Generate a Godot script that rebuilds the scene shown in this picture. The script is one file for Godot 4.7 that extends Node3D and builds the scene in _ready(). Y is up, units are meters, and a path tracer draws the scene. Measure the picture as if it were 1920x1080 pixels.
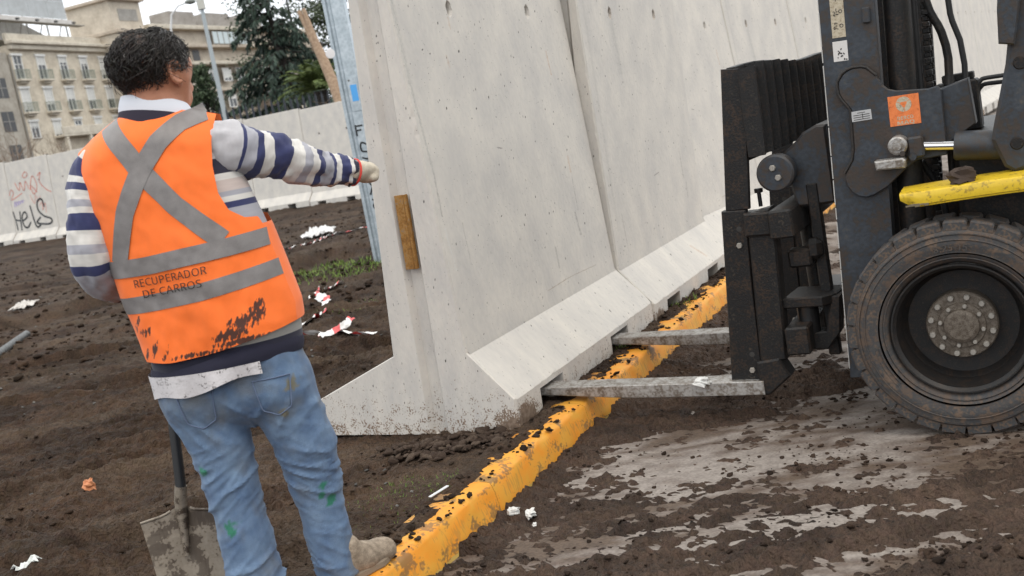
extends Node3D
# helpers: B collects faces of one mesh; obj() commits it as one named MeshInstance3D

class B:
	var v := PackedVector3Array()
	var n := PackedVector3Array()
	var uv := PackedVector2Array()
	var c := PackedColorArray()
	var ix := PackedInt32Array()
	var col := Color(1, 1, 1)
	func vert(p: Vector3, nn: Vector3, t := Vector2.ZERO) -> int:
		v.append(p); n.append(nn); uv.append(t); c.append(col)
		return v.size() - 1
	# flat polygon (convex), turned to face out along hint
	func poly(ps: Array, hint: Vector3, uvs := []) -> void:
		var a: Vector3 = ps[0]
		var nn := Vector3.ZERO
		for k in range(1, ps.size() - 1):
			nn += ((ps[k] as Vector3) - a).cross((ps[k + 1] as Vector3) - a)
		if nn.length_squared() < 1e-16:
			return
		nn = nn.normalized()
		var flip := nn.dot(hint) < 0.0
		if flip:
			nn = -nn
		var i0 := v.size()
		for k in ps.size():
			vert(ps[k], nn, uvs[k] if uvs.size() else Vector2.ZERO)
		for k in range(1, ps.size() - 1):
			if flip:
				ix.append_array(PackedInt32Array([i0, i0 + k, i0 + k + 1]))
			else:
				ix.append_array(PackedInt32Array([i0, i0 + k + 1, i0 + k]))
	# box with chamfered edges
	func box(t: Transform3D, size: Vector3, b := 0.004) -> void:
		var h := size * 0.5
		b = minf(b, minf(h.x, minf(h.y, h.z)) * 0.8)
		var ctr := t.origin
		var P := func(s: Vector3, ax: int) -> Vector3:
			var q := Vector3(s.x * (h.x - b), s.y * (h.y - b), s.z * (h.z - b))
			q[ax] = s[ax] * h[ax]
			return t * q
		for ax in 3:
			var a1 := (ax + 1) % 3
			var a2 := (ax + 2) % 3
			for sg in [-1.0, 1.0]:
				var ring := []
				for st in [[-1.0, -1.0], [1.0, -1.0], [1.0, 1.0], [-1.0, 1.0]]:
					var s := Vector3.ZERO
					s[ax] = sg; s[a1] = st[0]; s[a2] = st[1]
					ring.append(P.call(s, ax))
				var mid := Vector3.ZERO
				mid[ax] = sg * h[ax]
				poly(ring, (t * mid) - ctr)
			# edges along axis ax
			for s1 in [-1.0, 1.0]:
				for s2 in [-1.0, 1.0]:
					var e0 := Vector3.ZERO
					e0[ax] = -1.0; e0[a1] = s1; e0[a2] = s2
					var e1 := e0
					e1[ax] = 1.0
					var hint := Vector3.ZERO
					hint[a1] = s1; hint[a2] = s2
					poly([P.call(e0, a1), P.call(e1, a1), P.call(e1, a2), P.call(e0, a2)], t.basis * hint)
		for sx in [-1.0, 1.0]:
			for sy in [-1.0, 1.0]:
				for sz in [-1.0, 1.0]:
					var s := Vector3(sx, sy, sz)
					poly([P.call(s, 0), P.call(s, 1), P.call(s, 2)], t.basis * s)
	func bx(at: Vector3, size: Vector3, b := 0.004) -> void:
		box(Transform3D(Basis(), at), size, b)
	# plain box from a to b with thickness: bar between two points
	func bar(a: Vector3, b: Vector3, w: float, d: float, up := Vector3.UP, bev := 0.003) -> void:
		var x := (b - a)
		var ln := x.length()
		if ln < 1e-5: return
		x /= ln
		var z := x.cross(up)
		if z.length() < 1e-3: z = x.cross(Vector3.RIGHT)
		z = z.normalized()
		var y := z.cross(x)
		box(Transform3D(Basis(x, y, z), (a + b) * 0.5), Vector3(ln, w, d), bev)
	# smooth grid of points (rows of equal length); outward is the side hint(center) points to
	func grid(rows: Array, closed := false, out_from := Vector3.INF, uvf = null, flip := false, cols := []) -> void:
		var nr := rows.size()
		var nc: int = rows[0].size()
		var i0 := v.size()
		var nn := []
		for r in nr:
			for q in nc:
				var ql := q - 1
				var qr := q + 1
				if closed:
					ql = posmod(ql, nc - 1) if q == 0 else ql
					qr = 1 if q == nc - 1 else qr
					if q == 0: ql = nc - 2
				else:
					ql = maxi(ql, 0); qr = mini(qr, nc - 1)
				var du: Vector3 = rows[r][qr] - rows[r][ql]
				var dv: Vector3 = rows[mini(r + 1, nr - 1)][q] - rows[maxi(r - 1, 0)][q]
				var m := du.cross(dv)
				if m.length_squared() < 1e-20:
					m = Vector3.UP
				m = m.normalized()
				if flip: m = -m
				if out_from != Vector3.INF and m.dot(rows[r][q] - out_from) < 0.0: m = -m
				if cols.size(): col = cols[r][q]
				vert(rows[r][q], m, uvf.call(r, q) if uvf != null else Vector2(float(q) / (nc - 1), float(r) / (nr - 1)))
		for r in nr - 1:
			for q in nc - 1:
				var a := i0 + r * nc + q
				var b2 := a + 1
				var cc := a + nc
				var d := cc + 1
				var fn := (v[b2] - v[a]).cross(v[cc] - v[a]) + (v[d] - v[b2]).cross(v[cc] - v[b2])
				if fn.dot(n[a] + n[d]) > 0.0:
					ix.append_array(PackedInt32Array([a, cc, b2, b2, cc, d]))
				else:
					ix.append_array(PackedInt32Array([a, b2, cc, b2, d, cc]))
	# tube along a path, one radius each or one for all; round caps are flat discs
	func tube(path: Array, rad, sides := 8, caps := true, squash := 1.0) -> void:
		var rows := []
		var up := Vector3.UP
		var prev := Vector3.ZERO
		for k in path.size():
			var d: Vector3 = (path[mini(k + 1, path.size() - 1)] - path[maxi(k - 1, 0)]).normalized()
			if k == 0:
				prev = d.cross(Vector3.UP)
				if prev.length() < 0.05: prev = d.cross(Vector3.RIGHT)
			var sx := (prev - d * prev.dot(d)).normalized()
			prev = sx
			var sy := d.cross(sx)
			var r: float = rad[k] if rad is Array else rad
			var ring := []
			for s in sides + 1:
				var a := TAU * s / sides
				ring.append(path[k] + (sx * cos(a) + sy * sin(a) * squash) * r)
			rows.append(ring)
		var i0 := v.size()
		grid(rows, true)
		# outward normals
		for k in path.size():
			for s in sides + 1:
				var w := i0 + k * (sides + 1) + s
				var o: Vector3 = (v[w] - path[k])
				if o.length_squared() > 1e-14 and n[w].dot(o) < 0.0:
					n[w] = -n[w]
		_fix(i0, path.size(), sides + 1)
		if caps:
			for e in [0, path.size() - 1]:
				var ring2: Array = rows[e].slice(0, sides)
				var dd: Vector3 = path[0] - path[1] if e == 0 else path[e] - path[e - 1]
				poly(ring2, dd)
	func _fix(i0: int, nr: int, nc: int) -> void:
		var start := ix.size() - (nr - 1) * (nc - 1) * 6
		for k in range(start, ix.size(), 3):
			var a := ix[k]; var b2 := ix[k + 1]; var cc := ix[k + 2]
			var fn := (v[b2] - v[a]).cross(v[cc] - v[a])
			if fn.dot(n[a] + n[b2] + n[cc]) > 0.0:
				ix[k + 1] = cc; ix[k + 2] = b2
	# lathe: profile of (radius, along) round axis z of t; hard = split normals between profile points
	func lathe(t: Transform3D, prof: Array, sides := 32, a0 := 0.0, a1 := TAU) -> void:
		for k in prof.size() - 1:
			var p: Vector2 = prof[k]
			var q: Vector2 = prof[k + 1]
			var e := q - p
			if e.length() < 1e-7: continue
			var pn := Vector2(e.y, -e.x).normalized()
			var i0 := v.size()
			for s in sides + 1:
				var a := lerpf(a0, a1, float(s) / sides)
				var dir := Vector3(cos(a), sin(a), 0)
				var nn := (t.basis * (dir * pn.x + Vector3(0, 0, pn.y))).normalized()
				vert(t * (dir * p.x + Vector3(0, 0, p.y)), nn, Vector2(float(s) / sides, float(k) / prof.size()))
				vert(t * (dir * q.x + Vector3(0, 0, q.y)), nn, Vector2(float(s) / sides, float(k + 1) / prof.size()))
			for s in sides:
				var a := i0 + s * 2
				var tri := [[a, a + 1, a + 2], [a + 2, a + 1, a + 3]]
				for f in tri:
					var fn := (v[f[1]] - v[f[0]]).cross(v[f[2]] - v[f[0]])
					if fn.dot(n[f[0]] + n[f[2]]) > 0.0:
						ix.append_array(PackedInt32Array([f[0], f[2], f[1]]))
					else:
						ix.append_array(PackedInt32Array([f[0], f[1], f[2]]))
	# prism: 2D outline (x, y) in t, from z = 0 to depth, chamfered by bev
	func prism(t: Transform3D, outline: Array, depth: float, bev := 0.004) -> void:
		var o := PackedVector2Array(outline)
		if Geometry2D.is_polygon_clockwise(o): o.reverse()
		var m := o.size()
		var ins := PackedVector2Array()
		for k in m:
			var a := o[posmod(k - 1, m)]; var b2 := o[k]; var cc := o[(k + 1) % m]
			var n1 := Vector2(-(b2 - a).y, (b2 - a).x).normalized()
			var n2 := Vector2(-(cc - b2).y, (cc - b2).x).normalized()
			var nn := (n1 + n2)
			nn = nn / maxf(0.35, nn.length_squared() * 0.5)
			ins.append(b2 + nn * bev)
		var tri := Geometry2D.triangulate_polygon(ins)
		for k in range(0, tri.size(), 3):
			for e in [0, 1]:
				var z := 0.0 if e == 0 else depth
				poly([t * Vector3(ins[tri[k]].x, ins[tri[k]].y, z), t * Vector3(ins[tri[k + 1]].x, ins[tri[k + 1]].y, z), t * Vector3(ins[tri[k + 2]].x, ins[tri[k + 2]].y, z)], t.basis * Vector3(0, 0, -1.0 if e == 0 else 1.0))
		for k in m:
			var a := o[k]; var b2 := o[(k + 1) % m]; var ia := ins[k]; var ib := ins[(k + 1) % m]
			var outn := t.basis * Vector3((b2 - a).y, -(b2 - a).x, 0)
			var z0 := minf(bev, depth * 0.3)
			var z1 := depth - z0
			poly([t * Vector3(a.x, a.y, z0), t * Vector3(b2.x, b2.y, z0), t * Vector3(b2.x, b2.y, z1), t * Vector3(a.x, a.y, z1)], outn)
			poly([t * Vector3(ia.x, ia.y, 0), t * Vector3(ib.x, ib.y, 0), t * Vector3(b2.x, b2.y, z0), t * Vector3(a.x, a.y, z0)], outn - t.basis.z * 0.01)
			poly([t * Vector3(ia.x, ia.y, depth), t * Vector3(ib.x, ib.y, depth), t * Vector3(b2.x, b2.y, z1), t * Vector3(a.x, a.y, z1)], outn + t.basis.z * 0.01)
	func mesh(m: ArrayMesh = null, mat: Material = null) -> ArrayMesh:
		if m == null: m = ArrayMesh.new()
		if ix.size() == 0: return m
		var a := []
		a.resize(Mesh.ARRAY_MAX)
		a[Mesh.ARRAY_VERTEX] = v; a[Mesh.ARRAY_NORMAL] = n; a[Mesh.ARRAY_TEX_UV] = uv; a[Mesh.ARRAY_COLOR] = c; a[Mesh.ARRAY_INDEX] = ix
		m.add_surface_from_arrays(Mesh.PRIMITIVE_TRIANGLES, a)
		if mat: m.surface_set_material(m.get_surface_count() - 1, mat)
		return m

var used := {}
func numbered(called: String) -> String:
	used[called] = used.get(called, 0) + 1
	return called if used[called] == 1 else "%s_%03d" % [called, used[called] - 1]

func tag(o: Node3D, label: String, category: String, group := "", kind := "") -> Node3D:
	if label: o.set_meta("label", label)
	if category: o.set_meta("category", category)
	if group: o.set_meta("group", group)
	if kind: o.set_meta("kind", kind)
	return o

func thing(called: String, label: String, category: String, at := Vector3.ZERO, group := "") -> Node3D:
	var o := Node3D.new()
	o.name = numbered(called)
	add_child(o)
	o.position = at
	tag(o, label, category, group)
	return o

func obj(called: String, b: B, m: Material, parent: Node = self) -> MeshInstance3D:
	return put(called, b.mesh(null, m), parent)

func put(called: String, me: Mesh, parent: Node = self, m: Material = null) -> MeshInstance3D:
	var o := MeshInstance3D.new()
	o.name = numbered(called) if parent == self else called
	o.mesh = me
	if m: o.material_override = m
	parent.add_child(o, true)
	return o

func struct(called: String, b: B, m: Material) -> MeshInstance3D:
	var o := obj(called, b, m)
	o.set_meta("kind", "structure")
	return o

func lin(r: float, g: float, b: float) -> Color:
	return Color(r, g, b).linear_to_srgb()

var rng := RandomNumberGenerator.new()

func fnl(sd: int, fr: float, oct := 4, type := FastNoiseLite.TYPE_SIMPLEX_SMOOTH, ridged := false) -> FastNoiseLite:
	var f := FastNoiseLite.new()
	f.seed = sd
	f.frequency = fr
	f.noise_type = type
	f.fractal_type = FastNoiseLite.FRACTAL_RIDGED if ridged else FastNoiseLite.FRACTAL_FBM
	f.fractal_octaves = oct
	return f

# seamless noise picture as bytes (0..255)
func nbytes(size: int, sd: int, fr: float, oct := 4, ridged := false, type := FastNoiseLite.TYPE_SIMPLEX_SMOOTH) -> PackedByteArray:
	var im := fnl(sd, fr, oct, type, ridged).get_seamless_image(size, size, false, false, 0.1, true)
	im.convert(Image.FORMAT_L8)
	return im.get_data()

func ramp_tex(size: int, layers: Array, stops: Array) -> ImageTexture:
	# layers: [bytes, weight]; stops: [value 0..1, linear Color]
	var lut := PackedByteArray()
	lut.resize(256 * 3)
	for k in 256:
		var x := k / 255.0
		var cc: Color = stops[0][1]
		for s in stops.size() - 1:
			if x >= stops[s][0]:
				cc = (stops[s][1] as Color).lerp(stops[s + 1][1], clampf((x - stops[s][0]) / maxf(1e-4, stops[s + 1][0] - stops[s][0]), 0, 1))
		cc = cc.linear_to_srgb()
		lut[k * 3] = int(clampf(cc.r, 0, 1) * 255); lut[k * 3 + 1] = int(clampf(cc.g, 0, 1) * 255); lut[k * 3 + 2] = int(clampf(cc.b, 0, 1) * 255)
	var out := PackedByteArray()
	out.resize(size * size * 3)
	var l0: PackedByteArray = layers[0][0]
	var w0: float = layers[0][1]
	var l1: PackedByteArray = layers[1][0] if layers.size() > 1 else l0
	var w1: float = layers[1][1] if layers.size() > 1 else 0.0
	for k in size * size:
		var x := clampi(int(l0[k] * w0 + l1[k] * w1), 0, 255) * 3
		out[k * 3] = lut[x]; out[k * 3 + 1] = lut[x + 1]; out[k * 3 + 2] = lut[x + 2]
	return ImageTexture.create_from_image(Image.create_from_data(size, size, false, Image.FORMAT_RGB8, out))

func grey_tex(size: int, bytes: PackedByteArray) -> ImageTexture:
	return ImageTexture.create_from_image(Image.create_from_data(size, size, false, Image.FORMAT_L8, bytes))

var bump_fine: ImageTexture
var bump_rough: ImageTexture
var wear_tex: ImageTexture

func mat(c: Color, rough := 0.8, metal := 0.0, opts := {}) -> StandardMaterial3D:
	var m := StandardMaterial3D.new()
	m.albedo_color = c
	m.roughness = rough
	m.metallic = metal
	m.cull_mode = BaseMaterial3D.CULL_DISABLED
	if opts.has("tex"): m.albedo_texture = opts.tex
	if opts.get("vc", false): m.vertex_color_use_as_albedo = true
	if opts.has("tri"):
		m.uv1_triplanar = true
		m.uv1_world_triplanar = opts.get("world", false)
		m.uv1_scale = Vector3.ONE * float(opts.tri)
	if opts.has("uvs"): m.uv1_scale = opts.uvs
	if opts.has("bump"):
		m.heightmap_enabled = true
		m.heightmap_texture = opts.bump
		m.heightmap_scale = opts.get("bs", 0.3)
	if opts.has("spec"): m.metallic_specular = opts.spec
	if opts.has("rim"):
		m.rim_enabled = true
		m.rim = opts.rim
		m.rim_tint = 0.6
	if opts.has("back"):
		m.backlight_enabled = true
		m.backlight = opts.back
	return m

func W(x: float, y: float, f: float) -> Vector3:
	return Vector3(x, y, -f)

func sstep(a: float, b: float, x: float) -> float:
	var t := clampf((x - a) / (b - a), 0.0, 1.0)
	return t * t * (3.0 - 2.0 * t)

func _ready() -> void:
	var t0 := Time.get_ticks_msec()
	var cam := Camera3D.new()
	cam.name = "camera"
	cam.position = Vector3(0, 1.34, 0)
	cam.rotation_degrees = Vector3(-8.3, 0, -10.4)
	cam.fov = rad_to_deg(2.0 * atan(540.0 / 2060.0))
	cam.near = 0.1
	cam.far = 600.0
	var lens := CameraAttributesPhysical.new()
	lens.frustum_focal_length = 45.8
	lens.frustum_focus_distance = 4.4
	lens.exposure_aperture = 5.6
	lens.frustum_near = 0.1
	lens.frustum_far = 600.0
	cam.attributes = lens
	add_child(cam)
	cam.current = true
	var env := Environment.new()
	env.background_mode = Environment.BG_SKY
	var sm := ProceduralSkyMaterial.new()
	# overcast: the veil of cloud is brighter overhead than near the horizon
	sm.sky_top_color = Color(0.99, 1.0, 1.0)
	sm.sky_horizon_color = Color(0.755, 0.775, 0.805)
	sm.sky_curve = 0.25
	sm.sky_energy_multiplier = 1.25
	sm.ground_bottom_color = Color(0.25, 0.21, 0.18)
	sm.ground_horizon_color = Color(0.45, 0.42, 0.40)
	sm.ground_curve = 0.05
	var sky := Sky.new()
	sky.sky_material = sm
	env.sky = sky
	env.tonemap_mode = Environment.TONE_MAPPER_LINEAR
	env.tonemap_exposure = 1.3
	env.sdfgi_enabled = true
	env.ssao_enabled = true
	env.ssil_enabled = true
	var we := WorldEnvironment.new()
	we.name = "environment"
	we.environment = env
	add_child(we)
	var sun := DirectionalLight3D.new()
	sun.name = "sun"
	sun.light_energy = 0.35
	sun.light_angular_distance = 30.0
	sun.light_color = Color(1.0, 0.97, 0.93)
	sun.shadow_enabled = true
	sun.rotation_degrees = Vector3(-58, 25, 0)
	add_child(sun)
	rng.seed = 4242
	build_ground()
	print("ground ", Time.get_ticks_msec() - t0)
	build_kerb()
	print("kerb ", Time.get_ticks_msec() - t0)
	build_walls()
	print("walls ", Time.get_ticks_msec() - t0)
	build_background()
	print("background ", Time.get_ticks_msec() - t0)
	build_forklift()
	print("forklift ", Time.get_ticks_msec() - t0)
	build_man()
	print("man ", Time.get_ticks_msec() - t0)
	build_litter()
	print("litter ", Time.get_ticks_msec() - t0)


# ---------- the place: kerb line, heights ----------
const KP := Vector2(-0.211, 4.082)
const KD := Vector2(0.4446, 0.8957)
const KN := Vector2(0.8957, -0.4446)
const WA := 26.6            # the wall's heading, degrees right of the view
const TR := Vector2(-0.08, 4.787)   # right foot corner of the near panel

var nA: FastNoiseLite
var nB: FastNoiseLite
var nC: FastNoiseLite
var nD: FastNoiseLite
var nE: FastNoiseLite

func kd(x: float, f: float) -> float:
	return (Vector2(x, f) - KP).dot(KN)

func far_rise(x: float, f: float) -> float:
	return sstep(11.0, 29.0, f) * (0.13 + 0.027 * maxf(0.0, -4.96 - x) - 0.02 * clampf(x + 4.96, 0.0, 6.0))

func calm(x: float, f: float) -> float:
	# 0 beside the kerb and under the near wall, 1 in the open
	var q := (Vector2(x, f) - TR)
	var a := deg_to_rad(WA)
	var s := q.x * sin(a) + q.y * cos(a)
	var e := q.x * cos(a) - q.y * sin(a)
	var k := clampf(maxf(-1.25 - e, e) / 0.5, 0.0, 1.0)
	if s < -0.05: k = maxf(k, clampf((-0.05 - s) / 0.9, 0.0, 1.0))
	return minf(k, clampf((-0.12 - kd(x, f)) / 0.6, 0.0, 1.0))

func tracks(x: float, f: float, lines: Array) -> float:
	# pressed tyre tracks: [point, heading, width, depth, lug pitch]
	var y := 0.0
	for l in lines:
		var d: Vector2 = Vector2.from_angle(l[1])
		var q: Vector2 = Vector2(x, f) - l[0]
		var a := q.dot(d)
		var c := q.dot(Vector2(-d.y, d.x)) + 0.05 * sin(a * 1.3)
		var e: float = absf(c) / (l[2] * 0.5)
		if e > 1.5: continue
		var w := sstep(1.0, 0.8, e)
		var lug := sstep(-0.2, 0.4, sin((a + absf(c) * 0.6) * TAU / l[4]))
		y += -l[3] * w * (0.55 + 0.45 * lug) + l[3] * 0.7 * exp(-pow((e - 1.15) / 0.16, 2.0))
	return y

const DIRT_TRACKS := [[Vector2(-1.6, 4.2), 0.35, 0.28, 0.03, 0.12], [Vector2(-1.6, 5.6), 0.42, 0.28, 0.03, 0.12], [Vector2(-2.2, 3.45), 0.12, 0.22, 0.026, 0.11], [Vector2(-2.0, 7.6), -0.1, 0.26, 0.04, 0.16], [Vector2(-2.4, 9.6), -0.05, 0.3, 0.05, 0.2]]
const ROAD_TRACKS := [[Vector2(1.0, 3.42), -0.12, 0.24, 0.02, 0.10], [Vector2(0.9, 3.1), 0.1, 0.24, 0.02, 0.10], [Vector2(0.8, 4.95), -0.3, 0.22, 0.02, 0.10]]

func ground_h(x: float, f: float) -> float:
	var k := calm(x, f)
	var y := far_rise(x, f)
	var man := exp(-(Vector2(x + 0.85, f - 3.35)).length_squared() / 0.5) * 0.03
	y += man
	y += (0.04 * nA.get_noise_2d(x, f) * (0.15 + 0.85 * k))
	y += k * 0.07 * maxf(0.0, nE.get_noise_2d(x * 0.45, f) - 0.1)          # ruts and thrown-up ridges
	y += (0.018 * nB.get_noise_2d(x, f)) * (0.35 + 0.65 * k)
	y += (0.021 * nC.get_noise_2d(x, f * 1.2)) * (0.5 + 0.5 * k)
	y += (0.013 * nD.get_noise_2d(x, f)) + 0.016 * (0.3 + 0.7 * k) * maxf(0.0, nE.get_noise_2d(x * 4.0 + 8.0, f * 5.5) - 0.15)
	y += k * tracks(x, f, DIRT_TRACKS) * (1.1 + 1.0 * nA.get_noise_2d(x * 1.5 + 5.0, f * 1.5))
	# a dug step across the middle of the plot
	var st := f - 14.6 - 0.25 * x - 1.2 * nA.get_noise_2d(x * 0.7 + 40.0, f * 0.3)
	y += 0.16 * (sstep(-0.15, 0.25, st) - sstep(0.6, 5.0, st)) * sstep(3.0, 1.0, absf(x + 3.2) - 1.5)
	return y

func dirt_color(x: float, f: float, y: float) -> Color:
	var a := 0.5 + 0.5 * nA.get_noise_2d(x * 0.8 + 9.0, f * 1.6)
	var b := 0.5 + 0.5 * nB.get_noise_2d(x * 0.6 - 7.0, f * 1.3 + 3.0)
	var n3 := nC.get_noise_2d(x * 0.5 + 2.0, f * 1.0)
	var t := clampf(0.3 + 0.9 * (a - 0.5) + 0.9 * (b - 0.5) + 0.4 * n3, 0.0, 1.0)
	var c := Color(0.036, 0.0213, 0.0135).lerp(Color(0.118, 0.071, 0.044), t)
	# trodden, drier ground with a little green far off
	var dry := clampf(nE.get_noise_2d(x * 0.3 + 70.0, f * 0.6) * 1.6 - 0.2, 0.0, 1.0)
	return c.lerp(Color(0.15, 0.108, 0.076), 0.55 * dry)

func axis_steps(a: float, b: float, lo: float, hi: float, fine: float, grow: float) -> PackedFloat32Array:
	var out := PackedFloat32Array()
	var x := lo
	while x <= hi:
		out.append(x)
		x += fine
	var st := fine
	while out[out.size() - 1] < b:
		st *= grow
		out.append(minf(b, out[out.size() - 1] + st))
	var left := PackedFloat32Array()
	st = fine
	x = lo
	while x > a:
		st *= grow
		x = maxf(a, x - st)
		left.append(x)
	left.reverse()
	left.append_array(out)
	return left

func height_sheet(xs: PackedFloat32Array, fs: PackedFloat32Array, hf: Callable, cf: Callable) -> B:
	var b := B.new()
	var nx := xs.size()
	var nf := fs.size()
	var hs := PackedFloat32Array()
	hs.resize(nx * nf)
	for j in nf:
		for i in nx:
			hs[j * nx + i] = hf.call(xs[i], fs[j])
	b.v.resize(nx * nf); b.n.resize(nx * nf); b.uv.resize(nx * nf); b.c.resize(nx * nf)
	for j in nf:
		for i in nx:
			var k := j * nx + i
			var il := maxi(i - 1, 0); var ir := mini(i + 1, nx - 1)
			var jl := maxi(j - 1, 0); var jr := mini(j + 1, nf - 1)
			var dx := (hs[j * nx + ir] - hs[j * nx + il]) / (xs[ir] - xs[il])
			var df := (hs[jr * nx + i] - hs[jl * nx + i]) / (fs[jr] - fs[jl])
			b.v[k] = Vector3(xs[i], hs[k], -fs[j])
			b.n[k] = Vector3(-dx, 1.0, df).normalized()
			b.uv[k] = Vector2(xs[i], fs[j])
			b.c[k] = cf.call(xs[i], fs[j], hs[k])
	b.ix.resize((nx - 1) * (nf - 1) * 6)
	var w := 0
	for j in nf - 1:
		for i in nx - 1:
			var a := j * nx + i
			b.ix[w] = a; b.ix[w + 1] = a + nx; b.ix[w + 2] = a + 1
			b.ix[w + 3] = a + 1; b.ix[w + 4] = a + nx; b.ix[w + 5] = a + nx + 1
			w += 6
	return b

func edge_drop(x: float, f: float) -> float:
	# the earth ends on top of the kerb and the kerb's edge shows through it
	var d := kd(x, f)
	return d

func earth_h(x: float, f: float) -> float:
	var d := kd(x, f)
	var y := ground_h(x, f)
	if d > -0.5:
		var n1 := nB.get_noise_2d(x * 1.7 + 5.0, f * 1.7)
		var n2 := nC.get_noise_2d(x * 1.3, f * 1.3 + 20.0)
		var lump := 0.024 * n1 + 0.02 * n2 + 0.008 * nD.get_noise_2d(x + 3.0, f)
		var top := 0.0 + 0.028 * sstep(-0.25, -0.15, d) + lump * lerpf(0.6, 1.0, sstep(-0.25, -0.15, d)) - 0.06 * sstep(-0.10, -0.005, d)
		y = lerpf(y, top + 0.0, sstep(-0.42, -0.2, d))
		if d > -0.03:
			y -= 4.0 * (d + 0.03)
			y = maxf(y, -0.5)
	return y

func mud_cover(x: float, f: float) -> float:
	# where the road is buried (above 0) and where the slab is bare (below 0)
	var d := kd(x, f)
	var a := nA.get_noise_2d(x * 1.1 + 31.0, f * 2.4)
	var b := nB.get_noise_2d(x * 0.9 + 11.0, f * 1.7 + 8.0)
	var c := nC.get_noise_2d(x * 0.8, f * 1.3)
	var m := 0.15
	m -= 0.50 * exp(-pow((f - 4.32 + 0.10 * (x - 1.2)) / 0.36, 2.0)) * sstep(0.08, 0.45, d)
	m += 0.55 * exp(-pow((f - 5.05) / 0.30, 2.0)) * sstep(1.9, 1.0, x)
	m += 0.42 * sstep(0.26, 0.02, d)
	m += 0.20 * sstep(3.75, 3.3, f)
	m -= 0.20 * sstep(1.0, 1.7, x) * sstep(3.3, 3.7, f)
	return m + 0.40 * a + 0.42 * b + 0.50 * c + 0.25 * nD.get_noise_2d(x * 0.7, f * 1.1 + 4.0)

func mud_h(x: float, f: float) -> float:
	var m := mud_cover(x, f)
	var d := kd(x, f)
	var th := clampf(m * 0.045, -0.02, 0.03)
	var k := sstep(-0.1, 0.3, m)
	th += k * (0.012 * nB.get_noise_2d(x * 1.6 + 60.0, f * 2.2) + 0.016 * nC.get_noise_2d(x * 1.2, f * 1.6 + 50.0))
	th += 0.010 * nD.get_noise_2d(x, f) + k * tracks(x, f, ROAD_TRACKS)
	if d < -0.03: th -= (-0.03 - d) * 2.0
	return -0.12 + th

func mud_color(x: float, f: float, y: float) -> Color:
	var a := 0.5 + 0.5 * nA.get_noise_2d(x * 1.2 - 19.0, f * 1.9)
	var b := 0.5 + 0.5 * nB.get_noise_2d(x * 0.8 + 17.0, f * 1.5)
	var t := clampf(0.42 + 0.8 * (a - 0.5) + 0.8 * (b - 0.5), 0.0, 1.0)
	return Color(0.042, 0.026, 0.018).lerp(Color(0.15, 0.096, 0.067), t)

func slab_color(x: float, f: float, _y: float) -> Color:
	# pale concrete under a thin smeared film of mud
	var a := nA.get_noise_2d(x * 1.3 + 51.0, f * 3.2)
	var b := nB.get_noise_2d(x * 0.7 - 31.0, f * 1.9)
	var c := nC.get_noise_2d(x * 0.6, f * 1.5 + 9.0)
	var film := clampf(0.50 + 1.3 * a + 1.0 * b + 0.7 * c, 0.0, 1.0)
	return Color(0.31, 0.275, 0.248).lerp(Color(0.115, 0.079, 0.058), film)

func build_ground() -> void:
	nA = fnl(3, 0.55, 3); nB = fnl(5, 2.6, 3); nC = fnl(8, 9.0, 3); nD = fnl(13, 34.0, 2); nE = fnl(21, 1.1, 3, FastNoiseLite.TYPE_SIMPLEX_SMOOTH, true)
	var size := 512
	var g1 := nbytes(size, 41, 0.03, 5)
	var g2 := nbytes(size, 42, 0.12, 3)
	var dirt_tex := ramp_tex(size, [[g1, 0.55], [g2, 0.45]], [[0.0, Color(0.22, 0.21, 0.20)], [0.38, Color(0.5, 0.49, 0.48)], [0.6, Color(0.78, 0.77, 0.76)], [1.0, Color(1.0, 1.0, 1.0)]])
	var g3 := nbytes(size, 43, 0.035, 5, true)
	bump_rough = grey_tex(size, g3)
	bump_fine = grey_tex(size, g2)
	var dirt := mat(Color.WHITE, 0.92, 0.0, {"tex": dirt_tex, "vc": true, "tri": 1.7, "world": true, "bump": bump_rough, "bs": 2.2, "spec": 0.35})
	var xs := axis_steps(-60.0, 60.0, -2.6, 0.9, 0.016, 1.022)
	var fs := axis_steps(1.2, 240.0, 2.9, 7.0, 0.016, 1.012)
	print("ground grid ", xs.size(), " x ", fs.size())
	struct("ground", height_sheet(xs, fs, earth_h, dirt_color), dirt)
	# road slab
	var conc := ramp_tex(size, [[g1, 0.5], [g2, 0.5]], [[0.0, Color(0.42, 0.40, 0.38)], [0.42, Color(0.68, 0.66, 0.65)], [0.6, Color(0.86, 0.85, 0.84)], [1.0, Color(1.0, 1.0, 1.0)]])
	var slab := mat(Color.WHITE, 0.7, 0.0, {"tex": conc, "vc": true, "tri": 0.9, "world": true, "bump": bump_fine, "bs": 0.3})
	var rxs := axis_steps(-2.0, 60.0, -0.6, 2.6, 0.022, 1.05)
	var rfs := axis_steps(1.2, 90.0, 2.9, 5.6, 0.022, 1.05)
	struct("road", height_sheet(rxs, rfs, func(_x, _f): return -0.12, slab_color), slab)
	var mxs := axis_steps(-1.2, 9.0, -0.5, 2.6, 0.014, 1.04)
	var mfs := axis_steps(1.5, 14.0, 2.9, 6.2, 0.014, 1.03)
	var md := mat(Color.WHITE, 0.8, 0.0, {"tex": dirt_tex, "vc": true, "tri": 1.9, "world": true, "bump": bump_rough, "bs": 2.0, "spec": 0.4})
	struct("road_mud", height_sheet(mxs, mfs, mud_h, mud_color), md)
	print("mud grid ", mxs.size(), " x ", mfs.size())

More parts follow.
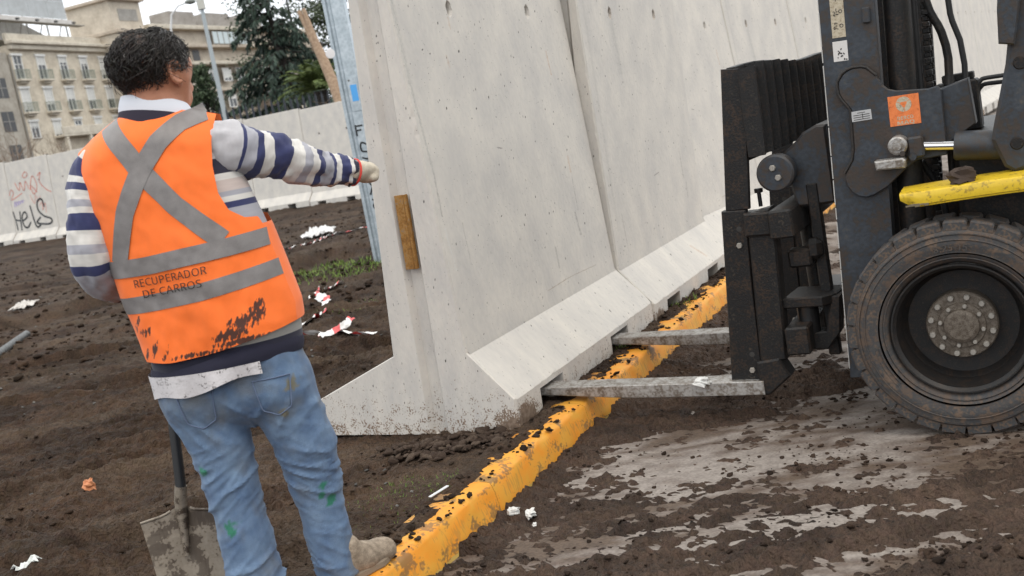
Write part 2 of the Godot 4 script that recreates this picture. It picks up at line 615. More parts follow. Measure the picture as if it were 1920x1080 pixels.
# the kerb: one stone a metre, painted
func build_kerb() -> void:
	var w := 1024
	var h := 256
	var nz := fnl(77, 0.02, 4)
	var nz2 := fnl(78, 0.09, 3)
	var nz3 := fnl(79, 0.006, 2)
	var im := Image.create(w, h, false, Image.FORMAT_RGB8)
	for y in h:
		var v := float(y) / h     # 0 back of the top, 0.5 arris, 1 foot of the face
		for x in w:
			var px := x * 2.0
			var py := y * 1.1
			var c := Color(0.76, 0.285, 0.02).lerp(Color(0.70, 0.34, 0.04), clampf(0.5 + 1.2 * nz.get_noise_2d(px * 0.4, py * 0.4), 0, 1))
			var g := nz.get_noise_2d(px * 0.35 + 300.0, py * 0.35) + 0.45 * nz2.get_noise_2d(px * 0.6, py * 0.6)
			if v > 0.42 and v < 0.60: g += 0.14
			if g > 0.24: c = c.lerp(Color(0.15, 0.10, 0.05), clampf((g - 0.24) * 3.0, 0, 0.75))
			var sc := nz2.get_noise_2d(px * 0.9, py * 0.12 + 90.0) + 0.8 * nz3.get_noise_2d(px, py)
			if v > 0.55 and sc > 0.34: c = c.lerp(Color(0.42, 0.22, 0.05), clampf((sc - 0.34) * 2.5, 0, 0.5))
			if v > 0.93 + 0.06 * nz.get_noise_2d(px * 0.7, 7.0): c = Color(0.55, 0.37, 0.10)
			im.set_pixel(x, y, c.linear_to_srgb())
	var tex := ImageTexture.create_from_image(im)
	var m := mat(Color.WHITE, 0.62, 0.0, {"tex": tex, "bump": tex, "bs": 0.15})
	var k := Node3D.new()
	k.name = "kerb"
	add_child(k)
	k.set_meta("kind", "structure")
	var ne := fnl(80, 6.0, 3)
	var prof := [Vector2(-0.17, -0.2), Vector2(-0.165, 0.018), Vector2(-0.12, 0.021), Vector2(-0.07, 0.022), Vector2(-0.028, 0.019), Vector2(-0.012, 0.012), Vector2(-0.003, 0.0), Vector2(0.004, -0.03), Vector2(0.013, -0.07), Vector2(0.022, -0.115), Vector2(0.03, -0.2)]
	var pv := [0.0, 0.08, 0.2, 0.32, 0.43, 0.49, 0.54, 0.66, 0.8, 0.97, 1.0]
	for st in range(-3, 16):
		var b := B.new()
		var rows := []
		var nseg := 34
		for i in nseg + 1:
			var t := st + lerpf(0.002, 0.998, float(i) / nseg)
			var row := []
			for p in prof.size():
				var q: Vector2 = prof[p]
				var wob := 0.006 * ne.get_noise_2d(t, p * 0.11)
				var pt := KP + KD * t + KN * (q.x + wob)
				row.append(W(pt.x, q.y + wob, pt.y))
			rows.append(row)
		b.grid(rows, false, Vector3.INF, func(r, q): return Vector2((st + float(r) / nseg) * 0.37, pv[q]))
		for e in [0, nseg]:
			b.poly(rows[e], W(KD.x, 0, KD.y) * (-1.0 if e == 0 else 1.0))
		obj("kerb_stone", b, m, k)

# ---------- concrete ----------
var conc_end: StandardMaterial3D
var conc_face: Array = []

func concrete_face(sd: int, feats: Array, muddy := 0.0, ends := false) -> StandardMaterial3D:
	var w := 1024
	var im := Image.create(w, w, false, Image.FORMAT_RGB8)
	var a := nbytes(w, sd, 0.006, 4)
	var b := nbytes(w, sd + 1, 0.05, 4)
	var data := PackedByteArray()
	data.resize(w * w * 3)
	for k in w * w:
		var t := (a[k] * 0.7 + b[k] * 0.3) / 255.0 - 0.5
		var g := 1.0 + 0.13 * t
		var y := k / w
		data[k * 3] = int(clampf(198.0 * g + 2.0 * t, 0, 255)); data[k * 3 + 1] = int(clampf(194.0 * g, 0, 255)); data[k * 3 + 2] = int(clampf(188.0 * g - 5.0 * t, 0, 255))
	im = Image.create_from_data(w, w, false, Image.FORMAT_RGB8, data)
	var r := RandomNumberGenerator.new()
	r.seed = sd
	# blow holes in the cast face
	for k in 2100:
		var x := r.randi_range(2, w - 8); var y := r.randi_range(2, w - 8)
		var big := r.randf() < 0.10
		var ww := r.randi_range(2, 4) if big else r.randi_range(1, 2)
		var hh := r.randi_range(2, 4) if big else 1
		var cc := im.get_pixel(x, y) * r.randf_range(0.42, 0.85)
		cc.a = 1.0
		im.fill_rect(Rect2i(x, y, ww, hh), cc)
		if big and r.randf() < 0.5: im.fill_rect(Rect2i(x + ww, y - 1, r.randi_range(1, 3), hh), cc)
	if muddy > 0.0:
		# splashed and caked earth along the foot: specks, thicker lower down, with a cake at the near toe
		var n1 := fnl(sd + 7, 0.03, 4)
		var n2 := fnl(sd + 8, 0.16, 3)
		for y in range(int(w * 0.84), w):
			var h := (1.0 - float(y) / w) * 2.75
			for x in w:
				var sx := (x * 2.0 / w) if not ends else (x * 1.11 / w)
				var px := sx * 512.0
				var py := h * 512.0
				var k := 0.75 * n2.get_noise_2d(px, py) + 0.55 * n1.get_noise_2d(px, py) - h * (2.0 if ends else 3.2) + 0.10
				if not ends: k += 1.7 * exp(-pow((sx - 0.10) / 0.085, 2.0)) * exp(-pow((h - 0.05) / 0.06, 2.0))
				else: k += 0.9 * exp(-pow((sx - 1.07) / 0.05, 2.0)) * exp(-pow((h - 0.05) / 0.05, 2.0))
				k *= muddy
				if k > 0.12:
					var mc := Color(0.125, 0.082, 0.056).lerp(Color(0.23, 0.165, 0.12), clampf(0.5 + n1.get_noise_2d(px * 2.0, py * 2.0 + 70.0), 0, 1)).linear_to_srgb()
					im.set_pixel(x, y, im.get_pixel(x, y).lerp(mc, clampf((k - 0.12) * 4.0, 0.0, 0.9)))
	# feats: [s0, h0, s1, h1, width m, colour, strength]
	var ns := fnl(sd + 5, 0.12, 3)
	for f in feats:
		var x0: float = f[0] / 2.0 * w; var y0: float = (1.0 - f[1] / 2.75) * w
		var x1: float = f[2] / 2.0 * w; var y1: float = (1.0 - f[3] / 2.75) * w
		var rad: float = f[4] / 2.0 * w
		var steps := int(maxf(2.0, Vector2(x1 - x0, y1 - y0).length() * 1.5))
		for s in steps:
			var t := float(s) / steps
			var cx := lerpf(x0, x1, t) + 2.0 * ns.get_noise_2d(s * 0.6, 3.0)
			var cy := lerpf(y0, y1, t)
			var rr := maxf(0.7, rad * (0.7 + 0.6 * ns.get_noise_2d(s * 0.8, 40.0)))
			for dx in range(-int(rr) - 1, int(rr) + 2):
				var px := int(cx) + dx; var py := int(cy)
				if px < 0 or py < 0 or px >= w or py >= w: continue
				var k: float = f[6] * clampf(1.0 - absf(dx) / (rr + 0.6), 0, 1) * (0.55 + 0.9 * ns.get_noise_2d(px * 2.0, py * 0.7)) * 0.5
				if k > 0.0: im.set_pixel(px, py, im.get_pixel(px, py).lerp(f[5], clampf(k, 0, 0.85)))
	var m := mat(Color.WHITE, 0.82, 0.0, {"tex": ImageTexture.create_from_image(im), "vc": true, "bump": grey_tex(w, b), "bs": 0.12, "spec": 0.3})
	return m

func qR(h: float) -> float:
	if h < 0.16: return 0.0
	if h < 0.38: return lerpf(0.0, -0.205, (h - 0.16) / 0.22)
	return -0.205 - 0.069 * (h - 0.38)

func qL(h: float) -> float:
	if h < 0.16: return -1.11
	if h < 0.38: return lerpf(-1.11, -0.603, (h - 0.16) / 0.22)
	return -0.603 + 0.05 * (h - 0.38)

const HW := 2.68
const POCKETS := [[0.27, 0.55], [1.25, 1.53]]

func in_pocket(s: float) -> bool:
	for p in POCKETS:
		if s > p[0] and s < p[1]: return true
	return false

# a precast barrier panel: x along the wall 0..2, y up, z towards the road (0 at the foot)
func panel_mesh(face: Material, fine: bool, muddy: float, sd: int) -> ArrayMesh:
	var nz := fnl(sd, 5.0, 4)
	var nf := fnl(sd + 1, 30.0, 3)
	var chip := func(s: float, h: float) -> float:
		# broken arrises of the near panels
		return maxf(0.0, nf.get_noise_2d(s, h) + 0.6 * nz.get_noise_2d(s * 2.0, h * 2.0) - 0.18) * (0.02 if fine else 0.0)
	var me := ArrayMesh.new()
	var fb := B.new()
	var ss: Array = []
	var step := 0.05 if fine else 0.25
	var x := 0.01
	while x < 1.99:
		ss.append(x)
		x += (0.02 if fine and x < 0.4 else step)
	ss.append(1.99)
	for p in POCKETS: ss.append_array([p[0], p[1]])
	var holes := [0.55, 1.47]
	for q in holes: ss.append_array([q - 0.05, q + 0.05])
	ss.sort()
	var clean := [ss[0]]
	for q in ss:
		if q - clean[clean.size() - 1] > 0.004: clean.append(q)
		elif q in [0.27, 0.55, 1.25, 1.53, 0.5, 0.6, 1.42, 1.52]: clean[clean.size() - 1] = q
	ss = clean
	var hs := [0.0, 0.015, 0.03, 0.045, 0.06, 0.075, 0.09, 0.11, 0.13, 0.152, 0.163, 0.2, 0.25, 0.3, 0.35, 0.372, 0.388]
	x = 0.45
	while x < 1.86:
		hs.append(x)
		x += 0.08 if fine else 0.4
	hs.append_array([1.89, 1.99, 2.1, 2.3, 2.5, HW - 0.01])
	for side in [1, -1]:
		var zf := func(h: float) -> float:
			var z: float = qR(h) if side > 0 else qL(h)
			if absf(h - 0.16) < 0.012: z -= side * 0.003      # worn arris
			return z
		var b: B = fb if side > 0 else B.new()
		for j in hs.size() - 1:
			for i in ss.size() - 1:
				var s0: float = ss[i]; var s1: float = ss[i + 1]; var h0: float = hs[j]; var h1: float = hs[j + 1]
				var sm := (s0 + s1) * 0.5
				if h1 < 0.131 and in_pocket(sm): continue
				var hole := false
				for q in holes:
					if absf(sm - q) < 0.05 and h0 > 1.88 and h1 < 2.0: hole = true
				if hole: continue
				var i0 := b.v.size()
				for e in [[s0, h0], [s1, h0], [s1, h1], [s0, h1]]:
					var z: float = zf.call(e[1])
					# smooth normals except at the two bends
					var nh := Vector3(0, 0.069, 1.0)
					if h1 < 0.1605: nh = Vector3(0, 0, 1)
					elif h1 < 0.38: nh = Vector3(0, 0.93, 1.0) if side > 0 else Vector3(0, 2.3, 1.0)
					nh = Vector3(0, nh.y, nh.z * side).normalized()
					if absf(e[1] - 0.16) < 0.02 or absf(e[1] - 0.0) < 0.01: z -= side * chip.call(e[0], e[1])
					b.vert(Vector3(e[0], e[1], z), nh, Vector2(e[0] / 2.0, 1.0 - e[1] / 2.75))
				if side > 0: b.ix.append_array(PackedInt32Array([i0, i0 + 2, i0 + 1, i0, i0 + 3, i0 + 2]))
				else: b.ix.append_array(PackedInt32Array([i0, i0 + 1, i0 + 2, i0, i0 + 2, i0 + 3]))
		b.col = Color(1, 1, 1)
		# the lifting holes: square patch, rim, bore
		for q in holes:
			var zc: float = zf.call(1.94)
			var n0 := 16
			var sq := []; var c1 := []; var c2 := []; var c3 := []
			for k in n0:
				var an := TAU * (k + 0.5) / n0
				var dx := cos(an); var dy := sin(an)
				var m := 0.05 / maxf(absf(dx), absf(dy))
				if k % 4 == 2 or k % 4 == 1: pass
				var sp := Vector2(dx, dy) * m
				sq.append(Vector3(q + sp.x, 1.94 + sp.y, zf.call(1.94 + sp.y)))
				var wob := 1.0 + 0.09 * sin(k * 2.3 + q * 9.0)
				c1.append(Vector3(q + dx * 0.03 * wob, 1.94 + dy * 0.04 * wob, zf.call(1.94 + dy * 0.03)))
				c2.append(Vector3(q + dx * 0.025, 1.94 + dy * 0.033, zc - side * 0.012))
				c3.append(Vector3(q + dx * 0.022, 1.94 + dy * 0.026, zc - side * 0.1))
			for k in n0:
				var k2 := (k + 1) % n0
				var out := Vector3(0, 0, side)
				var uvq := func(p: Vector3) -> Vector2: return Vector2(p.x / 2.0, 1.0 - p.y / 2.75)
				b.poly([sq[k], sq[k2], c1[k2], c1[k]], out, [uvq.call(sq[k]), uvq.call(sq[k2]), uvq.call(c1[k2]), uvq.call(c1[k])])
				var inw: Vector3 = Vector3(q, 1.94, zc) - c1[k]
				b.poly([c1[k], c1[k2], c2[k2], c2[k]], inw + out * 0.02)
				b.poly([c2[k], c2[k2], c3[k2], c3[k]], inw)
				b.col = Color(1, 1, 1)
			for cr in [Vector2(1, 1), Vector2(-1, 1), Vector2(-1, -1), Vector2(1, -1)]:
				# corners of the square that the ring of 16 leaves open
				var best := []
				for k in n0:
					var d: Vector3 = sq[k]
					if signf(d.x - q) == cr.x and signf(d.y - 1.94) == cr.y: best.append(d)
				best.sort_custom(func(p1, p2): return p1.x < p2.x)
				var cp := Vector3(q + cr.x * 0.05, 1.94 + cr.y * 0.05, zf.call(1.94 + cr.y * 0.05))
				for k in best.size() - 1: b.poly([best[k], best[k + 1], cp], Vector3(0, 0, side), [Vector2(best[k].x / 2, 1.0 - best[k].y / 2.75), Vector2(best[k + 1].x / 2, 1.0 - best[k + 1].y / 2.75), Vector2(cp.x / 2, 1.0 - cp.y / 2.75)])
			b.poly(c3, Vector3(0, 0, side))
		if side < 0: b.mesh(me, face)
	fb.mesh(me, face)
	# ends with the grout channel, top, underside and fork pockets
	var eb := B.new()
	var gq := -0.418
	for e in [0, 1]:
		var sx := 0.0 if e == 0 else 2.0
		var inn := 0.01 if e == 0 else -0.01
		var out := Vector3(-1 if e == 0 else 1, 0, 0)
		var hh := [0.0, 0.015, 0.03, 0.045, 0.06, 0.08, 0.1, 0.12, 0.14, 0.16, 0.2, 0.27, 0.33, 0.38]
		var y := 0.42
		while y < 2.6:
			hh.append(y)
			y += 0.04 if fine else 0.3
		hh.append(HW - 0.01)
		for j in hh.size() - 1:
			var h0: float = hh[j]; var h1: float = hh[j + 1]
			var c0 := 0.01
			var cutl := []
			for h in [h0, h1]:
				# z stations: left arris, face, channel lip, channel floor, lip, face, right arris
				var l := qL(h); var r := qR(h)
				c0 = 0.008 + chip.call(h * 1.7 + sx, 4.0 + e)
				var row := [Vector3(sx + inn, h, l), Vector3(sx, h, l + c0)]
				for q in 22: row.append(Vector3(sx, h, lerpf(l + c0, gq - 0.05, (q + 1) / 22.0)))
				row.append_array([Vector3(sx + inn * 3.2, h, gq - 0.028), Vector3(sx + inn * 3.2, h, gq + 0.028)])
				for q in 14: row.append(Vector3(sx, h, lerpf(gq + 0.05, r - c0, q / 14.0)))
				row.append(Vector3(sx, h, r - c0))
				row.append(Vector3(sx + inn, h, r))
				cutl.append(row)
			for q in cutl[0].size() - 1:
				var ps := [cutl[0][q], cutl[0][q + 1], cutl[1][q + 1], cutl[1][q]]
				var eu := []
				for e2 in ps: eu.append(Vector2((e2.z + 1.11) / 1.11, 1.0 - e2.y / 2.75))
				eb.poly(ps, out + Vector3(0, 0, -0.5 if q == 0 else (0.5 if q == cutl[0].size() - 2 else 0.0)), eu)
	eb.col = Color(1, 1, 1)
	var t0 := HW - 0.01
	eb.poly([Vector3(0.01, t0, qR(t0)), Vector3(1.99, t0, qR(t0)), Vector3(1.99, HW, qR(t0) - 0.01), Vector3(0.01, HW, qR(t0) - 0.01)], Vector3(0, 1, 1))
	eb.poly([Vector3(0.01, t0, qL(t0)), Vector3(1.99, t0, qL(t0)), Vector3(1.99, HW, qL(t0) + 0.01), Vector3(0.01, HW, qL(t0) + 0.01)], Vector3(0, 1, -1))
	eb.poly([Vector3(0.0, HW, qR(t0) - 0.01), Vector3(2.0, HW, qR(t0) - 0.01), Vector3(2.0, HW, qL(t0) + 0.01), Vector3(0.0, HW, qL(t0) + 0.01)], Vector3.UP)
	var marks := [0.0, 0.27, 0.55, 1.25, 1.53, 2.0]
	for k in 5:
		var y := 0.13 if k % 2 else 0.0
		eb.poly([Vector3(marks[k], y, 0), Vector3(marks[k + 1], y, 0), Vector3(marks[k + 1], y, -1.11), Vector3(marks[k], y, -1.11)], Vector3.DOWN)
		if k > 0:
			eb.poly([Vector3(marks[k], 0, 0), Vector3(marks[k], 0.13, 0), Vector3(marks[k], 0.13, -1.11), Vector3(marks[k], 0, -1.11)], Vector3(1 if k % 2 else -1, 0, 0))
	eb.mesh(me, conc_end)
	return me

func wall_panel(called: String, label: String, me: Mesh, at: Vector3, yaw: float, lean: float, group: String) -> MeshInstance3D:
	var o := put(called, me)
	var bs := Basis(Vector3.UP, deg_to_rad(90.0 - yaw))
	var piv := Vector3(0, 0, -0.45)
	var t := Transform3D(bs, at)
	var rot := Transform3D(Basis(Vector3.RIGHT, deg_to_rad(lean)), Vector3.ZERO)
	o.transform = t * Transform3D(Basis(), piv) * rot * Transform3D(Basis(), -piv)
	tag(o, label, "concrete barrier", group)
	return o

func build_walls() -> void:
	conc_end = concrete_face(301, [], 1.0, true)
	var rust := lin(0.42, 0.22, 0.12)
	var grey := lin(0.20, 0.19, 0.18)
	var wet := lin(0.33, 0.33, 0.31)
	var f1 := [[1.62, 1.72, 1.63, 1.58, 0.012, rust, 1.0], [0.42, 1.72, 0.43, 1.66, 0.014, rust, 0.5], [1.62, 1.12, 1.62, 1.02, 0.02, rust, 0.7], [1.62, 1.0, 1.61, 0.8, 0.008, grey, 0.9], [1.56, 0.80, 1.58, 0.66, 0.02, grey, 1.0], [1.19, 0.66, 1.19, 0.54, 0.016, grey, 0.9],
		[0.02, 2.5, 0.03, 1.95, 0.014, wet, 1.3], [0.03, 1.95, 0.03, 1.6, 0.03, wet, 0.8], [0.03, 1.6, 0.06, 1.2, 0.016, wet, 1.1], [0.06, 1.2, 0.05, 1.0, 0.012, grey, 1.0], [0.22, 0.95, 0.22, 0.75, 0.006, grey, 0.6], [0.75, 1.25, 0.8, 1.24, 0.02, grey, 0.8], [0.52, 1.9, 0.52, 1.84, 0.012, rust, 0.6],
		[0.05, 0.95, 0.07, 0.75, 0.014, lin(0.62, 0.62, 0.60), 1.3], [1.0, 0.46, 1.3, 0.47, 0.04, lin(0.38, 0.32, 0.26), 0.5], [1.3, 0.47, 1.7, 0.46, 0.03, lin(0.40, 0.35, 0.3), 0.4]]
	var f2 := [[0.55, 1.95, 0.6, 1.55, 0.06, wet, 0.7], [1.6, 0.98, 1.62, 0.75, 0.014, grey, 0.9], [1.66, 0.72, 1.66, 0.60, 0.02, grey, 0.7], [0.95, 0.85, 1.05, 0.86, 0.03, grey, 0.7], [0.1, 2.3, 0.1, 0.6, 0.03, wet, 0.5], [1.3, 0.3, 1.4, 0.2, 0.03, rust, 0.5], [0.2, 0.7, 0.22, 0.5, 0.01, grey, 0.8]]
	var m1 := concrete_face(101, f1, 1.0)
	var m2 := concrete_face(202, f2, 0.55)
	var p1 := panel_mesh(m1, true, 1.0, 31)
	var p2 := panel_mesh(m2, true, 0.55, 37)
	var a := deg_to_rad(WA)
	var d := Vector2(sin(a), cos(a))
	var at := W(TR.x, 0.0, TR.y)
	var g := "wall panels beside the kerb"
	var w1 := wall_panel("concrete_barrier", "tall concrete wall panel whose foot rests on the forklift tines, end channel facing", p1, at, WA, 1.9, g)
	var k := TR + d * 2.012
	wall_panel("concrete_barrier", "concrete wall panel standing upright right behind the panel on the tines", p2, W(k.x, 0.0, k.y), WA, 4.6, g)
	# from here the row turns more across
	var yaw := WA + 6.0
	k = TR + d * 4.07
	var q := Vector2(cos(a), -sin(a)) * -0.19
	k += q
	var d2 := Vector2(sin(deg_to_rad(yaw)), cos(deg_to_rad(yaw)))
	for n in 14:
		var kk := k + d2 * (n * 2.012)
		wall_panel("concrete_barrier", "pale concrete wall panel in the row behind the forklift mast", p2 if n % 2 else p1, W(kk.x, -0.05, kk.y), yaw, 0.15 * (n % 3) - 0.1, g)
	# rusty steel plate set in the end channel
	var b := B.new()
	b.bx(Vector3(0, 0, 0), Vector3(0.012, 0.34, 0.046), 0.002)
	b.bx(Vector3(0.004, 0.0, 0.031), Vector3(0.022, 0.34, 0.014), 0.002)
	var rt := ramp_tex(256, [[nbytes(256, 61, 0.02, 4), 0.6], [nbytes(256, 62, 0.1, 3), 0.4]], [[0.0, Color(0.10, 0.045, 0.012)], [0.4, Color(0.26, 0.12, 0.022)], [0.6, Color(0.36, 0.19, 0.05)], [0.75, Color(0.2, 0.16, 0.13)], [1.0, Color(0.3, 0.28, 0.26)]])
	var pl := obj("rusty_plate", b, mat(Color.WHITE, 0.7, 0.2, {"tex": rt, "tri": 3.0, "bump": bump_fine, "bs": 0.2}), w1)
	pl.position = Vector3(0.0, 0.955, -0.424)
	pl.set_meta("label", "rusty steel plate set into the end channel")
	back_row()
	steel_post()

func stroke(sm: Array, pts: Array, wid: float, z: float) -> void:
	# a painted line: flat ribbon in the xy plane; sm = [name, material, parent, transform]
	var b := B.new()
	var cv := Curve2D.new()
	for k in pts.size():
		var t: Vector2 = (pts[mini(k + 1, pts.size() - 1)] - pts[maxi(k - 1, 0)]) * 0.2
		cv.add_point(pts[k], -t, t)
	var bk := cv.tessellate(4, 6)
	for k in bk.size() - 1:
		var d := (bk[k + 1] - bk[k])
		if d.length() < 1e-5: continue
		var s := Vector2(-d.y, d.x).normalized() * wid * 0.5
		var e := d.normalized() * wid * 0.25
		b.poly([Vector3(bk[k].x - e.x + s.x, bk[k].y - e.y + s.y, z), Vector3(bk[k + 1].x + e.x + s.x, bk[k + 1].y + e.y + s.y, z), Vector3(bk[k + 1].x + e.x - s.x, bk[k + 1].y + e.y - s.y, z), Vector3(bk[k].x - e.x - s.x, bk[k].y - e.y - s.y, z)], Vector3(0, 0, 1))
	obj(sm[0], b, sm[1], sm[2]).transform = sm[3]

func back_row() -> void:
	# the row across the plot, foot line from A to Z
	var A := Vector3(-4.96, 0.13, 30.5)
	var Z := Vector3(-15.02, 0.40, 35.8)
	var dir := Vector2(A.x - Z.x, A.z - Z.z).normalized()
	var yaw := rad_to_deg(atan2(dir.x, dir.y))
	var plain := panel_mesh(conc_face_far(), false, 0.0, 51)
	var g := "wall panels across the far side of the plot"
	# a panel joint stands at x -14.0 on the left and -5.65 / -3.7 on the right
	for n in range(-4, 12):
		var s := n * 2.012 + 1.18
		var p := Vector2(Z.x, Z.z) + dir * s
		var y := lerpf(Z.y, A.y, clampf(s / 11.35, -0.6, 1.4))
		var o := wall_panel("concrete_barrier", "pale concrete wall panel across the far side of the plot, unpainted", plain, W(p.x, y - 0.02, p.y), yaw, 0.0, g)
		if n == -1:
			o.set_meta("label", "far concrete wall panel with black, red and purple graffiti")
			o.remove_meta("group")
			graffiti(o)

func conc_face_far() -> StandardMaterial3D:
	return concrete_face(404, [])

func graffiti(o: Node3D) -> void:
	# painted on the road-side face of the stem, which leans back a little
	var holder := Transform3D(Basis(Vector3.RIGHT, -0.069), Vector3(0, 0.38, -0.205 + 0.006))
	var b := ["black_stroke", mat(lin(0.05, 0.055, 0.06), 0.7), o, holder]
	var V := func(x: float, y: float) -> Vector2: return Vector2(x, y)
	# black tag, letters about half a metre tall
	var y0 := 0.08
	stroke(b, [V.call(0.02, y0 + 0.62), V.call(0.08, y0 + 0.35), V.call(0.1, y0 + 0.02)], 0.055, 0)
	stroke(b, [V.call(0.1, y0 + 0.35), V.call(0.3, y0 + 0.30)], 0.05, 0)
	stroke(b, [V.call(0.34, y0 + 0.6), V.call(0.28, y0 + 0.0)], 0.055, 0)
	stroke(b, [V.call(0.38, y0 + 0.28), V.call(0.62, y0 + 0.38), V.call(0.58, y0 + 0.55), V.call(0.42, y0 + 0.45), V.call(0.42, y0 + 0.15), V.call(0.58, y0 + 0.05), V.call(0.76, y0 + 0.2)], 0.055, 0.0004)
	stroke(b, [V.call(0.86, y0 + 0.72), V.call(0.92, y0 + 0.3), V.call(1.02, y0 + 0.02), V.call(1.2, y0 + 0.06)], 0.06, 0.0008)
	stroke(b, [V.call(1.5, y0 + 0.62), V.call(1.44, y0 + 0.86), V.call(1.24, y0 + 0.82), V.call(1.2, y0 + 0.56), V.call(1.4, y0 + 0.34), V.call(1.72, y0 + 0.2), V.call(1.66, y0 + 0.06), V.call(1.3, y0 + 0.08), V.call(1.06, y0 + 0.16), V.call(1.25, y0 + 0.3)], 0.06, 0.0012)
	b = ["red_stroke", mat(lin(0.62, 0.13, 0.08), 0.7), o, holder]
	stroke(b, [V.call(0.0, 1.25), V.call(0.1, 1.42), V.call(0.2, 1.3), V.call(0.05, 1.1), V.call(0.3, 1.15), V.call(0.6, 1.25)], 0.02, 0)
	stroke(b, [V.call(0.35, 1.62), V.call(0.5, 1.35), V.call(0.6, 1.6), V.call(0.72, 1.32), V.call(0.85, 1.6), V.call(0.95, 1.35)], 0.022, 0)
	stroke(b, [V.call(0.75, 1.78), V.call(0.9, 1.9), V.call(1.0, 1.8), V.call(0.85, 1.72), V.call(0.75, 1.78)], 0.02, 0.0004)
	stroke(b, [V.call(1.0, 1.3), V.call(1.2, 1.72), V.call(1.35, 1.4), V.call(1.15, 1.15), V.call(1.05, 1.45), V.call(1.3, 1.2)], 0.022, 0.0004)
	stroke(b, [V.call(1.45, 1.7), V.call(1.6, 1.78), V.call(1.5, 1.5), V.call(1.75, 1.22), V.call(1.95, 1.12)], 0.022, 0.0004)
	stroke(b, [V.call(0.95, 1.15), V.call(1.1, 0.85), V.call(1.2, 1.1), V.call(1.3, 0.9), V.call(1.4, 1.05)], 0.014, 0.0008)
	stroke(b, [V.call(1.3, 0.75), V.call(1.45, 0.85), V.call(1.42, 0.6), V.call(1.58, 0.8), V.call(1.55, 0.5)], 0.014, 0.0008)
	b = ["purple_stroke", mat(lin(0.33, 0.25, 0.6), 0.7), o, holder]
	for k in 5:
		stroke(b, [V.call(0.15 + 0.1 * k, 0.85 + 0.02 * k), V.call(0.19 + 0.1 * k, 1.02), V.call(0.24 + 0.1 * k, 0.86 + 0.03 * k)], 0.018, 0)

func steel_post() -> void:
	# galvanised gate post of folded sheet, seen past the end of the near wall
	var t := thing("steel_gate_post", "tall galvanised steel gate post with a blue sticker and black scrawl", "post", W(-1.47, 0.0, 13.1))
	t.rotation.y = deg_to_rad(-6.0)
	var gt := ramp_tex(256, [[nbytes(256, 91, 0.05, 3, false, FastNoiseLite.TYPE_CELLULAR), 0.6], [nbytes(256, 92, 0.01, 3), 0.4]], [[0.0, Color(0.30, 0.35, 0.39)], [0.5, Color(0.44, 0.5, 0.54)], [1.0, Color(0.6, 0.65, 0.69)]])
	var gm := mat(Color.WHITE, 0.45, 0.55, {"tex": gt, "tri": 2.0})
	var b := B.new()
	b.prism(Transform3D(Basis(Vector3(1, 0, 0), Vector3(0, 0, -1), Vector3(0, 1, 0)), Vector3(0, -0.4, 0)), [Vector2(-0.08, -0.08), Vector2(-0.045, -0.08), Vector2(-0.03, -0.05), Vector2(0.0, -0.05), Vector2(0.015, -0.08), Vector2(0.17, -0.08), Vector2(0.17, 0.08), Vector2(-0.08, 0.08)], 4.4, 0.006)
	obj("post", b, gm, t)
	b = B.new()
	b.bx(Vector3(0.085, 2.02, 0.084), Vector3(0.12, 0.4, 0.008), 0.002)
	var plt := obj("lock_plate", b, gm, t)
	b = B.new()
	b.lathe(Transform3D(Basis(), Vector3(0.05, 2.18, 0.088)), [Vector2(0.012, 0), Vector2(0.012, 0.006), Vector2(0, 0.008)], 10)
	obj("bolt", b, mat(lin(0.2, 0.2, 0.2), 0.4, 0.8), t)
	b = B.new()
	b.bx(Vector3(0.09, 2.03, 0.0895), Vector3(0.075, 0.19, 0.002), 0.0005)
	obj("blue_sticker", b, mat(lin(0.08, 0.36, 0.78), 0.4), t)
	var sk := ["black_stroke", mat(lin(0.02, 0.022, 0.025), 0.6), t, Transform3D()]
	var V := func(x: float, y: float) -> Vector2: return Vector2(x, y)
	stroke(sk, [V.call(0.02, 1.66), V.call(0.02, 1.54)], 0.02, 0.0835)
	stroke(sk, [V.call(0.02, 1.65), V.call(0.1, 1.65)], 0.02, 0.0839)
	stroke(sk, [V.call(0.02, 1.6), V.call(0.08, 1.6)], 0.018, 0.0839)
	stroke(sk, [V.call(0.12, 1.42), V.call(0.05, 1.45), V.call(0.04, 1.36), V.call(0.12, 1.33), V.call(0.1, 1.26), V.call(0.03, 1.28)], 0.02, 0.0835)
	stroke(sk, [V.call(0.03, 1.2), V.call(0.12, 1.22), V.call(0.03, 1.1), V.call(0.12, 1.08)], 0.02, 0.0835)
	stroke(sk, [V.call(0.04, 1.0), V.call(0.1, 0.92), V.call(0.12, 1.02), V.call(0.04, 0.84)], 0.02, 0.0835)
	stroke(sk, [V.call(0.05, 0.78), V.call(0.13, 0.72)], 0.02, 0.0835)
	stroke(sk, [V.call(0.13, 0.79), V.call(0.05, 0.7), V.call(0.12, 0.62)], 0.02, 0.0839)
	b = B.new()
	b.lathe(Transform3D(Basis(), Vector3(-0.1, 2.52, 0.07)), [Vector2(0.0, 0.012), Vector2(0.055, 0.01), Vector2(0.06, 0.0), Vector2(0.0, 0.0)], 20)
	obj("reflector_disc", b, mat(lin(0.72, 0.7, 0.7), 0.4), t)

# ---------- the street behind ----------
func far_mat(c: Color, rough := 0.85, sd := 1, amp := 0.25) -> StandardMaterial3D:
	var t := ramp_tex(256, [[nbytes(256, 500 + sd, 0.02, 4), 0.6], [nbytes(256, 600 + sd, 0.1, 3), 0.4]], [[0.0, Color(1 - amp * 1.6, 1 - amp * 1.7, 1 - amp * 1.8)], [0.5, Color(1 - amp * 0.5, 1 - amp * 0.52, 1 - amp * 0.55)], [0.75, Color.WHITE], [1.0, Color.WHITE]])
	return mat(c, rough, 0.0, {"tex": t, "tri": 0.11, "spec": 0.3})

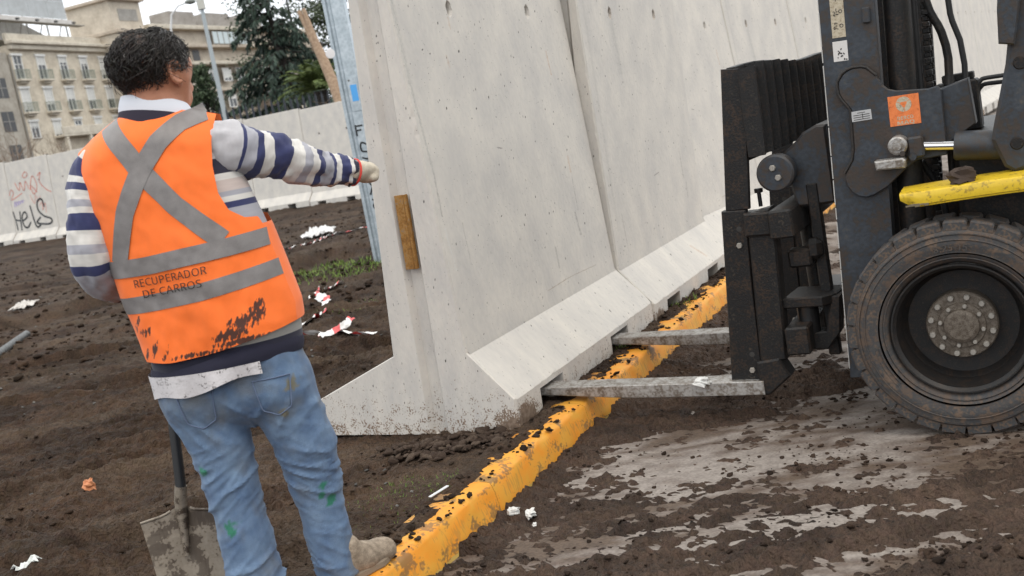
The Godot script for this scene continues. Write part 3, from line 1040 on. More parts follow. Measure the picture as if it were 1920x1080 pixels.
func far_window(parent: Node3D, s: float, top: float, w: float, h: float, fm: Material, gm: Material, sm: Material, blind: float, lintel := true) -> void:
	var b := B.new()
	# surround set proud of the wall, with a roller box on top
	b.bx(Vector3(s - w * 0.5 - 0.06, top - h * 0.5, 0.03), Vector3(0.12, h, 0.14), 0.01)
	b.bx(Vector3(s + w * 0.5 + 0.06, top - h * 0.5, 0.03), Vector3(0.12, h, 0.14), 0.01)
	if lintel: b.bx(Vector3(s, top + 0.12, 0.06), Vector3(w + 0.5, 0.24, 0.24), 0.02)
	b.bx(Vector3(s, top - h - 0.05, 0.08), Vector3(w + 0.3, 0.1, 0.24), 0.02)
	b.bx(Vector3(s, top - h * 0.5, 0.035), Vector3(0.07, h, 0.05), 0.005)
	b.bx(Vector3(s, top - h * 0.36, 0.035), Vector3(w, 0.06, 0.05), 0.005)
	var f := obj("window", b, fm, parent)
	b = B.new()
	b.bx(Vector3(s, top - h * 0.5, 0.008), Vector3(w, h, 0.02), 0.001)
	obj("pane", b, gm, f)
	if blind > 0.0:
		b = B.new()
		b.bx(Vector3(s + 0.0, top - h * blind * 0.5, 0.028), Vector3(w - 0.02, h * blind, 0.012), 0.002)
		obj("blind", b, sm, f)

func far_balcony(parent: Node3D, s: float, foot: float, w: float, slab: Material, rail: Material) -> void:
	var b := B.new()
	b.bx(Vector3(s, foot - 0.1, 0.32), Vector3(w, 0.2, 0.64), 0.03)
	b.bx(Vector3(s, foot - 0.3, 0.2), Vector3(w * 0.7, 0.2, 0.36), 0.03)
	var o := obj("balcony", b, slab, parent)
	b = B.new()
	for k in 15:
		var x := s - w * 0.47 + w * 0.94 * k / 14.0
		b.bx(Vector3(x, foot + 0.45, 0.58), Vector3(0.025, 0.9, 0.025), 0.002)
	for e in [-0.47, 0.47]:
		for k in 4: b.bx(Vector3(s + w * e, foot + 0.45, 0.1 + 0.15 * k), Vector3(0.025, 0.9, 0.025), 0.002)
		b.bx(Vector3(s + w * e, foot + 0.92, 0.3), Vector3(0.05, 0.05, 0.6), 0.01)
	b.bx(Vector3(s, foot + 0.92, 0.58), Vector3(w, 0.05, 0.05), 0.01)
	b.bx(Vector3(s, foot + 0.08, 0.58), Vector3(w, 0.04, 0.04), 0.01)
	obj("railing", b, rail, o)

func build_background() -> void:
	var cream := far_mat(lin(0.66, 0.595, 0.49), 0.9, 1)
	var trim := far_mat(lin(0.66, 0.61, 0.52), 0.9, 2)
	var white := mat(lin(0.72, 0.72, 0.70), 0.6)
	var glass := mat(lin(0.045, 0.05, 0.055), 0.12, 0.0, {"spec": 0.6})
	var blind := mat(lin(0.62, 0.62, 0.6), 0.8)
	var railm := mat(lin(0.30, 0.33, 0.28), 0.6, 0.3)
	var grey := far_mat(lin(0.36, 0.35, 0.33), 0.9, 3)
	var r := RandomNumberGenerator.new()
	r.seed = 11
	# the cream apartment house
	var a := thing("apartment_building", "cream apartment house with rows of white shuttered windows and small balconies", "building", W(-43.32, 0.0, 110.0))
	a.rotation.y = deg_to_rad(75.0)
	var b := B.new()
	b.bx(Vector3(8.1, 8.75, -6.0), Vector3(17.8, 17.5, 12.0), 0.03)
	obj("wall", b, cream, a)
	b = B.new()
	b.bx(Vector3(8.2, 17.3, 0.18), Vector3(18.2, 0.5, 0.5), 0.06)
	b.bx(Vector3(8.25, 17.72, 0.3), Vector3(18.6, 0.35, 0.9), 0.06)
	obj("cornice", b, trim, a)
	b = B.new()
	b.bx(Vector3(8.1, 18.28, -0.15), Vector3(18.0, 0.75, 0.35), 0.04)
	obj("parapet", b, trim, a)
	for row in 2:
		for k in 5:
			var top: float = [16.45, 13.25][row]
			far_window(a, k * 3.55, top, 1.1, 2.25, white, glass, blind, [0.0, 0.5, 0.8, 0.35, 0.62, 0.9, 0.25, 0.55, 0.7, 0.3][(row * 5 + k * 3) % 10])
			far_balcony(a, k * 3.55, top - 2.3, 1.75, trim, railm)
	for k in 5:
		far_window(a, 0.2 + k * 3.55, 10.0, 1.05, 1.55, white, glass, blind, [0.3, 0.9, 0.1, 0.95, 0.5][k])
		far_window(a, 0.2 + k * 3.55, 6.4, 1.1, 2.0, white, glass, blind, [0.0, 0.4, 0.2, 0.6, 0.0][k])
	b = B.new()
	b.bx(Vector3(9.5, 8.35, 0.55), Vector3(13.0, 0.22, 1.1), 0.04)
	b.bx(Vector3(9.5, 8.85, 1.05), Vector3(13.0, 0.8, 0.12), 0.04)
	obj("terrace", b, trim, a)
	for k in 4:
		b = B.new()
		b.bx(Vector3(3.6 + 4.0 * k, 4.1, 0.9), Vector3(0.4, 8.2, 0.4), 0.04)
		obj("pillar", b, trim, a)
	# lower grey neighbour with dark windows
	var nb := thing("apartment_building", "grey beige house with dark square windows beside the cream house", "building", W(-43.32, 0.0, 110.0))
	nb.rotation.y = deg_to_rad(75.0)
	b = B.new()
	b.bx(Vector3(-11.0, 8.4, -6.2), Vector3(20.0, 16.8, 12.0), 0.03)
	obj("wall", b, far_mat(lin(0.44, 0.41, 0.36), 0.9, 4), nb)
	b = B.new()
	b.tube([Vector3(-0.92, 0, -0.08), Vector3(-0.92, 16.6, -0.08)], 0.07, 8)
	obj("downpipe", b, grey, nb)
	for row in 4:
		for k in 3:
			var wx := -3.0 - 3.6 * k
			b = B.new()
			b.bx(Vector3(wx, 13.4 - 3.2 * row, -0.19), Vector3(1.75, 1.9, 0.06), 0.01)
			var w := obj("window", b, mat(lin(0.04, 0.042, 0.045), 0.3), nb)
			b = B.new()
			b.bx(Vector3(wx, 13.4 - 3.2 * row, -0.15), Vector3(0.08, 1.8, 0.04), 0.005)
			b.bx(Vector3(wx, 13.4 - 3.2 * row, -0.149), Vector3(1.7, 0.06, 0.035), 0.005)
			obj("glazing_bar", b, grey, w)
	# hoarding on the roof and the plant room under it
	var h := thing("roof_billboard", "large pale grey billboard on steel legs above the cream house", "billboard", W(-43.32, 18.6, 110.0))
	h.rotation.y = deg_to_rad(75.0)
	var sheet := far_mat(lin(0.50, 0.53, 0.55), 0.6, 6, 0.15)
	for k in 7:
		for q in 3:
			b = B.new()
			b.bx(Vector3(-9.0 + 3.0 * k, 2.9 + 1.82 * q, -0.6), Vector3(2.97, 1.79, 0.08), 0.01)
			obj("sheet", b, sheet, h)
	b = B.new()
	b.bx(Vector3(0.3, 1.62, -0.4), Vector3(21.5, 0.55, 0.08), 0.02)
	obj("lower_band", b, far_mat(lin(0.60, 0.58, 0.56), 0.6, 7, 0.15), h)
	b = B.new()
	b.bx(Vector3(0.5, 1.2, 0.1), Vector3(22.5, 0.08, 0.9), 0.02)
	obj("catwalk", b, grey, h)
	for k in 7:
		b = B.new()
		b.tube([Vector3(-9 + 3.2 * k, -0.1, -0.7), Vector3(-9 + 3.2 * k, 1.6, -0.7)], 0.09, 8)
		b.tube([Vector3(-9 + 3.2 * k + 0.6, -0.1, -2.4), Vector3(-9 + 3.2 * k, 2.6, -0.75)], 0.06, 8)
		obj("leg", b, grey, h)
		b = B.new()
		b.bx(Vector3(-8 + 3.0 * k, 1.42, 0.45), Vector3(0.34, 0.2, 0.3), 0.04)
		obj("floodlight", b, mat(lin(0.06, 0.06, 0.06), 0.5), h)
	var pr := B.new()
	pr.prism(Transform3D(Basis(), Vector3(-9.0, 18.55, -7.5)), [Vector2(0, 0), Vector2(20.0, 0), Vector2(16.2, 1.3), Vector2(13.6, 2.1), Vector2(0, 2.1)], 5.0, 0.05)
	obj("roof_shed", pr, far_mat(lin(0.48, 0.47, 0.45), 0.8, 8), a)
	# second house with its stair tower
	var c := thing("corner_building", "beige corner building with a stair tower, aerials and a glazed top floor", "building", W(-38.1, 0.0, 125.0))
	c.rotation.y = deg_to_rad(68.0)
	var beige := far_mat(lin(0.60, 0.54, 0.455), 0.9, 9)
	var beige2 := far_mat(lin(0.54, 0.47, 0.39), 0.9, 10)
	b = B.new()
	b.bx(Vector3(2.6, 9.4, -3.0), Vector3(7.4, 18.8, 9.0), 0.04)
	b.bx(Vector3(2.3, 20.6, -2.6), Vector3(5.2, 3.9, 6.0), 0.04)
	obj("tower", b, beige, c)
	b = B.new()
	b.bx(Vector3(2.5, 21.0, 0.42), Vector3(3.2, 1.3, 0.05), 0.01)
	obj("tower_window", b, grey, c)
	b = B.new()
	b.bx(Vector3(2.3, 22.7, -2.5), Vector3(6.0, 0.35, 6.8), 0.05)
	b.bx(Vector3(2.6, 19.0, -2.9), Vector3(7.8, 0.4, 9.4), 0.05)
	obj("tower_ledge", b, beige2, c)
	b = B.new()
	b.bx(Vector3(25.0, 9.9, -5.2), Vector3(39.0, 19.8, 9.0), 0.04)
	obj("wall", b, beige, c)
	for q in 5:
		b = B.new()
		var y: float = [19.9, 17.6, 15.5, 12.2, 9.0][q]
		b.bx(Vector3(25.2, y, -0.35), Vector3(38.4, [0.5, 0.35, 0.4, 0.35, 0.35][q], [1.2, 1.6, 1.9, 1.2, 1.0][q]), 0.05)
		obj("ledge", b, beige2 if q % 2 else trim, c)
	b = B.new()
	b.bx(Vector3(11.5, 16.5, -0.55), Vector3(8.8, 1.8, 0.1), 0.02)
	obj("recessed_wall", b, beige2, c)
	for k in 3:
		b = B.new()
		b.bx(Vector3(9.5 + 2.6 * k, 16.6, -0.46), Vector3(1.4, 1.3, 0.06), 0.01)
		obj("dark_window", b, mat(lin(0.05, 0.05, 0.05), 0.4), c)
	# glazed verandah: each light a pane
	for k in 7:
		b = B.new()
		b.bx(Vector3(18.0 + 1.15 * k, 18.7, 0.16), Vector3(0.07, 1.7, 0.12), 0.01)
		var post := obj("verandah_post", b, grey, c)
		b = B.new()
		b.bx(Vector3(18.58 + 1.15 * k, 18.7, 0.14), Vector3(1.06, 1.5, 0.03), 0.004)
		obj("verandah_pane", b, mat(lin(0.52, 0.60, 0.62), 0.2), c)
	for row in 3:
		for k in 10:
			far_window(c, 7.6 + 3.0 * k, [14.9, 11.6, 8.2][row], 1.5, 1.6, white, glass, blind, [0.0, 0.3, 0.0, 0.8, 0.4][(k * 2 + row) % 5], false)
	for k in 3:
		b = B.new()
		var y2 := 12.7 - 3.2 * k
		b.bx(Vector3(10.5, y2, 0.6), Vector3(6.0, 0.9, 0.14), 0.03)
		b.bx(Vector3(10.5, y2 - 0.5, 0.1), Vector3(6.0, 0.15, 1.2), 0.03)
		obj("balcony", b, trim, c)
	for k in 7:
		b = B.new()
		var x := 0.3 + 1.0 * k
		var ht := r.randf_range(1.4, 3.2)
		b.tube([Vector3(x, 22.5, -0.5), Vector3(x, 22.8 + ht, -0.5)], 0.05, 6)
		b.bx(Vector3(x + 0.12, 22.9 + ht * 0.6, -0.42), Vector3(0.28, ht * 0.65, 0.16), 0.03)
		obj("aerial", b, mat(lin(0.55, 0.55, 0.54), 0.5), c)
	for k in 3:
		b = B.new()
		b.bx(Vector3(15.0 + 7.5 * k, 21.0, -3.0), Vector3(5.0, 2.4, 3.0), 0.08)
		obj("roof_shed", b, far_mat(lin(0.36, 0.34, 0.32), 0.9, 13 + k), c)
	b = B.new()
	for k in 3: b.tube([Vector3(18.0 + 0.5 * k, 20.0, -1.0), Vector3(18.25 + 0.25 * k, 25.0, -1.0)], 0.05, 6)
	for k in 10: b.bar(Vector3(18.0, 20.4 + 0.45 * k, -1.0), Vector3(19.0, 20.6 + 0.45 * k, -1.0), 0.04, 0.04)
	obj("lattice_mast", b, grey, c)
	street_lamps()
	trees(r)

func street_lamps() -> void:
	var gal := mat(lin(0.36, 0.40, 0.42), 0.5, 0.4)
	var p := thing("lamp_pole", "tall thin galvanised lamp pole rising behind the far wall", "lamp post", W(-9.42, 0.2, 42.0))
	var b := B.new()
	b.tube([Vector3(0, 0, 0), Vector3(0, 5, 0), Vector3(0, 9.5, 0)], [0.11, 0.085, 0.055], 12)
	obj("pole", b, gal, p)
	b = B.new()
	b.tube([Vector3(0, 7.35, 0), Vector3(0, 9.2, 0)], [0.15, 0.14], 12)
	obj("sleeve", b, mat(lin(0.50, 0.50, 0.46), 0.6), p)
	b = B.new()
	b.tube([Vector3(0, 9.4, 0), Vector3(-0.5, 9.8, 0), Vector3(-1.4, 9.9, 0)], 0.04, 8)
	b.bx(Vector3(-1.7, 9.88, 0), Vector3(0.7, 0.14, 0.26), 0.04)
	obj("lamp_head", b, gal, p)
	p = thing("street_lamp", "slender white street lamp with a curved arm before the corner building", "lamp post", W(-17.9, 0.2, 70.0))
	b = B.new()
	b.tube([Vector3(0, 0, 0), Vector3(0, 8, 0), Vector3(0.05, 10.6, 0), Vector3(0.3, 11.5, 0), Vector3(0.8, 11.95, 0), Vector3(1.3, 12.05, 0)], [0.12, 0.09, 0.07, 0.06, 0.05, 0.05], 8)
	obj("pole", b, mat(lin(0.66, 0.67, 0.68), 0.5), p)
	b = B.new()
	b.lathe(Transform3D(Basis(Vector3(1, 0, 0), Vector3(0, 0, 1), Vector3(0, -1, 0)), Vector3(1.6, 12.1, 0)), [Vector2(0.0, -0.16), Vector2(0.2, -0.12), Vector2(0.34, 0.0), Vector2(0.3, 0.12), Vector2(0.0, 0.2)], 14)
	obj("lamp_head", b, mat(lin(0.22, 0.24, 0.22), 0.6), p)

func leaf(b: B, p: Vector3, d: Vector3, w: float, l: float, r: RandomNumberGenerator) -> void:
	var s := d.cross(Vector3(r.randf_range(-1, 1), r.randf_range(-1, 1), r.randf_range(-1, 1))).normalized() * w
	var n := s.cross(d).normalized()
	var i := b.v.size()
	b.vert(p - s * 0.5, n); b.vert(p + s * 0.5, n); b.vert(p + d * l + s * 0.1, n); b.vert(p + d * l * 0.6 - s * 0.75, n)
	b.ix.append_array(PackedInt32Array([i, i + 2, i + 1, i, i + 3, i + 2]))

func trees(r: RandomNumberGenerator) -> void:
	var needle := mat(Color.WHITE, 0.7, 0.0, {"vc": true, "back": lin(0.02, 0.035, 0.02)})
	var bark := mat(lin(0.07, 0.055, 0.045), 0.95, 0.0, {"tex": grey_tex(256, nbytes(256, 71, 0.04, 4)), "tri": 1.0})
	var nz := fnl(91, 0.7, 3)
	# the cedar: tiers of drooping limbs
	var t := thing("cedar_tree", "dark green cedar with drooping tiers of limbs behind the far wall", "tree", W(-7.6, 0.2, 48.0))
	var b := B.new()
	b.tube([Vector3(0, -0.2, 0), Vector3(-0.05, 3, 0), Vector3(-0.35, 6.5, 0), Vector3(-0.6, 9.6, 0)], [0.34, 0.26, 0.14, 0.03], 10)
	var lb := B.new()
	var y := 1.4
	while y < 9.5:
		var reach := lerpf(3.9, 0.7, pow((y - 1.2) / 8.3, 0.8)) * r.randf_range(0.75, 1.2)
		var n := 3 if y < 7 else 2
		for k in n:
			var an := r.randf() * TAU
			var dir := Vector3(cos(an), 0, sin(an) * 0.8)
			var o := Vector3(lerpf(0, -0.6, y / 9.6), y, 0)
			var path := []
			for s in 9:
				var q := s / 8.0
				path.append(o + dir * reach * q + Vector3(0, 0.35 * q * reach * 0.5 - 0.42 * q * q * reach, 0) + Vector3(nz.get_noise_2d(q * 3.0, y * 9.0 + k), nz.get_noise_2d(q * 3.0 + 9.0, y * 7.0 + k) * 0.6, 0) * 0.3)
			b.tube(path, [0.06, 0.055, 0.05, 0.045, 0.04, 0.03, 0.025, 0.02, 0.01], 5, false)
			for m in int(90 * reach / 2.0):
				var q := pow(r.randf(), 0.7)
				var f := q * 8.0
				var i := mini(int(f), 7)
				var p: Vector3 = (path[i] as Vector3).lerp(path[i + 1], f - i)
				var side := dir.cross(Vector3.UP) * r.randf_range(-1, 1)
				p += side * 0.32 * reach * (1.05 - q) * r.randf() + Vector3(0, r.randf_range(-0.12, 0.1), 0)
				var dd := (dir * r.randf_range(0.0, 0.7) + side * 0.7 + Vector3(0, -r.randf_range(0.3, 1.3), 0)).normalized()
				var g := r.randf()
				lb.col = Color(0.018, 0.034, 0.024).lerp(Color(0.05, 0.085, 0.06), g * g)
				leaf(lb, p, dd, r.randf_range(0.05, 0.11), r.randf_range(0.14, 0.38), r)
		y += r.randf_range(0.2, 0.34)
	obj("trunk", b, bark, t)
	obj("crown", lb, needle, t)
	# broadleaf evergreens behind it
	var specs := [[Vector3(-9.0, 0.2, 60.0), 3.5, 11.5, Color(0.03, 0.045, 0.022), Color(0.085, 0.11, 0.055), "dark evergreen tree behind the cedar and the palm"], [Vector3(-11.4, 0.2, 66.0), 2.4, 6.0, Color(0.022, 0.036, 0.02), Color(0.06, 0.085, 0.05), "low dense evergreen tree behind the foot of the cedar"], [Vector3(-14.1, 0.2, 59.0), 0.9, 7.1, Color(0.03, 0.05, 0.025), Color(0.08, 0.12, 0.06), "narrow young conifer in front of the corner building"], [Vector3(-5.9, 0.2, 56.0), 2.2, 9.4, Color(0.03, 0.045, 0.022), Color(0.08, 0.10, 0.05), "dark evergreen tree partly hidden by the steel post"]]
	for sp in specs:
		var e := thing("evergreen_tree", sp[5], "tree", W(sp[0].x, sp[0].y, sp[0].z))
		var hb := B.new()
		var ht: float = sp[2]
		var rad: float = sp[1]
		hb.tube([Vector3(0, -0.2, 0), Vector3(0.1, ht * 0.5, 0), Vector3(0, ht * 0.92, 0)], [0.2, 0.13, 0.03], 8)
		for k in 14:
			var an := r.randf() * TAU
			var yy := r.randf_range(0.3, 0.85) * ht
			hb.tube([Vector3(0.05, yy - 0.5, 0), Vector3(cos(an) * rad * 0.4, yy + 0.1, sin(an) * rad * 0.4), Vector3(cos(an) * rad * 0.8, yy + 0.5, sin(an) * rad * 0.8)], [0.06, 0.04, 0.015], 5, false)
		obj("trunk", hb, bark, e)
		var cb := B.new()
		for k in 70:
			var an := r.randf() * TAU
			var yy := 0.22 + 0.78 * r.randf()
			var wdt := rad * (sqrt(clampf(1.0 - pow((yy - 0.55) / 0.47, 2.0), 0.05, 1.0)))
			var rr := wdt * sqrt(r.randf())
			var ctr := Vector3(cos(an) * rr, yy * ht, sin(an) * rr)
			var cr := r.randf_range(0.25, 0.55) * (0.5 + rad * 0.25)
			for m in 95:
				var dv := Vector3(r.randfn(), r.randfn() * 0.7, r.randfn()) * cr * 0.55
				cb.col = (sp[3] as Color).lerp(sp[4], pow(r.randf(), 1.6))
				leaf(cb, ctr + dv, (dv + Vector3(0, -0.2, 0) + Vector3(r.randfn(), r.randfn(), r.randfn()) * 0.3).normalized(), r.randf_range(0.05, 0.1), r.randf_range(0.1, 0.22), r)
		obj("crown", cb, needle, e)
	# palm
	var pm := thing("palm_tree", "bushy green palm showing above the far wall beside the bare trunk", "tree", W(-5.25, 0.25, 38.5))
	b = B.new()
	b.tube([Vector3(0, -0.1, 0), Vector3(0, 3.4, 0)], [0.3, 0.26], 10)
	obj("trunk", b, bark, pm)
	lb = B.new()
	for k in 54:
		var an := r.randf() * TAU
		var el := r.randf_range(0.3, 1.5)
		var ln := r.randf_range(1.4, 2.0)
		var dir := Vector3(cos(an) * cos(el), sin(el), sin(an) * cos(el))
		var prev := Vector3(0, 3.45, 0)
		for s in 22:
			var q := (s + 1) / 22.0
			var p := Vector3(0, 3.45, 0) + dir * ln * q + Vector3(0, -0.75 * q * q * ln * 0.6, 0)
			var d := (p - prev).normalized()
			var sd := d.cross(Vector3.UP).normalized()
			var g := r.randf()
			lb.col = Color(0.055, 0.085, 0.022).lerp(Color(0.13, 0.17, 0.045), g)
			for e in [-1.0, 1.0]:
				var ld: Vector3 = (d * 0.8 + sd * e * 0.7 + Vector3(0, -0.25, 0)).normalized()
				leaf(lb, p, ld, 0.03, 0.42 * (1.1 - q * 0.7), r)
			leaf(lb, prev, d, 0.035, ln / 20.0, r)
			prev = p
	obj("crown", lb, needle, pm)
	# lopped trunk
	var tan := ramp_tex(256, [[nbytes(256, 81, 0.03, 4), 0.6], [nbytes(256, 82, 0.1, 3), 0.4]], [[0.0, Color(0.16, 0.10, 0.07)], [0.45, Color(0.36, 0.25, 0.17)], [0.65, Color(0.46, 0.34, 0.24)], [1.0, Color(0.55, 0.45, 0.35)]])
	var tb := thing("lopped_trunk", "bare tan tree trunk, lopped at its fork, leaning behind the far wall", "tree", W(-4.02, 0.1, 34.0))
	b = B.new()
	b.tube([Vector3(0.1, -0.1, 0), Vector3(0.0, 1.6, 0), Vector3(-0.08, 2.75, 0), Vector3(-0.2, 3.5, 0), Vector3(-0.36, 4.25, 0), Vector3(-0.55, 4.95, 0), Vector3(-0.78, 5.72, 0)], [0.24, 0.2, 0.17, 0.165, 0.15, 0.12, 0.06], 12)
	b.tube([Vector3(-0.36, 4.3, 0.02), Vector3(-0.5, 5.0, 0.06), Vector3(-0.62, 5.75, 0.1)], [0.11, 0.09, 0.06], 10)
	b.tube([Vector3(-0.06, 2.9, 0), Vector3(0.12, 3.15, 0), Vector3(0.16, 3.3, 0)], [0.11, 0.1, 0.08], 8)
	obj("trunk", b, mat(Color.WHITE, 0.9, 0.0, {"tex": tan, "tri": 1.2}), tb)
	# bare twiggy trees by the houses and by the post
	var twig := mat(lin(0.22, 0.165, 0.125), 0.9)
	for s in [[-31.5, 75.0, 8.6, 0.9, "bare leafless young tree in front of the cream house"], [-28.2, 74.0, 6.8, 1.0, "bare leafless tree, lower, below the terrace of the cream house"], [-10.2, 56.0, 6.2, 1.0, "reddish bare thicket tree below the corner building"], [-3.55, 37.0, 4.6, 0.8, "bare twiggy tree beside the lopped trunk"], [-13.6, 70.0, 6.6, 1.0, "bare leafless tree by the narrow conifer"]]:
		var bt := thing("bare_tree", s[4], "tree", W(s[0], 0.2, s[1]))
		b = B.new()
		var ends := []
		b.tube([Vector3(0, -0.2, 0), Vector3(0.05, s[2] * 0.35, 0)], [0.13, 0.09], 6, false)
		for k in 9:
			ends.append([Vector3(0.05, s[2] * r.randf_range(0.2, 0.36), 0), Vector3(r.randf_range(-1, 1) * s[3], r.randf_range(1.2, 2.4), r.randf_range(-1, 1)).normalized(), s[2] * 0.3, 0.055])
		var gen := 0
		var bb := B.new()
		while gen < 4:
			var nx := []
			for e in ends:
				var p0: Vector3 = e[0]
				var d0: Vector3 = e[1]
				var p1: Vector3 = p0 + d0 * e[2] * 0.5 + Vector3(r.randfn(), r.randfn(), r.randfn()) * e[2] * 0.05
				var p2: Vector3 = p0 + d0 * e[2]
				bb.tube([p0, p1, p2], [e[3], e[3] * 0.8, e[3] * 0.6], 4, false)
				if gen < 3:
					for m in (3 if gen < 2 else 2):
						nx.append([p1.lerp(p2, r.randf()), (d0 + Vector3(r.randfn(), r.randfn() * 0.6, r.randfn()) * 0.55).normalized(), e[2] * r.randf_range(0.5, 0.75), e[3] * 0.5])
			ends = nx
			gen += 1
		obj("trunk", b, twig, bt)
		obj("crown", bb, twig, bt)
	# iron fence behind the far wall
	var iron := mat(lin(0.035, 0.04, 0.05), 0.5, 0.4)
	var fe := thing("iron_fence", "dark blue iron fence standing behind the far wall under the trees", "fence", W(-9.6, 0.2, 35.6))
	for k in 30:
		b = B.new()
		b.bx(Vector3(k * 0.2, 1.6, -0.05 * k), Vector3(0.07, 3.2 + 0.05 * (k % 2), 0.05), 0.01)
		b.poly([Vector3(k * 0.2 - 0.035, 3.2, -0.05 * k), Vector3(k * 0.2 + 0.035, 3.2, -0.05 * k), Vector3(k * 0.2, 3.36, -0.05 * k)], Vector3(0, 0, 1))
		obj("picket", b, iron, fe)
	for y3 in [0.5, 2.75]:
		b = B.new()
		b.bar(Vector3(-0.1, y3, 0.0), Vector3(5.9, y3, -1.46), 0.06, 0.05)
		obj("rail", b, iron, fe)

# ---------- forklift: x towards the fork tips, y up from the road, z away from the camera side ----------
func text_flat(s: String, size: float, font := "Droid Sans", bold := true) -> B:
	# lettering as flat faces in the xy plane, centred
	var tm := TextMesh.new()
	var f := SystemFont.new()
	f.font_names = PackedStringArray([font])
	f.font_weight = 700 if bold else 400
	tm.font = f
	tm.text = s
	tm.font_size = 64
	tm.pixel_size = size / 46.0
	tm.depth = 0.0
	tm.curve_step = 2.0
	var b := B.new()
	var a := tm.surface_get_arrays(0)
	if a.size() == 0 or a[Mesh.ARRAY_VERTEX] == null: return b
	var vs: PackedVector3Array = a[Mesh.ARRAY_VERTEX]
	var id: PackedInt32Array = a[Mesh.ARRAY_INDEX] if a[Mesh.ARRAY_INDEX] != null else PackedInt32Array(range(vs.size()))
	var ns: PackedVector3Array = a[Mesh.ARRAY_NORMAL]
	for k in range(0, id.size(), 3):
		if ns[id[k]].z < 0.5: continue
		b.poly([vs[id[k]], vs[id[k + 1]], vs[id[k + 2]]], Vector3(0, 0, 1))
	return b

func warp(b: B, f: Callable) -> B:
	# lay flat faces on a curved surface
	for k in b.v.size():
		b.v[k] = f.call(b.v[k])
	for k in range(0, b.ix.size(), 3):
		var nn := -(b.v[b.ix[k + 1]] - b.v[b.ix[k]]).cross(b.v[b.ix[k + 2]] - b.v[b.ix[k]])
		if nn.length_squared() > 1e-18:
			nn = nn.normalized()
			for e in 3: b.n[b.ix[k + e]] = nn
	return b

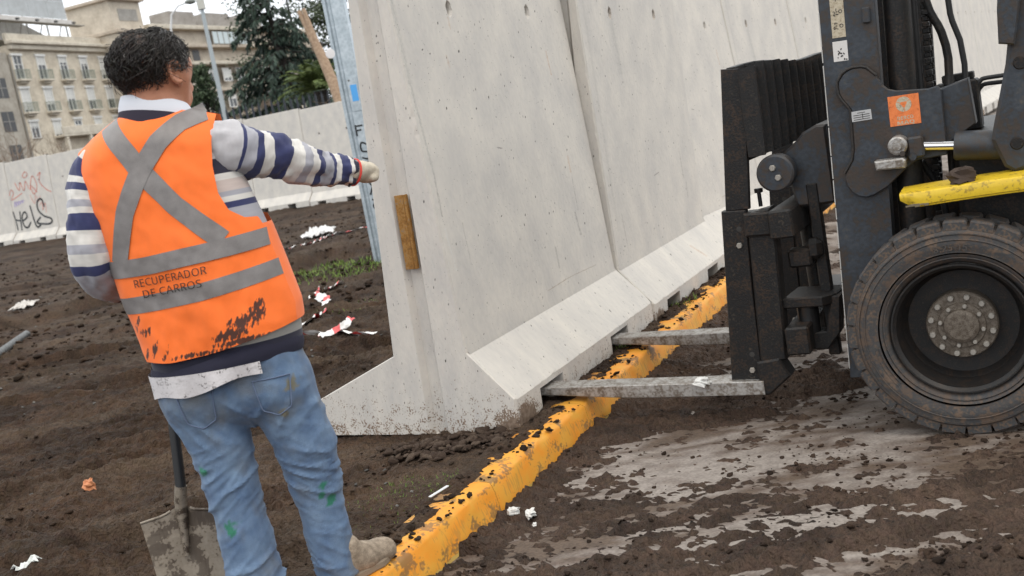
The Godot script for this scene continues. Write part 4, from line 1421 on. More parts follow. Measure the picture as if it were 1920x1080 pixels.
func build_forklift() -> void:
	var fk := thing("forklift", "dark forklift with a yellow mudguard, its tines under the concrete barrier", "forklift", W(1.577, -0.12, 4.043))
	fk.rotation.y = deg_to_rad(153.0)
	var g1 := nbytes(512, 701, 0.012, 5)
	var g2 := nbytes(512, 702, 0.08, 4)
	var paint_t := ramp_tex(512, [[g1, 0.6], [g2, 0.4]], [[0.0, Color(0.05, 0.03, 0.02)], [0.38, Color(0.034, 0.026, 0.021)], [0.5, Color(0.024, 0.029, 0.037)], [0.66, Color(0.032, 0.040, 0.052)], [0.8, Color(0.05, 0.05, 0.05)], [1.0, Color(0.12, 0.095, 0.075)]])
	var black_t := ramp_tex(512, [[g1, 0.5], [g2, 0.5]], [[0.0, Color(0.05, 0.03, 0.02)], [0.36, Color(0.024, 0.017, 0.013)], [0.46, Color(0.010, 0.010, 0.0105)], [0.6, Color(0.010, 0.010, 0.011)], [0.72, Color(0.026, 0.022, 0.018)], [1.0, Color(0.10, 0.075, 0.055)]])
	var steel_t := ramp_tex(512, [[nbytes(512, 703, 0.02, 4), 0.5], [g2, 0.5]], [[0.0, Color(0.10, 0.075, 0.055)], [0.36, Color(0.2, 0.175, 0.15)], [0.55, Color(0.36, 0.35, 0.335)], [1.0, Color(0.52, 0.51, 0.5)]])
	var rubber_t := ramp_tex(512, [[g1, 0.65], [g2, 0.35]], [[0.0, Color(0.12, 0.075, 0.05)], [0.36, Color(0.085, 0.06, 0.044)], [0.46, Color(0.038, 0.040, 0.044)], [0.57, Color(0.05, 0.049, 0.048)], [0.66, Color(0.11, 0.075, 0.053)], [1.0, Color(0.17, 0.12, 0.085)]])
	var yellow_t := ramp_tex(256, [[nbytes(256, 705, 0.02, 4), 0.5], [nbytes(256, 706, 0.1, 3), 0.5]], [[0.0, Color(0.16, 0.10, 0.03)], [0.33, Color(0.40, 0.27, 0.03)], [0.42, Color(0.68, 0.46, 0.025)], [1.0, Color(0.74, 0.53, 0.035)]])
	var paint := mat(Color.WHITE, 0.5, 0.0, {"tex": paint_t, "tri": 0.9, "bump": bump_fine, "bs": 0.05})
	var black := mat(Color.WHITE, 0.5, 0.0, {"tex": black_t, "tri": 1.5, "bump": bump_fine, "bs": 0.08, "spec": 0.4})
	var steel := mat(Color.WHITE, 0.42, 0.45, {"tex": steel_t, "tri": 1.3, "bump": bump_fine, "bs": 0.06})
	var rubber := mat(Color.WHITE, 0.75, 0.0, {"tex": rubber_t, "tri": 1.2, "bump": bump_fine, "bs": 0.1})
	var yellow := mat(Color.WHITE, 0.4, 0.0, {"tex": yellow_t, "tri": 2.5})
	var chrome := mat(lin(0.7, 0.7, 0.72), 0.12, 1.0)
	var bolt_m := mat(lin(0.30, 0.28, 0.25), 0.5, 0.3)
	var bare := mat(lin(0.5, 0.49, 0.47), 0.6, 0.2)
	var T := Transform3D(Basis(Vector3(0, 0, 1), deg_to_rad(2.8)), Vector3(0, 0.42, 0)) * Transform3D(Basis(), Vector3(0, -0.42, 0))
	var along_y := Basis(Vector3(1, 0, 0), Vector3(0, 0, -1), Vector3(0, 1, 0))     # prism outline (x, -z), depth up
	var b := B.new()
	# mast rails
	for sd in [0, 1]:
		b = B.new()
		var z0 := 0.25 if sd == 0 else 1.34
		var sg := 1.0 if sd == 0 else -1.0
		var ch := [Vector2(0.19, -z0), Vector2(0.40, -z0), Vector2(0.40, -(z0 + sg * 0.1)), Vector2(0.372, -(z0 + sg * 0.1)), Vector2(0.372, -(z0 + sg * 0.022)), Vector2(0.218, -(z0 + sg * 0.022)), Vector2(0.218, -(z0 + sg * 0.1)), Vector2(0.19, -(z0 + sg * 0.1))]
		b.prism(T * Transform3D(along_y, Vector3(0, 0.16, 0)), ch, 2.5, 0.003)
		var o := obj("mast_rail", b, paint, fk)
		b = B.new()
		var rr := RandomNumberGenerator.new()
		rr.seed = 5
		# paint worn to bare metal along the front arris
		var y := 0.2
		while y < 2.6:
			var ln := rr.randf_range(0.03, 0.16)
			b.box(T * Transform3D(Basis(), Vector3(0.4005, y + ln * 0.5, z0 + sg * rr.randf_range(0.001, 0.003))), Vector3(0.004, ln, rr.randf_range(0.006, 0.011)), 0.001)
			y += ln + rr.randf_range(0.0, 0.015)
		obj("worn_edge", b, bare, o).set_meta("kind", "stuff")
		b = B.new()
		b.prism(T * Transform3D(along_y, Vector3(0, 0.2, 0)), [Vector2(0.232, -(z0 + sg * 0.03)), Vector2(0.358, -(z0 + sg * 0.03)), Vector2(0.358, -(z0 + sg * 0.12)), Vector2(0.335, -(z0 + sg * 0.12)), Vector2(0.335, -(z0 + sg * 0.055)), Vector2(0.255, -(z0 + sg * 0.055)), Vector2(0.255, -(z0 + sg * 0.12)), Vector2(0.232, -(z0 + sg * 0.12))], 2.45, 0.003)
		obj("inner_rail", b, black, fk)
		b = B.new()
		var cz := z0 + sg * 0.09
		b.tube([T * Vector3(0.118, 0.3, cz), T * Vector3(0.118, 2.4, cz)], 0.052, 20)
		b.tube([T * Vector3(0.118, 2.4, cz), T * Vector3(0.118, 2.66, cz)], 0.03, 16)
		obj("lift_cylinder", b, black, fk)
	for y in [0.3, 1.22, 2.62]:
		b = B.new()
		b.box(T * Transform3D(Basis(), Vector3(0.16, y, 0.795)), Vector3(0.05, 0.12, 1.05), 0.006)
		obj("mast_crossbar", b, black, fk)
	# chain: link plates
	for sd in [0.5, 0.62]:
		b = B.new()
		for k in 84:
			b.box(T * Transform3D(Basis(), Vector3(0.03 + 0.003 * (k % 2), 0.5 + k * 0.024, sd)), Vector3(0.026, 0.021, 0.012 if k % 2 else 0.03), 0.003)
		var ch2 := obj("lift_chain", b, black, fk)
		ch2.set_meta("kind", "stuff")
	# hoses
	var hs := [[[0.011, 1.9, 0.5], [0.011, 1.661, 0.5], [0.02, 1.407, 0.5], [0.022, 1.3, 0.5], [0.03, 1.1, 0.5]], [[-0.01, 1.95, 0.5], [-0.035, 1.652, 0.5], [-0.079, 1.516, 0.5], [-0.093, 1.407, 0.5], [-0.086, 1.29, 0.48], [-0.07, 1.15, 0.46], [-0.06, 0.9, 0.46]], [[-0.119, 1.9, 0.5], [-0.118, 1.634, 0.5], [-0.124, 1.549, 0.5], [-0.144, 1.471, 0.5], [-0.15, 1.375, 0.5], [-0.145, 1.30, 0.5]], [[-0.18, 1.22, 0.5], [-0.186, 1.272, 0.5], [-0.2, 1.298, 0.5], [-0.225, 1.306, 0.5], [-0.32, 1.304, 0.5]], [[-0.178, 1.2, 0.53], [-0.184, 1.25, 0.53], [-0.2, 1.274, 0.53], [-0.225, 1.282, 0.53], [-0.32, 1.277, 0.53]], [[0.05, 1.02, 0.42], [0.0, 0.9, 0.45], [-0.02, 0.75, 0.46], [0.0, 0.6, 0.5]]]
	var hr := [0.013, 0.017, 0.012, 0.009, 0.009, 0.014]
	for k in hs.size():
		b = B.new()
		var cv := Curve3D.new()
		for q in hs[k].size():
			var p := Vector3(hs[k][q][0], hs[k][q][1], hs[k][q][2])
			var pn: Array = hs[k][mini(q + 1, hs[k].size() - 1)]
			var pp: Array = hs[k][maxi(q - 1, 0)]
			var tg := (Vector3(pn[0], pn[1], pn[2]) - Vector3(pp[0], pp[1], pp[2])) * 0.18
			cv.add_point(p, -tg, tg)
		var pts := []
		for p in cv.tessellate(4, 5): pts.append(p)
		b.tube(pts, hr[k], 10)
		obj("hydraulic_hose", b, mat(lin(0.016, 0.016, 0.017), 0.55) if k != 1 else black, fk)
		if k == 1:
			b = B.new()
			b.tube([Vector3(-0.089, 1.335, 0.49), Vector3(-0.086, 1.30, 0.482)], 0.024, 6)
			obj("hose_fitting", b, black, fk)
			b = B.new()
			b.tube([Vector3(-0.08, 1.24, 0.475), Vector3(-0.075, 1.2, 0.467)], 0.024, 6)
			obj("hose_fitting", b, black, fk)
	# valve box and pipes behind the mast
	b = B.new()
	b.bx(Vector3(-0.11, 1.21, 0.56), Vector3(0.16, 0.2, 0.16), 0.006)
	b.bx(Vector3(-0.115, 1.325, 0.6), Vector3(0.12, 0.03, 0.1), 0.004)
	obj("valve_block", b, black, fk)
	b = B.new()
	b.tube([Vector3(-0.03, 1.215, 0.42), Vector3(-0.1, 1.225, 0.42), Vector3(-0.14, 1.245, 0.43), Vector3(-0.16, 1.25, 0.5)], 0.016, 10)
	obj("pipe_elbow", b, paint, fk)
	# bracket plate with its two round lobes
	b = B.new()
	var br := [Vector2(0.3, 1.372), Vector2(0.297, 1.395), Vector2(0.277, 1.42), Vector2(0.255, 1.433), Vector2(0.234, 1.438), Vector2(0.205, 1.436), Vector2(0.185, 1.428), Vector2(0.153, 1.393), Vector2(0.134, 1.353), Vector2(0.115, 1.335), Vector2(0.088, 1.324), Vector2(-0.028, 1.311), Vector2(-0.06, 1.316), Vector2(-0.075, 1.30), Vector2(-0.07, 1.05), Vector2(0.043, 1.045), Vector2(0.085, 1.02), Vector2(0.163, 0.957), Vector2(0.217, 0.932), Vector2(0.248, 0.926), Vector2(0.275, 0.933), Vector2(0.3, 0.952), Vector2(0.315, 0.978), Vector2(0.32, 1.005), Vector2(0.316, 1.032), Vector2(0.281, 1.081), Vector2(0.272, 1.12), Vector2(0.262, 1.279), Vector2(0.275, 1.3), Vector2(0.291, 1.325), Vector2(0.3, 1.35)]
	b.prism(Transform3D(Basis(), Vector3(0, 0, 0.222)), br, 0.026, 0.004)
	var brk := obj("tilt_bracket", b, paint, fk)
	# rolled bead round the lobes
	b = B.new()
	var bead := []
	for k in range(24, 31): bead.append(Vector3(br[k].x + 0.004, br[k].y, 0.224))
	for k in 8: bead.append(Vector3(br[k].x + (0.004 if k < 5 else 0.0), br[k].y + (0.003 if k > 1 else 0.0), 0.224))
	b.tube(bead, 0.006, 8)
	obj("weld_bead", b, mat(Color.WHITE, 0.6, 0.0, {"tex": black_t, "tri": 5.0}), brk)
	# side box behind the bracket
	b = B.new()
	b.prism(Transform3D(Basis(), Vector3(0, 0, 0.25)), [Vector2(-0.06, 1.30), Vector2(-0.17, 1.325), Vector2(-0.18, 1.15), Vector2(-0.06, 1.08)], 0.12, 0.005)
	obj("side_bracket", b, paint, fk)
	# stickers and plates on the mast side
	var stick := func(called: String, c: Vector2, w: float, h: float, z: float, m: Material) -> MeshInstance3D:
		var sb := B.new()
		sb.box(T * Transform3D(Basis(), Vector3(c.x, c.y, z)), Vector3(w, h, 0.0016), 0.0004)
		return obj(called, sb, m, fk)
	var cream := mat(Color.WHITE, 0.6, 0.0, {"tex": ramp_tex(128, [[nbytes(128, 720, 0.03, 4), 0.6], [nbytes(128, 721, 0.1, 3), 0.4]], [[0.0, Color(0.15, 0.1, 0.06)], [0.4, Color(0.42, 0.36, 0.26)], [1.0, Color(0.58, 0.52, 0.4)]]), "tri": 12.0})
	var s1 = stick.call("warning_label", Vector2(0.33, 1.66), 0.052, 0.22, 0.2488, cream)
	var s2 = stick.call("white_label", Vector2(0.33, 1.497), 0.056, 0.078, 0.2488, mat(lin(0.62, 0.6, 0.58), 0.5))
	var ink := mat(lin(0.03, 0.028, 0.026), 0.7)
	var rr2 := RandomNumberGenerator.new()
	rr2.seed = 8
	var ib := B.new()
	for q in 3:
		var cx := Vector3(0.318, 1.595 + 0.055 * q, 0.2474)
		ib.lathe(T * Transform3D(Basis(), cx), [Vector2(0.0075, 0), Vector2(0.0075, -0.0006), Vector2(0.005, -0.0006), Vector2(0.005, 0)], 12)
		for k in 7:
			ib.box(T * Transform3D(Basis(Vector3(0, 0, 1), rr2.randf() * 3.0), cx + Vector3(0.02 + rr2.randf_range(-0.007, 0.007), rr2.randf_range(-0.014, 0.014), -0.0004)), Vector3(rr2.randf_range(0.004, 0.012), 0.003, 0.0008), 0.0002)
	for k in 12:
		ib.box(T * Transform3D(Basis(Vector3(0, 0, 1), rr2.randf() * 3.0), Vector3(0.33 + rr2.randf_range(-0.022, 0.022), 1.485 + rr2.randf_range(-0.022, 0.02), 0.2472)), Vector3(rr2.randf_range(0.004, 0.01), 0.004, 0.0008), 0.0002)
	obj("label_print", ib, ink, fk).set_meta("kind", "stuff")
	b = B.new()
	b.box(Transform3D(Basis(), Vector3(0.226, 1.25, 0.2207)), Vector3(0.076, 0.04, 0.0016), 0.0004)
	var np := obj("name_plate", b, mat(lin(0.5, 0.5, 0.5), 0.4, 0.5), fk)
	b = B.new()
	for k in 4: b.box(Transform3D(Basis(), Vector3(0.226, 1.262 - 0.0085 * k, 0.2196)), Vector3(0.062 if k else 0.03, 0.0028, 0.0006), 0.0001)
	b.box(Transform3D(Basis(), Vector3(0.222, 1.247, 0.2195)), Vector3(0.0024, 0.022, 0.0006), 0.0001)
	obj("plate_print", b, ink, np).set_meta("kind", "stuff")
	b = B.new()
	b.box(T * Transform3D(Basis(), Vector3(0.222, 1.62, 0.243)), Vector3(0.03, 0.06, 0.016), 0.004)
	obj("rail_stop", b, paint, fk)
	# orange company sticker with its emblem and letters
	b = B.new()
	var orange := mat(Color.WHITE, 0.5, 0.0, {"tex": ramp_tex(128, [[nbytes(128, 730, 0.03, 4), 0.6], [nbytes(128, 731, 0.12, 3), 0.4]], [[0.0, Color(0.30, 0.09, 0.03)], [0.35, Color(0.68, 0.17, 0.04)], [1.0, Color(0.80, 0.24, 0.07)]]), "tri": 9.0})
	b.box(Transform3D(Basis(Vector3(0, 0, 1), 0.02), Vector3(0.066, 1.245, 0.2207)), Vector3(0.114, 0.116, 0.0016), 0.0004)
	var os := obj("company_sticker", b, orange, fk)
	b = B.new()
	var em := Vector3(0.066, 1.268, 0.2196)
	for k in 3:
		var a0 := TAU * k / 3.0 + PI / 6.0
		var arm := []
		for q in 7:
			var an := a0 + (q / 6.0) * 2.0
			arm.append(em + Vector3(cos(an), sin(an), 0) * 0.029)
		for q in range(6, -1, -1):
			var an := a0 + (q / 6.0) * 2.0
			arm.append(em + Vector3(cos(an), sin(an), 0) * (0.008 + 0.006 * absf(q - 3) / 3.0))
		for q in 6:
			b.poly([arm[q], arm[q + 1], arm[12 - q], arm[13 - q]], Vector3(0, 0, -1))
	obj("emblem", b, cream, os)
	var mirror := func(at: Vector3) -> Callable:
		return func(p: Vector3) -> Vector3: return Vector3(at.x - p.x, at.y + p.y, at.z)
	obj("lettering", warp(text_flat("DERCO", 0.0135), mirror.call(Vector3(0.066, 1.216, 0.2196))), cream, os)
	var maq := text_flat("MAQ", 0.0135)
	for k in maq.v.size(): maq.v[k].x *= 1.55
	obj("lettering", warp(maq, mirror.call(Vector3(0.066, 1.197, 0.2196))), cream, os)
	# tilt cylinder
	b = B.new()
	b.lathe(Transform3D(Basis(), Vector3(0.1, 1.116, 0.15)), [Vector2(0.0, -0.012), Vector2(0.016, -0.012), Vector2(0.018, 0.0), Vector2(0.03, 0.0), Vector2(0.036, 0.006), Vector2(0.038, 0.08)], 22)
	obj("tilt_pin", b, steel, fk)
	b = B.new()
	b.bx(Vector3(0.037, 1.1, 0.2), Vector3(0.06, 0.082, 0.07), 0.008)
	b.tube([Vector3(0.05, 1.065, 0.158), Vector3(0.05, 1.065, 0.168)], 0.014, 6)
	b.tube([Vector3(0.085, 1.085, 0.14), Vector3(0.085, 1.085, 0.168)], 0.011, 6)
	obj("rod_clevis", b, paint, fk)
	b = B.new()
	b.prism(Transform3D(Basis(), Vector3(0, 0, 0.13)), [Vector2(0.19, 1.07), Vector2(0.085, 1.07), Vector2(0.075, 1.06), Vector2(0.08, 1.03), Vector2(0.185, 1.035)], 0.09, 0.006)
	obj("pin_support", b, steel, fk)
	b = B.new()
	b.tube([Vector3(0.03, 1.1, 0.2), Vector3(-0.12, 1.08, 0.2)], 0.019, 18)
	obj("tilt_rod", b, chrome, fk)
	b = B.new()
	b.tube([Vector3(-0.098, 1.082, 0.2), Vector3(-0.105, 1.081, 0.2), Vector3(-0.5, 1.03, 0.2)], [0.05, 0.056, 0.056], 24)
	obj("tilt_barrel", b, mat(Color.WHITE, 0.5, 0.0, {"tex": paint_t, "tri": 3.0}), fk)
	# mudguard: rounded lip over the wheel, curving up to the step
	b = B.new()
	var rows := []
	for k in 25:
		var t := k / 24.0
		var x := lerpf(0.1, -0.75, t)
		var yy := 0.946 + 0.012 * sin(t * 3.0)
		var lip := 0.052 if k > 1 else 0.04
		var ins := 0.0 if k > 1 else 0.012 * (2 - k)
		rows.append([Vector3(x - ins, yy - lip, 0.0 + ins), Vector3(x - ins, yy - lip + 0.003, -0.004 + ins), Vector3(x, yy - lip * 0.5, -0.004 + ins), Vector3(x, yy - 0.006, -0.003 + ins), Vector3(x, yy, 0.004 + ins), Vector3(x, yy + 0.004, 0.1), Vector3(x, yy + 0.006, 0.19), Vector3(x, yy - 0.002, 0.235), Vector3(x, yy - 0.03, 0.245)])
	b.grid(rows, false, Vector3(-0.3, 0.7, 0.12))
	b.poly(rows[0], Vector3(1, 0, 0))
	var inner := []
	for q in rows:
		var rw := []
		for p in q: rw.append(p + Vector3(0, -0.006, 0.004 if p.z < 0.1 else -0.004))
		inner.append(rw)
	b.grid(inner, false, Vector3(-0.3, 1.6, 0.12))
	var fd := obj("mudguard", b, yellow, fk)
	b = B.new()
	for k in 5: b.box(Transform3D(Basis(Vector3(0, 0, 1), -0.05), Vector3(0.07 - 0.016 * k, 0.9 + 0.002 * (k % 2), -0.0125)), Vector3(0.018, 0.006 + 0.003 * (k % 3), 0.002), 0.0005)
	obj("scrape", b, mat(lin(0.16, 0.13, 0.08), 0.7), fd).set_meta("kind", "stuff")
	# wheel
	var wc := Vector3(-0.058, 0.412, 0.0)
	var wt := Transform3D(Basis(), wc)
	b = B.new()
	b.lathe(wt, [Vector2(0.232, 0.014), Vector2(0.244, 0.0), Vector2(0.25, 0.0), Vector2(0.252, 0.012)], 64)
	b.lathe(wt, [Vector2(0.232, 0.014), Vector2(0.218, 0.11), Vector2(0.2, 0.14), Vector2(0.0, 0.145)], 64)
	var wh := obj("front_wheel", b, mat(Color.WHITE, 0.5, 0.1, {"tex": black_t, "tri": 3.0}), fk)
	b = B.new()
	var side := [Vector2(0.25, 0.03), Vector2(0.262, 0.008), Vector2(0.29, -0.012), Vector2(0.33, -0.02), Vector2(0.362, -0.014), Vector2(0.364, -0.017), Vector2(0.37, -0.017), Vector2(0.374, -0.008), Vector2(0.392, 0.004), Vector2(0.396, 0.03), Vector2(0.398, 0.18), Vector2(0.37, 0.21), Vector2(0.25, 0.2)]
	var srows := []
	var fine := []
	for k in side.size() - 1:
		for q in 3: fine.append(side[k].lerp(side[k + 1], q / 3.0))
	fine.append(side[side.size() - 1])
	for p in fine:
		var ring := []
		for s in 97:
			var an := TAU * s / 96.0
			ring.append(wt * Vector3(cos(an) * p.x, sin(an) * p.x, p.y))
		srows.append(ring)
	b.grid(srows, true, wc + Vector3(0, 0, 0.1))
	# raised panel and size mark on the sidewall
	for an0 in [2.85, 5.6]:
		for k in 16:
			var a0: float = an0 + 0.034 * k
			for e in [0.302, 0.318]:
				b.tube([wt * Vector3(cos(a0) * e, sin(a0) * e, -0.0165), wt * Vector3(cos(a0 + 0.034) * e, sin(a0 + 0.034) * e, -0.0165)], 0.0035, 5, false)
	for rr3 in [0.275, 0.345]:
		var ring := []
		for s in 97: ring.append(wt * Vector3(cos(TAU * s / 96.0) * rr3, sin(TAU * s / 96.0) * rr3, -0.006 if rr3 < 0.3 else -0.0185))
		b.tube(ring, 0.003, 5, false)
	obj("tyre", b, rubber, wh)
	var txt := text_flat("8.25-15", 0.026)
	txt = warp(txt, func(p: Vector3) -> Vector3:
		var an := PI / 2.0 + p.x / 0.318
		return wt * Vector3(cos(an) * (0.318 + p.y), sin(an) * (0.318 + p.y), -0.0235))
	obj("size_mark", txt, mat(Color.WHITE, 0.8, 0.0, {"tex": rubber_t, "tri": 5.0}), wh)
	# tread lugs, one block each
	b = B.new()
	b.prism(Transform3D(Basis(Vector3(0, 1, 0), Vector3(0, 0, 1), Vector3(1, 0, 0)), Vector3(0.372, 0, 0)), [Vector2(-0.041, -0.006), Vector2(0.041, -0.006), Vector2(0.043, 0.03), Vector2(0.036, 0.1), Vector2(-0.03, 0.1), Vector2(-0.043, 0.03)], 0.042, 0.007)
	var lug := b.mesh(null, rubber)
	for k in 27:
		var o2 := put("tread_lug", lug, wh)
		o2.transform = Transform3D(Basis(Vector3(0, 0, 1), TAU * k / 27.0), wc)
		var o3 := put("tread_lug", lug, wh)
		o3.transform = Transform3D(Basis(Vector3(0, 0, 1), TAU * (k + 0.5) / 27.0), wc + Vector3(0, 0, 0.206)) * Transform3D(Basis(Vector3(1, 0, 0), Vector3(0, 1, 0), Vector3(0, 0, -1)), Vector3.ZERO)
	b = B.new()
	b.lathe(wt, [Vector2(0.0, 0.038), Vector2(0.05, 0.04), Vector2(0.062, 0.046), Vector2(0.066, 0.06), Vector2(0.085, 0.062), Vector2(0.088, 0.07), Vector2(0.125, 0.072), Vector2(0.13, 0.08), Vector2(0.13, 0.145)], 40)
	obj("hub", b, mat(lin(0.34, 0.29, 0.24), 0.65, 0.1, {"tex": steel_t, "tri": 4.0}), wh)
	b = B.new()
	b.lathe(Transform3D(), [Vector2(0.0, -0.016), Vector2(0.009, -0.016), Vector2(0.0115, -0.012), Vector2(0.0115, 0.004)], 8)
	var nut := b.mesh(null, bolt_m)
	for k in 12:
		var an := TAU * (k + 0.5) / 12.0
		put("wheel_nut", nut, wh).position = wc + Vector3(cos(an) * 0.111, sin(an) * 0.111, 0.07)
	for k in 8:
		var an := TAU * (k + 0.3) / 8.0
		var o4 := put("hub_bolt", nut, wh)
		o4.position = wc + Vector3(cos(an) * 0.077, sin(an) * 0.077, 0.06)
		o4.scale = Vector3(0.72, 0.72, 0.72)
	# carriage posts and fork shanks, leaning as they stand
	var lean := func(y: float) -> float: return lerpf(0.936, 0.778, (y - 0.1) / 1.43)     # front edge of the near post
	for sd in [0, 1]:
		var z := 0.3 if sd == 0 else 1.24
		b = B.new()
		b.prism(Transform3D(Basis(), Vector3(0, 0, z)), [Vector2(lean.call(1.53) - 0.004, 1.53), Vector2(lean.call(0.935), 0.935), Vector2(lean.call(0.935) - 0.102, 0.931), Vector2(lean.call(1.53) - 0.104, 1.517)], 0.035, 0.003)
		obj("backrest_post", b, black, fk)
		b = B.new()
		b.prism(Transform3D(Basis(), Vector3(0, 0, z - 0.012)), [Vector2(0.86, 0.937), Vector2(0.756, 0.93), Vector2(0.775, 0.6), Vector2(0.789, 0.16), Vector2(0.93, 0.165)], 0.055, 0.004)
		var sh := obj("shank_plate", b, black, fk)
		for q in [[0.796, 0.783], [0.822, 0.23]]:
			b = B.new()
			b.lathe(Transform3D(Basis(), Vector3(q[0] + 0.006, q[1], z - 0.012)), [Vector2(0.0, -0.012), Vector2(0.011, -0.012), Vector2(0.0135, -0.008), Vector2(0.0135, 0.0)], 6)
			obj("bolt", b, bolt_m, sh)
			b = B.new()
			b.lathe(Transform3D(Basis(), Vector3(q[0] - 0.002, q[1] + 0.07, z - 0.0125)), [Vector2(0.012, 0.0), Vector2(0.0, -0.0004)], 10)
			obj("bolt_hole", b, ink, sh)
		# the tine itself
		b = B.new()
		var zt := 0.25 if sd == 0 else 1.2
		var tr := []
		for k in 12:
			var x := lerpf(0.78, 2.08, k / 11.0)
			var top := 0.19 + 0.03 * (x - 0.9)
			var th := 0.062 if x < 1.4 else lerpf(0.062, 0.022, (x - 1.4) / 0.68)
			var wd := 0.12 if x < 1.95 else 0.1
			tr.append([Vector3(x, top - th, zt + 0.003), Vector3(x, top - th + 0.003, zt), Vector3(x, top - 0.004, zt), Vector3(x, top, zt + 0.004), Vector3(x, top, zt + wd - 0.004), Vector3(x, top - 0.004, zt + wd), Vector3(x, top - th, zt + wd), Vector3(x, top - th, zt + 0.003)])
		for k in 11:
			for e in 7:
				var mid: Vector3 = (tr[k][0] + tr[k][4]) * 0.5
				b.poly([tr[k][e], tr[k][e + 1], tr[k + 1][e + 1], tr[k + 1][e]], (tr[k][e] + tr[k][e + 1]) * 0.5 - mid)
		b.poly(tr[0].slice(0, 7), Vector3(-1, 0, 0))
		b.poly(tr[11].slice(0, 7), Vector3(1, 0, 0))
		obj("fork_tine", b, steel, fk)
		b = B.new()
		b.prism(Transform3D(Basis(), Vector3(0, 0, zt + 0.02)), [Vector2(0.65, 0.93), Vector2(0.75, 0.915), Vector2(0.785, 0.25), Vector2(0.67, 0.27), Vector2(0.64, 0.83)], 0.1, 0.008)
		obj("fork_hanger", b, black, fk)
		b = B.new()
		b.prism(Transform3D(Basis(), Vector3(0, 0, zt + 0.0)), [Vector2(0.65, 0.915), Vector2(0.76, 0.92), Vector2(0.765, 0.82), Vector2(0.65, 0.815)], 0.13, 0.008)
		obj("hanger_hook", b, black, fk)
		b = B.new()
		b.prism(Transform3D(Basis(), Vector3(0, 0, zt + 0.01)), [Vector2(0.70, 0.28), Vector2(0.80, 0.27), Vector2(0.80, 0.12), Vector2(0.76, 0.12), Vector2(0.66, 0.2)], 0.11, 0.008)
		obj("heel", b, black, fk)
	# load guard: upright slats between bent top and bottom bars
	for k in 11:
		var t := (k - 0.2) / 10.0
		var px := lerpf(0.715, 0.56, t)
		var pz := lerpf(0.35, 1.28, t)
		var wav := 0.012 * sin(t * 7.0)
		b = B.new()
		b.prism(Transform3D(Basis(Vector3(0.2, 0, 0.98), Vector3(-0.02, 1, 0), Vector3(-0.98, 0, 0.2)), Vector3(px, 1.15 + 0.04 * t, pz)), [Vector2(-0.052, 0.0), Vector2(0.052, 0.0), Vector2(0.052, 0.372 + wav - 0.04 * t), Vector2(-0.052, 0.372 + wav - 0.04 * t)], 0.075, 0.004)
		obj("guard_slat", b, black, fk)
	for e in [0, 1]:
		b = B.new()
		var pts2 := []
		for k in 11:
			var t := k / 10.0
			pts2.append(Vector3(lerpf(0.735, 0.55, t), (1.145 + 0.04 * t) if e == 0 else (1.52 + 0.012 * sin(t * 7.0)), lerpf(0.31, 1.33, t)))
		for k in 10: b.bar(pts2[k], pts2[k + 1], 0.022, 0.04, Vector3.UP, 0.003)
		obj("guard_bar", b, black, fk)
	# side shift cylinder with its bolted cap, carriage beams
	b = B.new()
	b.tube([Vector3(0.612, 1.065, 0.34), Vector3(0.612, 1.065, 1.25)], 0.066, 28)
	obj("shift_cylinder", b, black, fk)
	b = B.new()
	b.lathe(Transform3D(Basis(), Vector3(0.612, 1.066, 0.3)), [Vector2(0.0, 0.0), Vector2(0.07, 0.0), Vector2(0.079, 0.006), Vector2(0.079, 0.07), Vector2(0.066, 0.075)], 40)
	var cap := obj("cylinder_cap", b, paint, fk)
	for q in [Vector2(0.618, 1.09), Vector2(0.6, 1.047)]:
		b = B.new()
		b.lathe(Transform3D(Basis(), Vector3(q.x, q.y, 0.3)), [Vector2(0.0, -0.014), Vector2(0.011, -0.014), Vector2(0.014, -0.01), Vector2(0.014, 0.0)], 6)
		obj("cap_bolt", b, bolt_m, cap)
	b = B.new()
	b.prism(Transform3D(Basis(), Vector3(0, 0, 0.4)), [Vector2(0.6, 1.13), Vector2(0.53, 1.18), Vector2(0.5, 1.21), Vector2(0.44, 1.235), Vector2(0.40, 1.23), Vector2(0.40, 0.9), Vector2(0.56, 0.9)], 0.8, 0.01)
	obj("carriage_head", b, paint, fk)
	for y in [0.86, 0.36]:
		b = B.new()
		b.bx(Vector3(0.6, y, 0.79), Vector3(0.1, 0.12, 1.15), 0.008)
		obj("carriage_beam", b, black, fk)
	for z in [0.42, 1.15]:
		b = B.new()
		b.bx(Vector3(0.49, 0.62, z), Vector3(0.05, 0.75, 0.05), 0.006)
		obj("carriage_upright", b, black, fk)
	b = B.new()
	b.tube([Vector3(0.56, 0.45, 0.6), Vector3(0.57, 1.0, 0.6)], 0.04, 16)
	obj("free_lift_cylinder", b, black, fk)
	# lower guide: lug, plate, roller
	b = B.new()
	b.prism(Transform3D(Basis(Vector3(1, 0, 0), Vector3(0, 0, 1), Vector3(0, -1, 0)), Vector3(0, 0.53, 0)), [Vector2(0.66, 0.3), Vector2(0.49, 0.28), Vector2(0.44, 0.34), Vector2(0.42, 0.5), Vector2(0.64, 0.55)], 0.045, 0.006)
	obj("guide_plate", b, black, fk)
	b = B.new()
	b.tube([Vector3(0.57, 0.36, 0.36), Vector3(0.57, 0.49, 0.36)], 0.045, 24)
	obj("guide_roller", b, mat(lin(0.06, 0.06, 0.062), 0.3, 0.8), fk)
	b = B.new()
	b.prism(Transform3D(Basis(), Vector3(0, 0, 0.32)), [Vector2(0.66, 0.3), Vector2(0.5, 0.29), Vector2(0.44, 0.36), Vector2(0.42, 0.52), Vector2(0.46, 0.52), Vector2(0.5, 0.37), Vector2(0.65, 0.36)], 0.1, 0.006)
	obj("guide_bracket", b, black, fk)
	b = B.new()
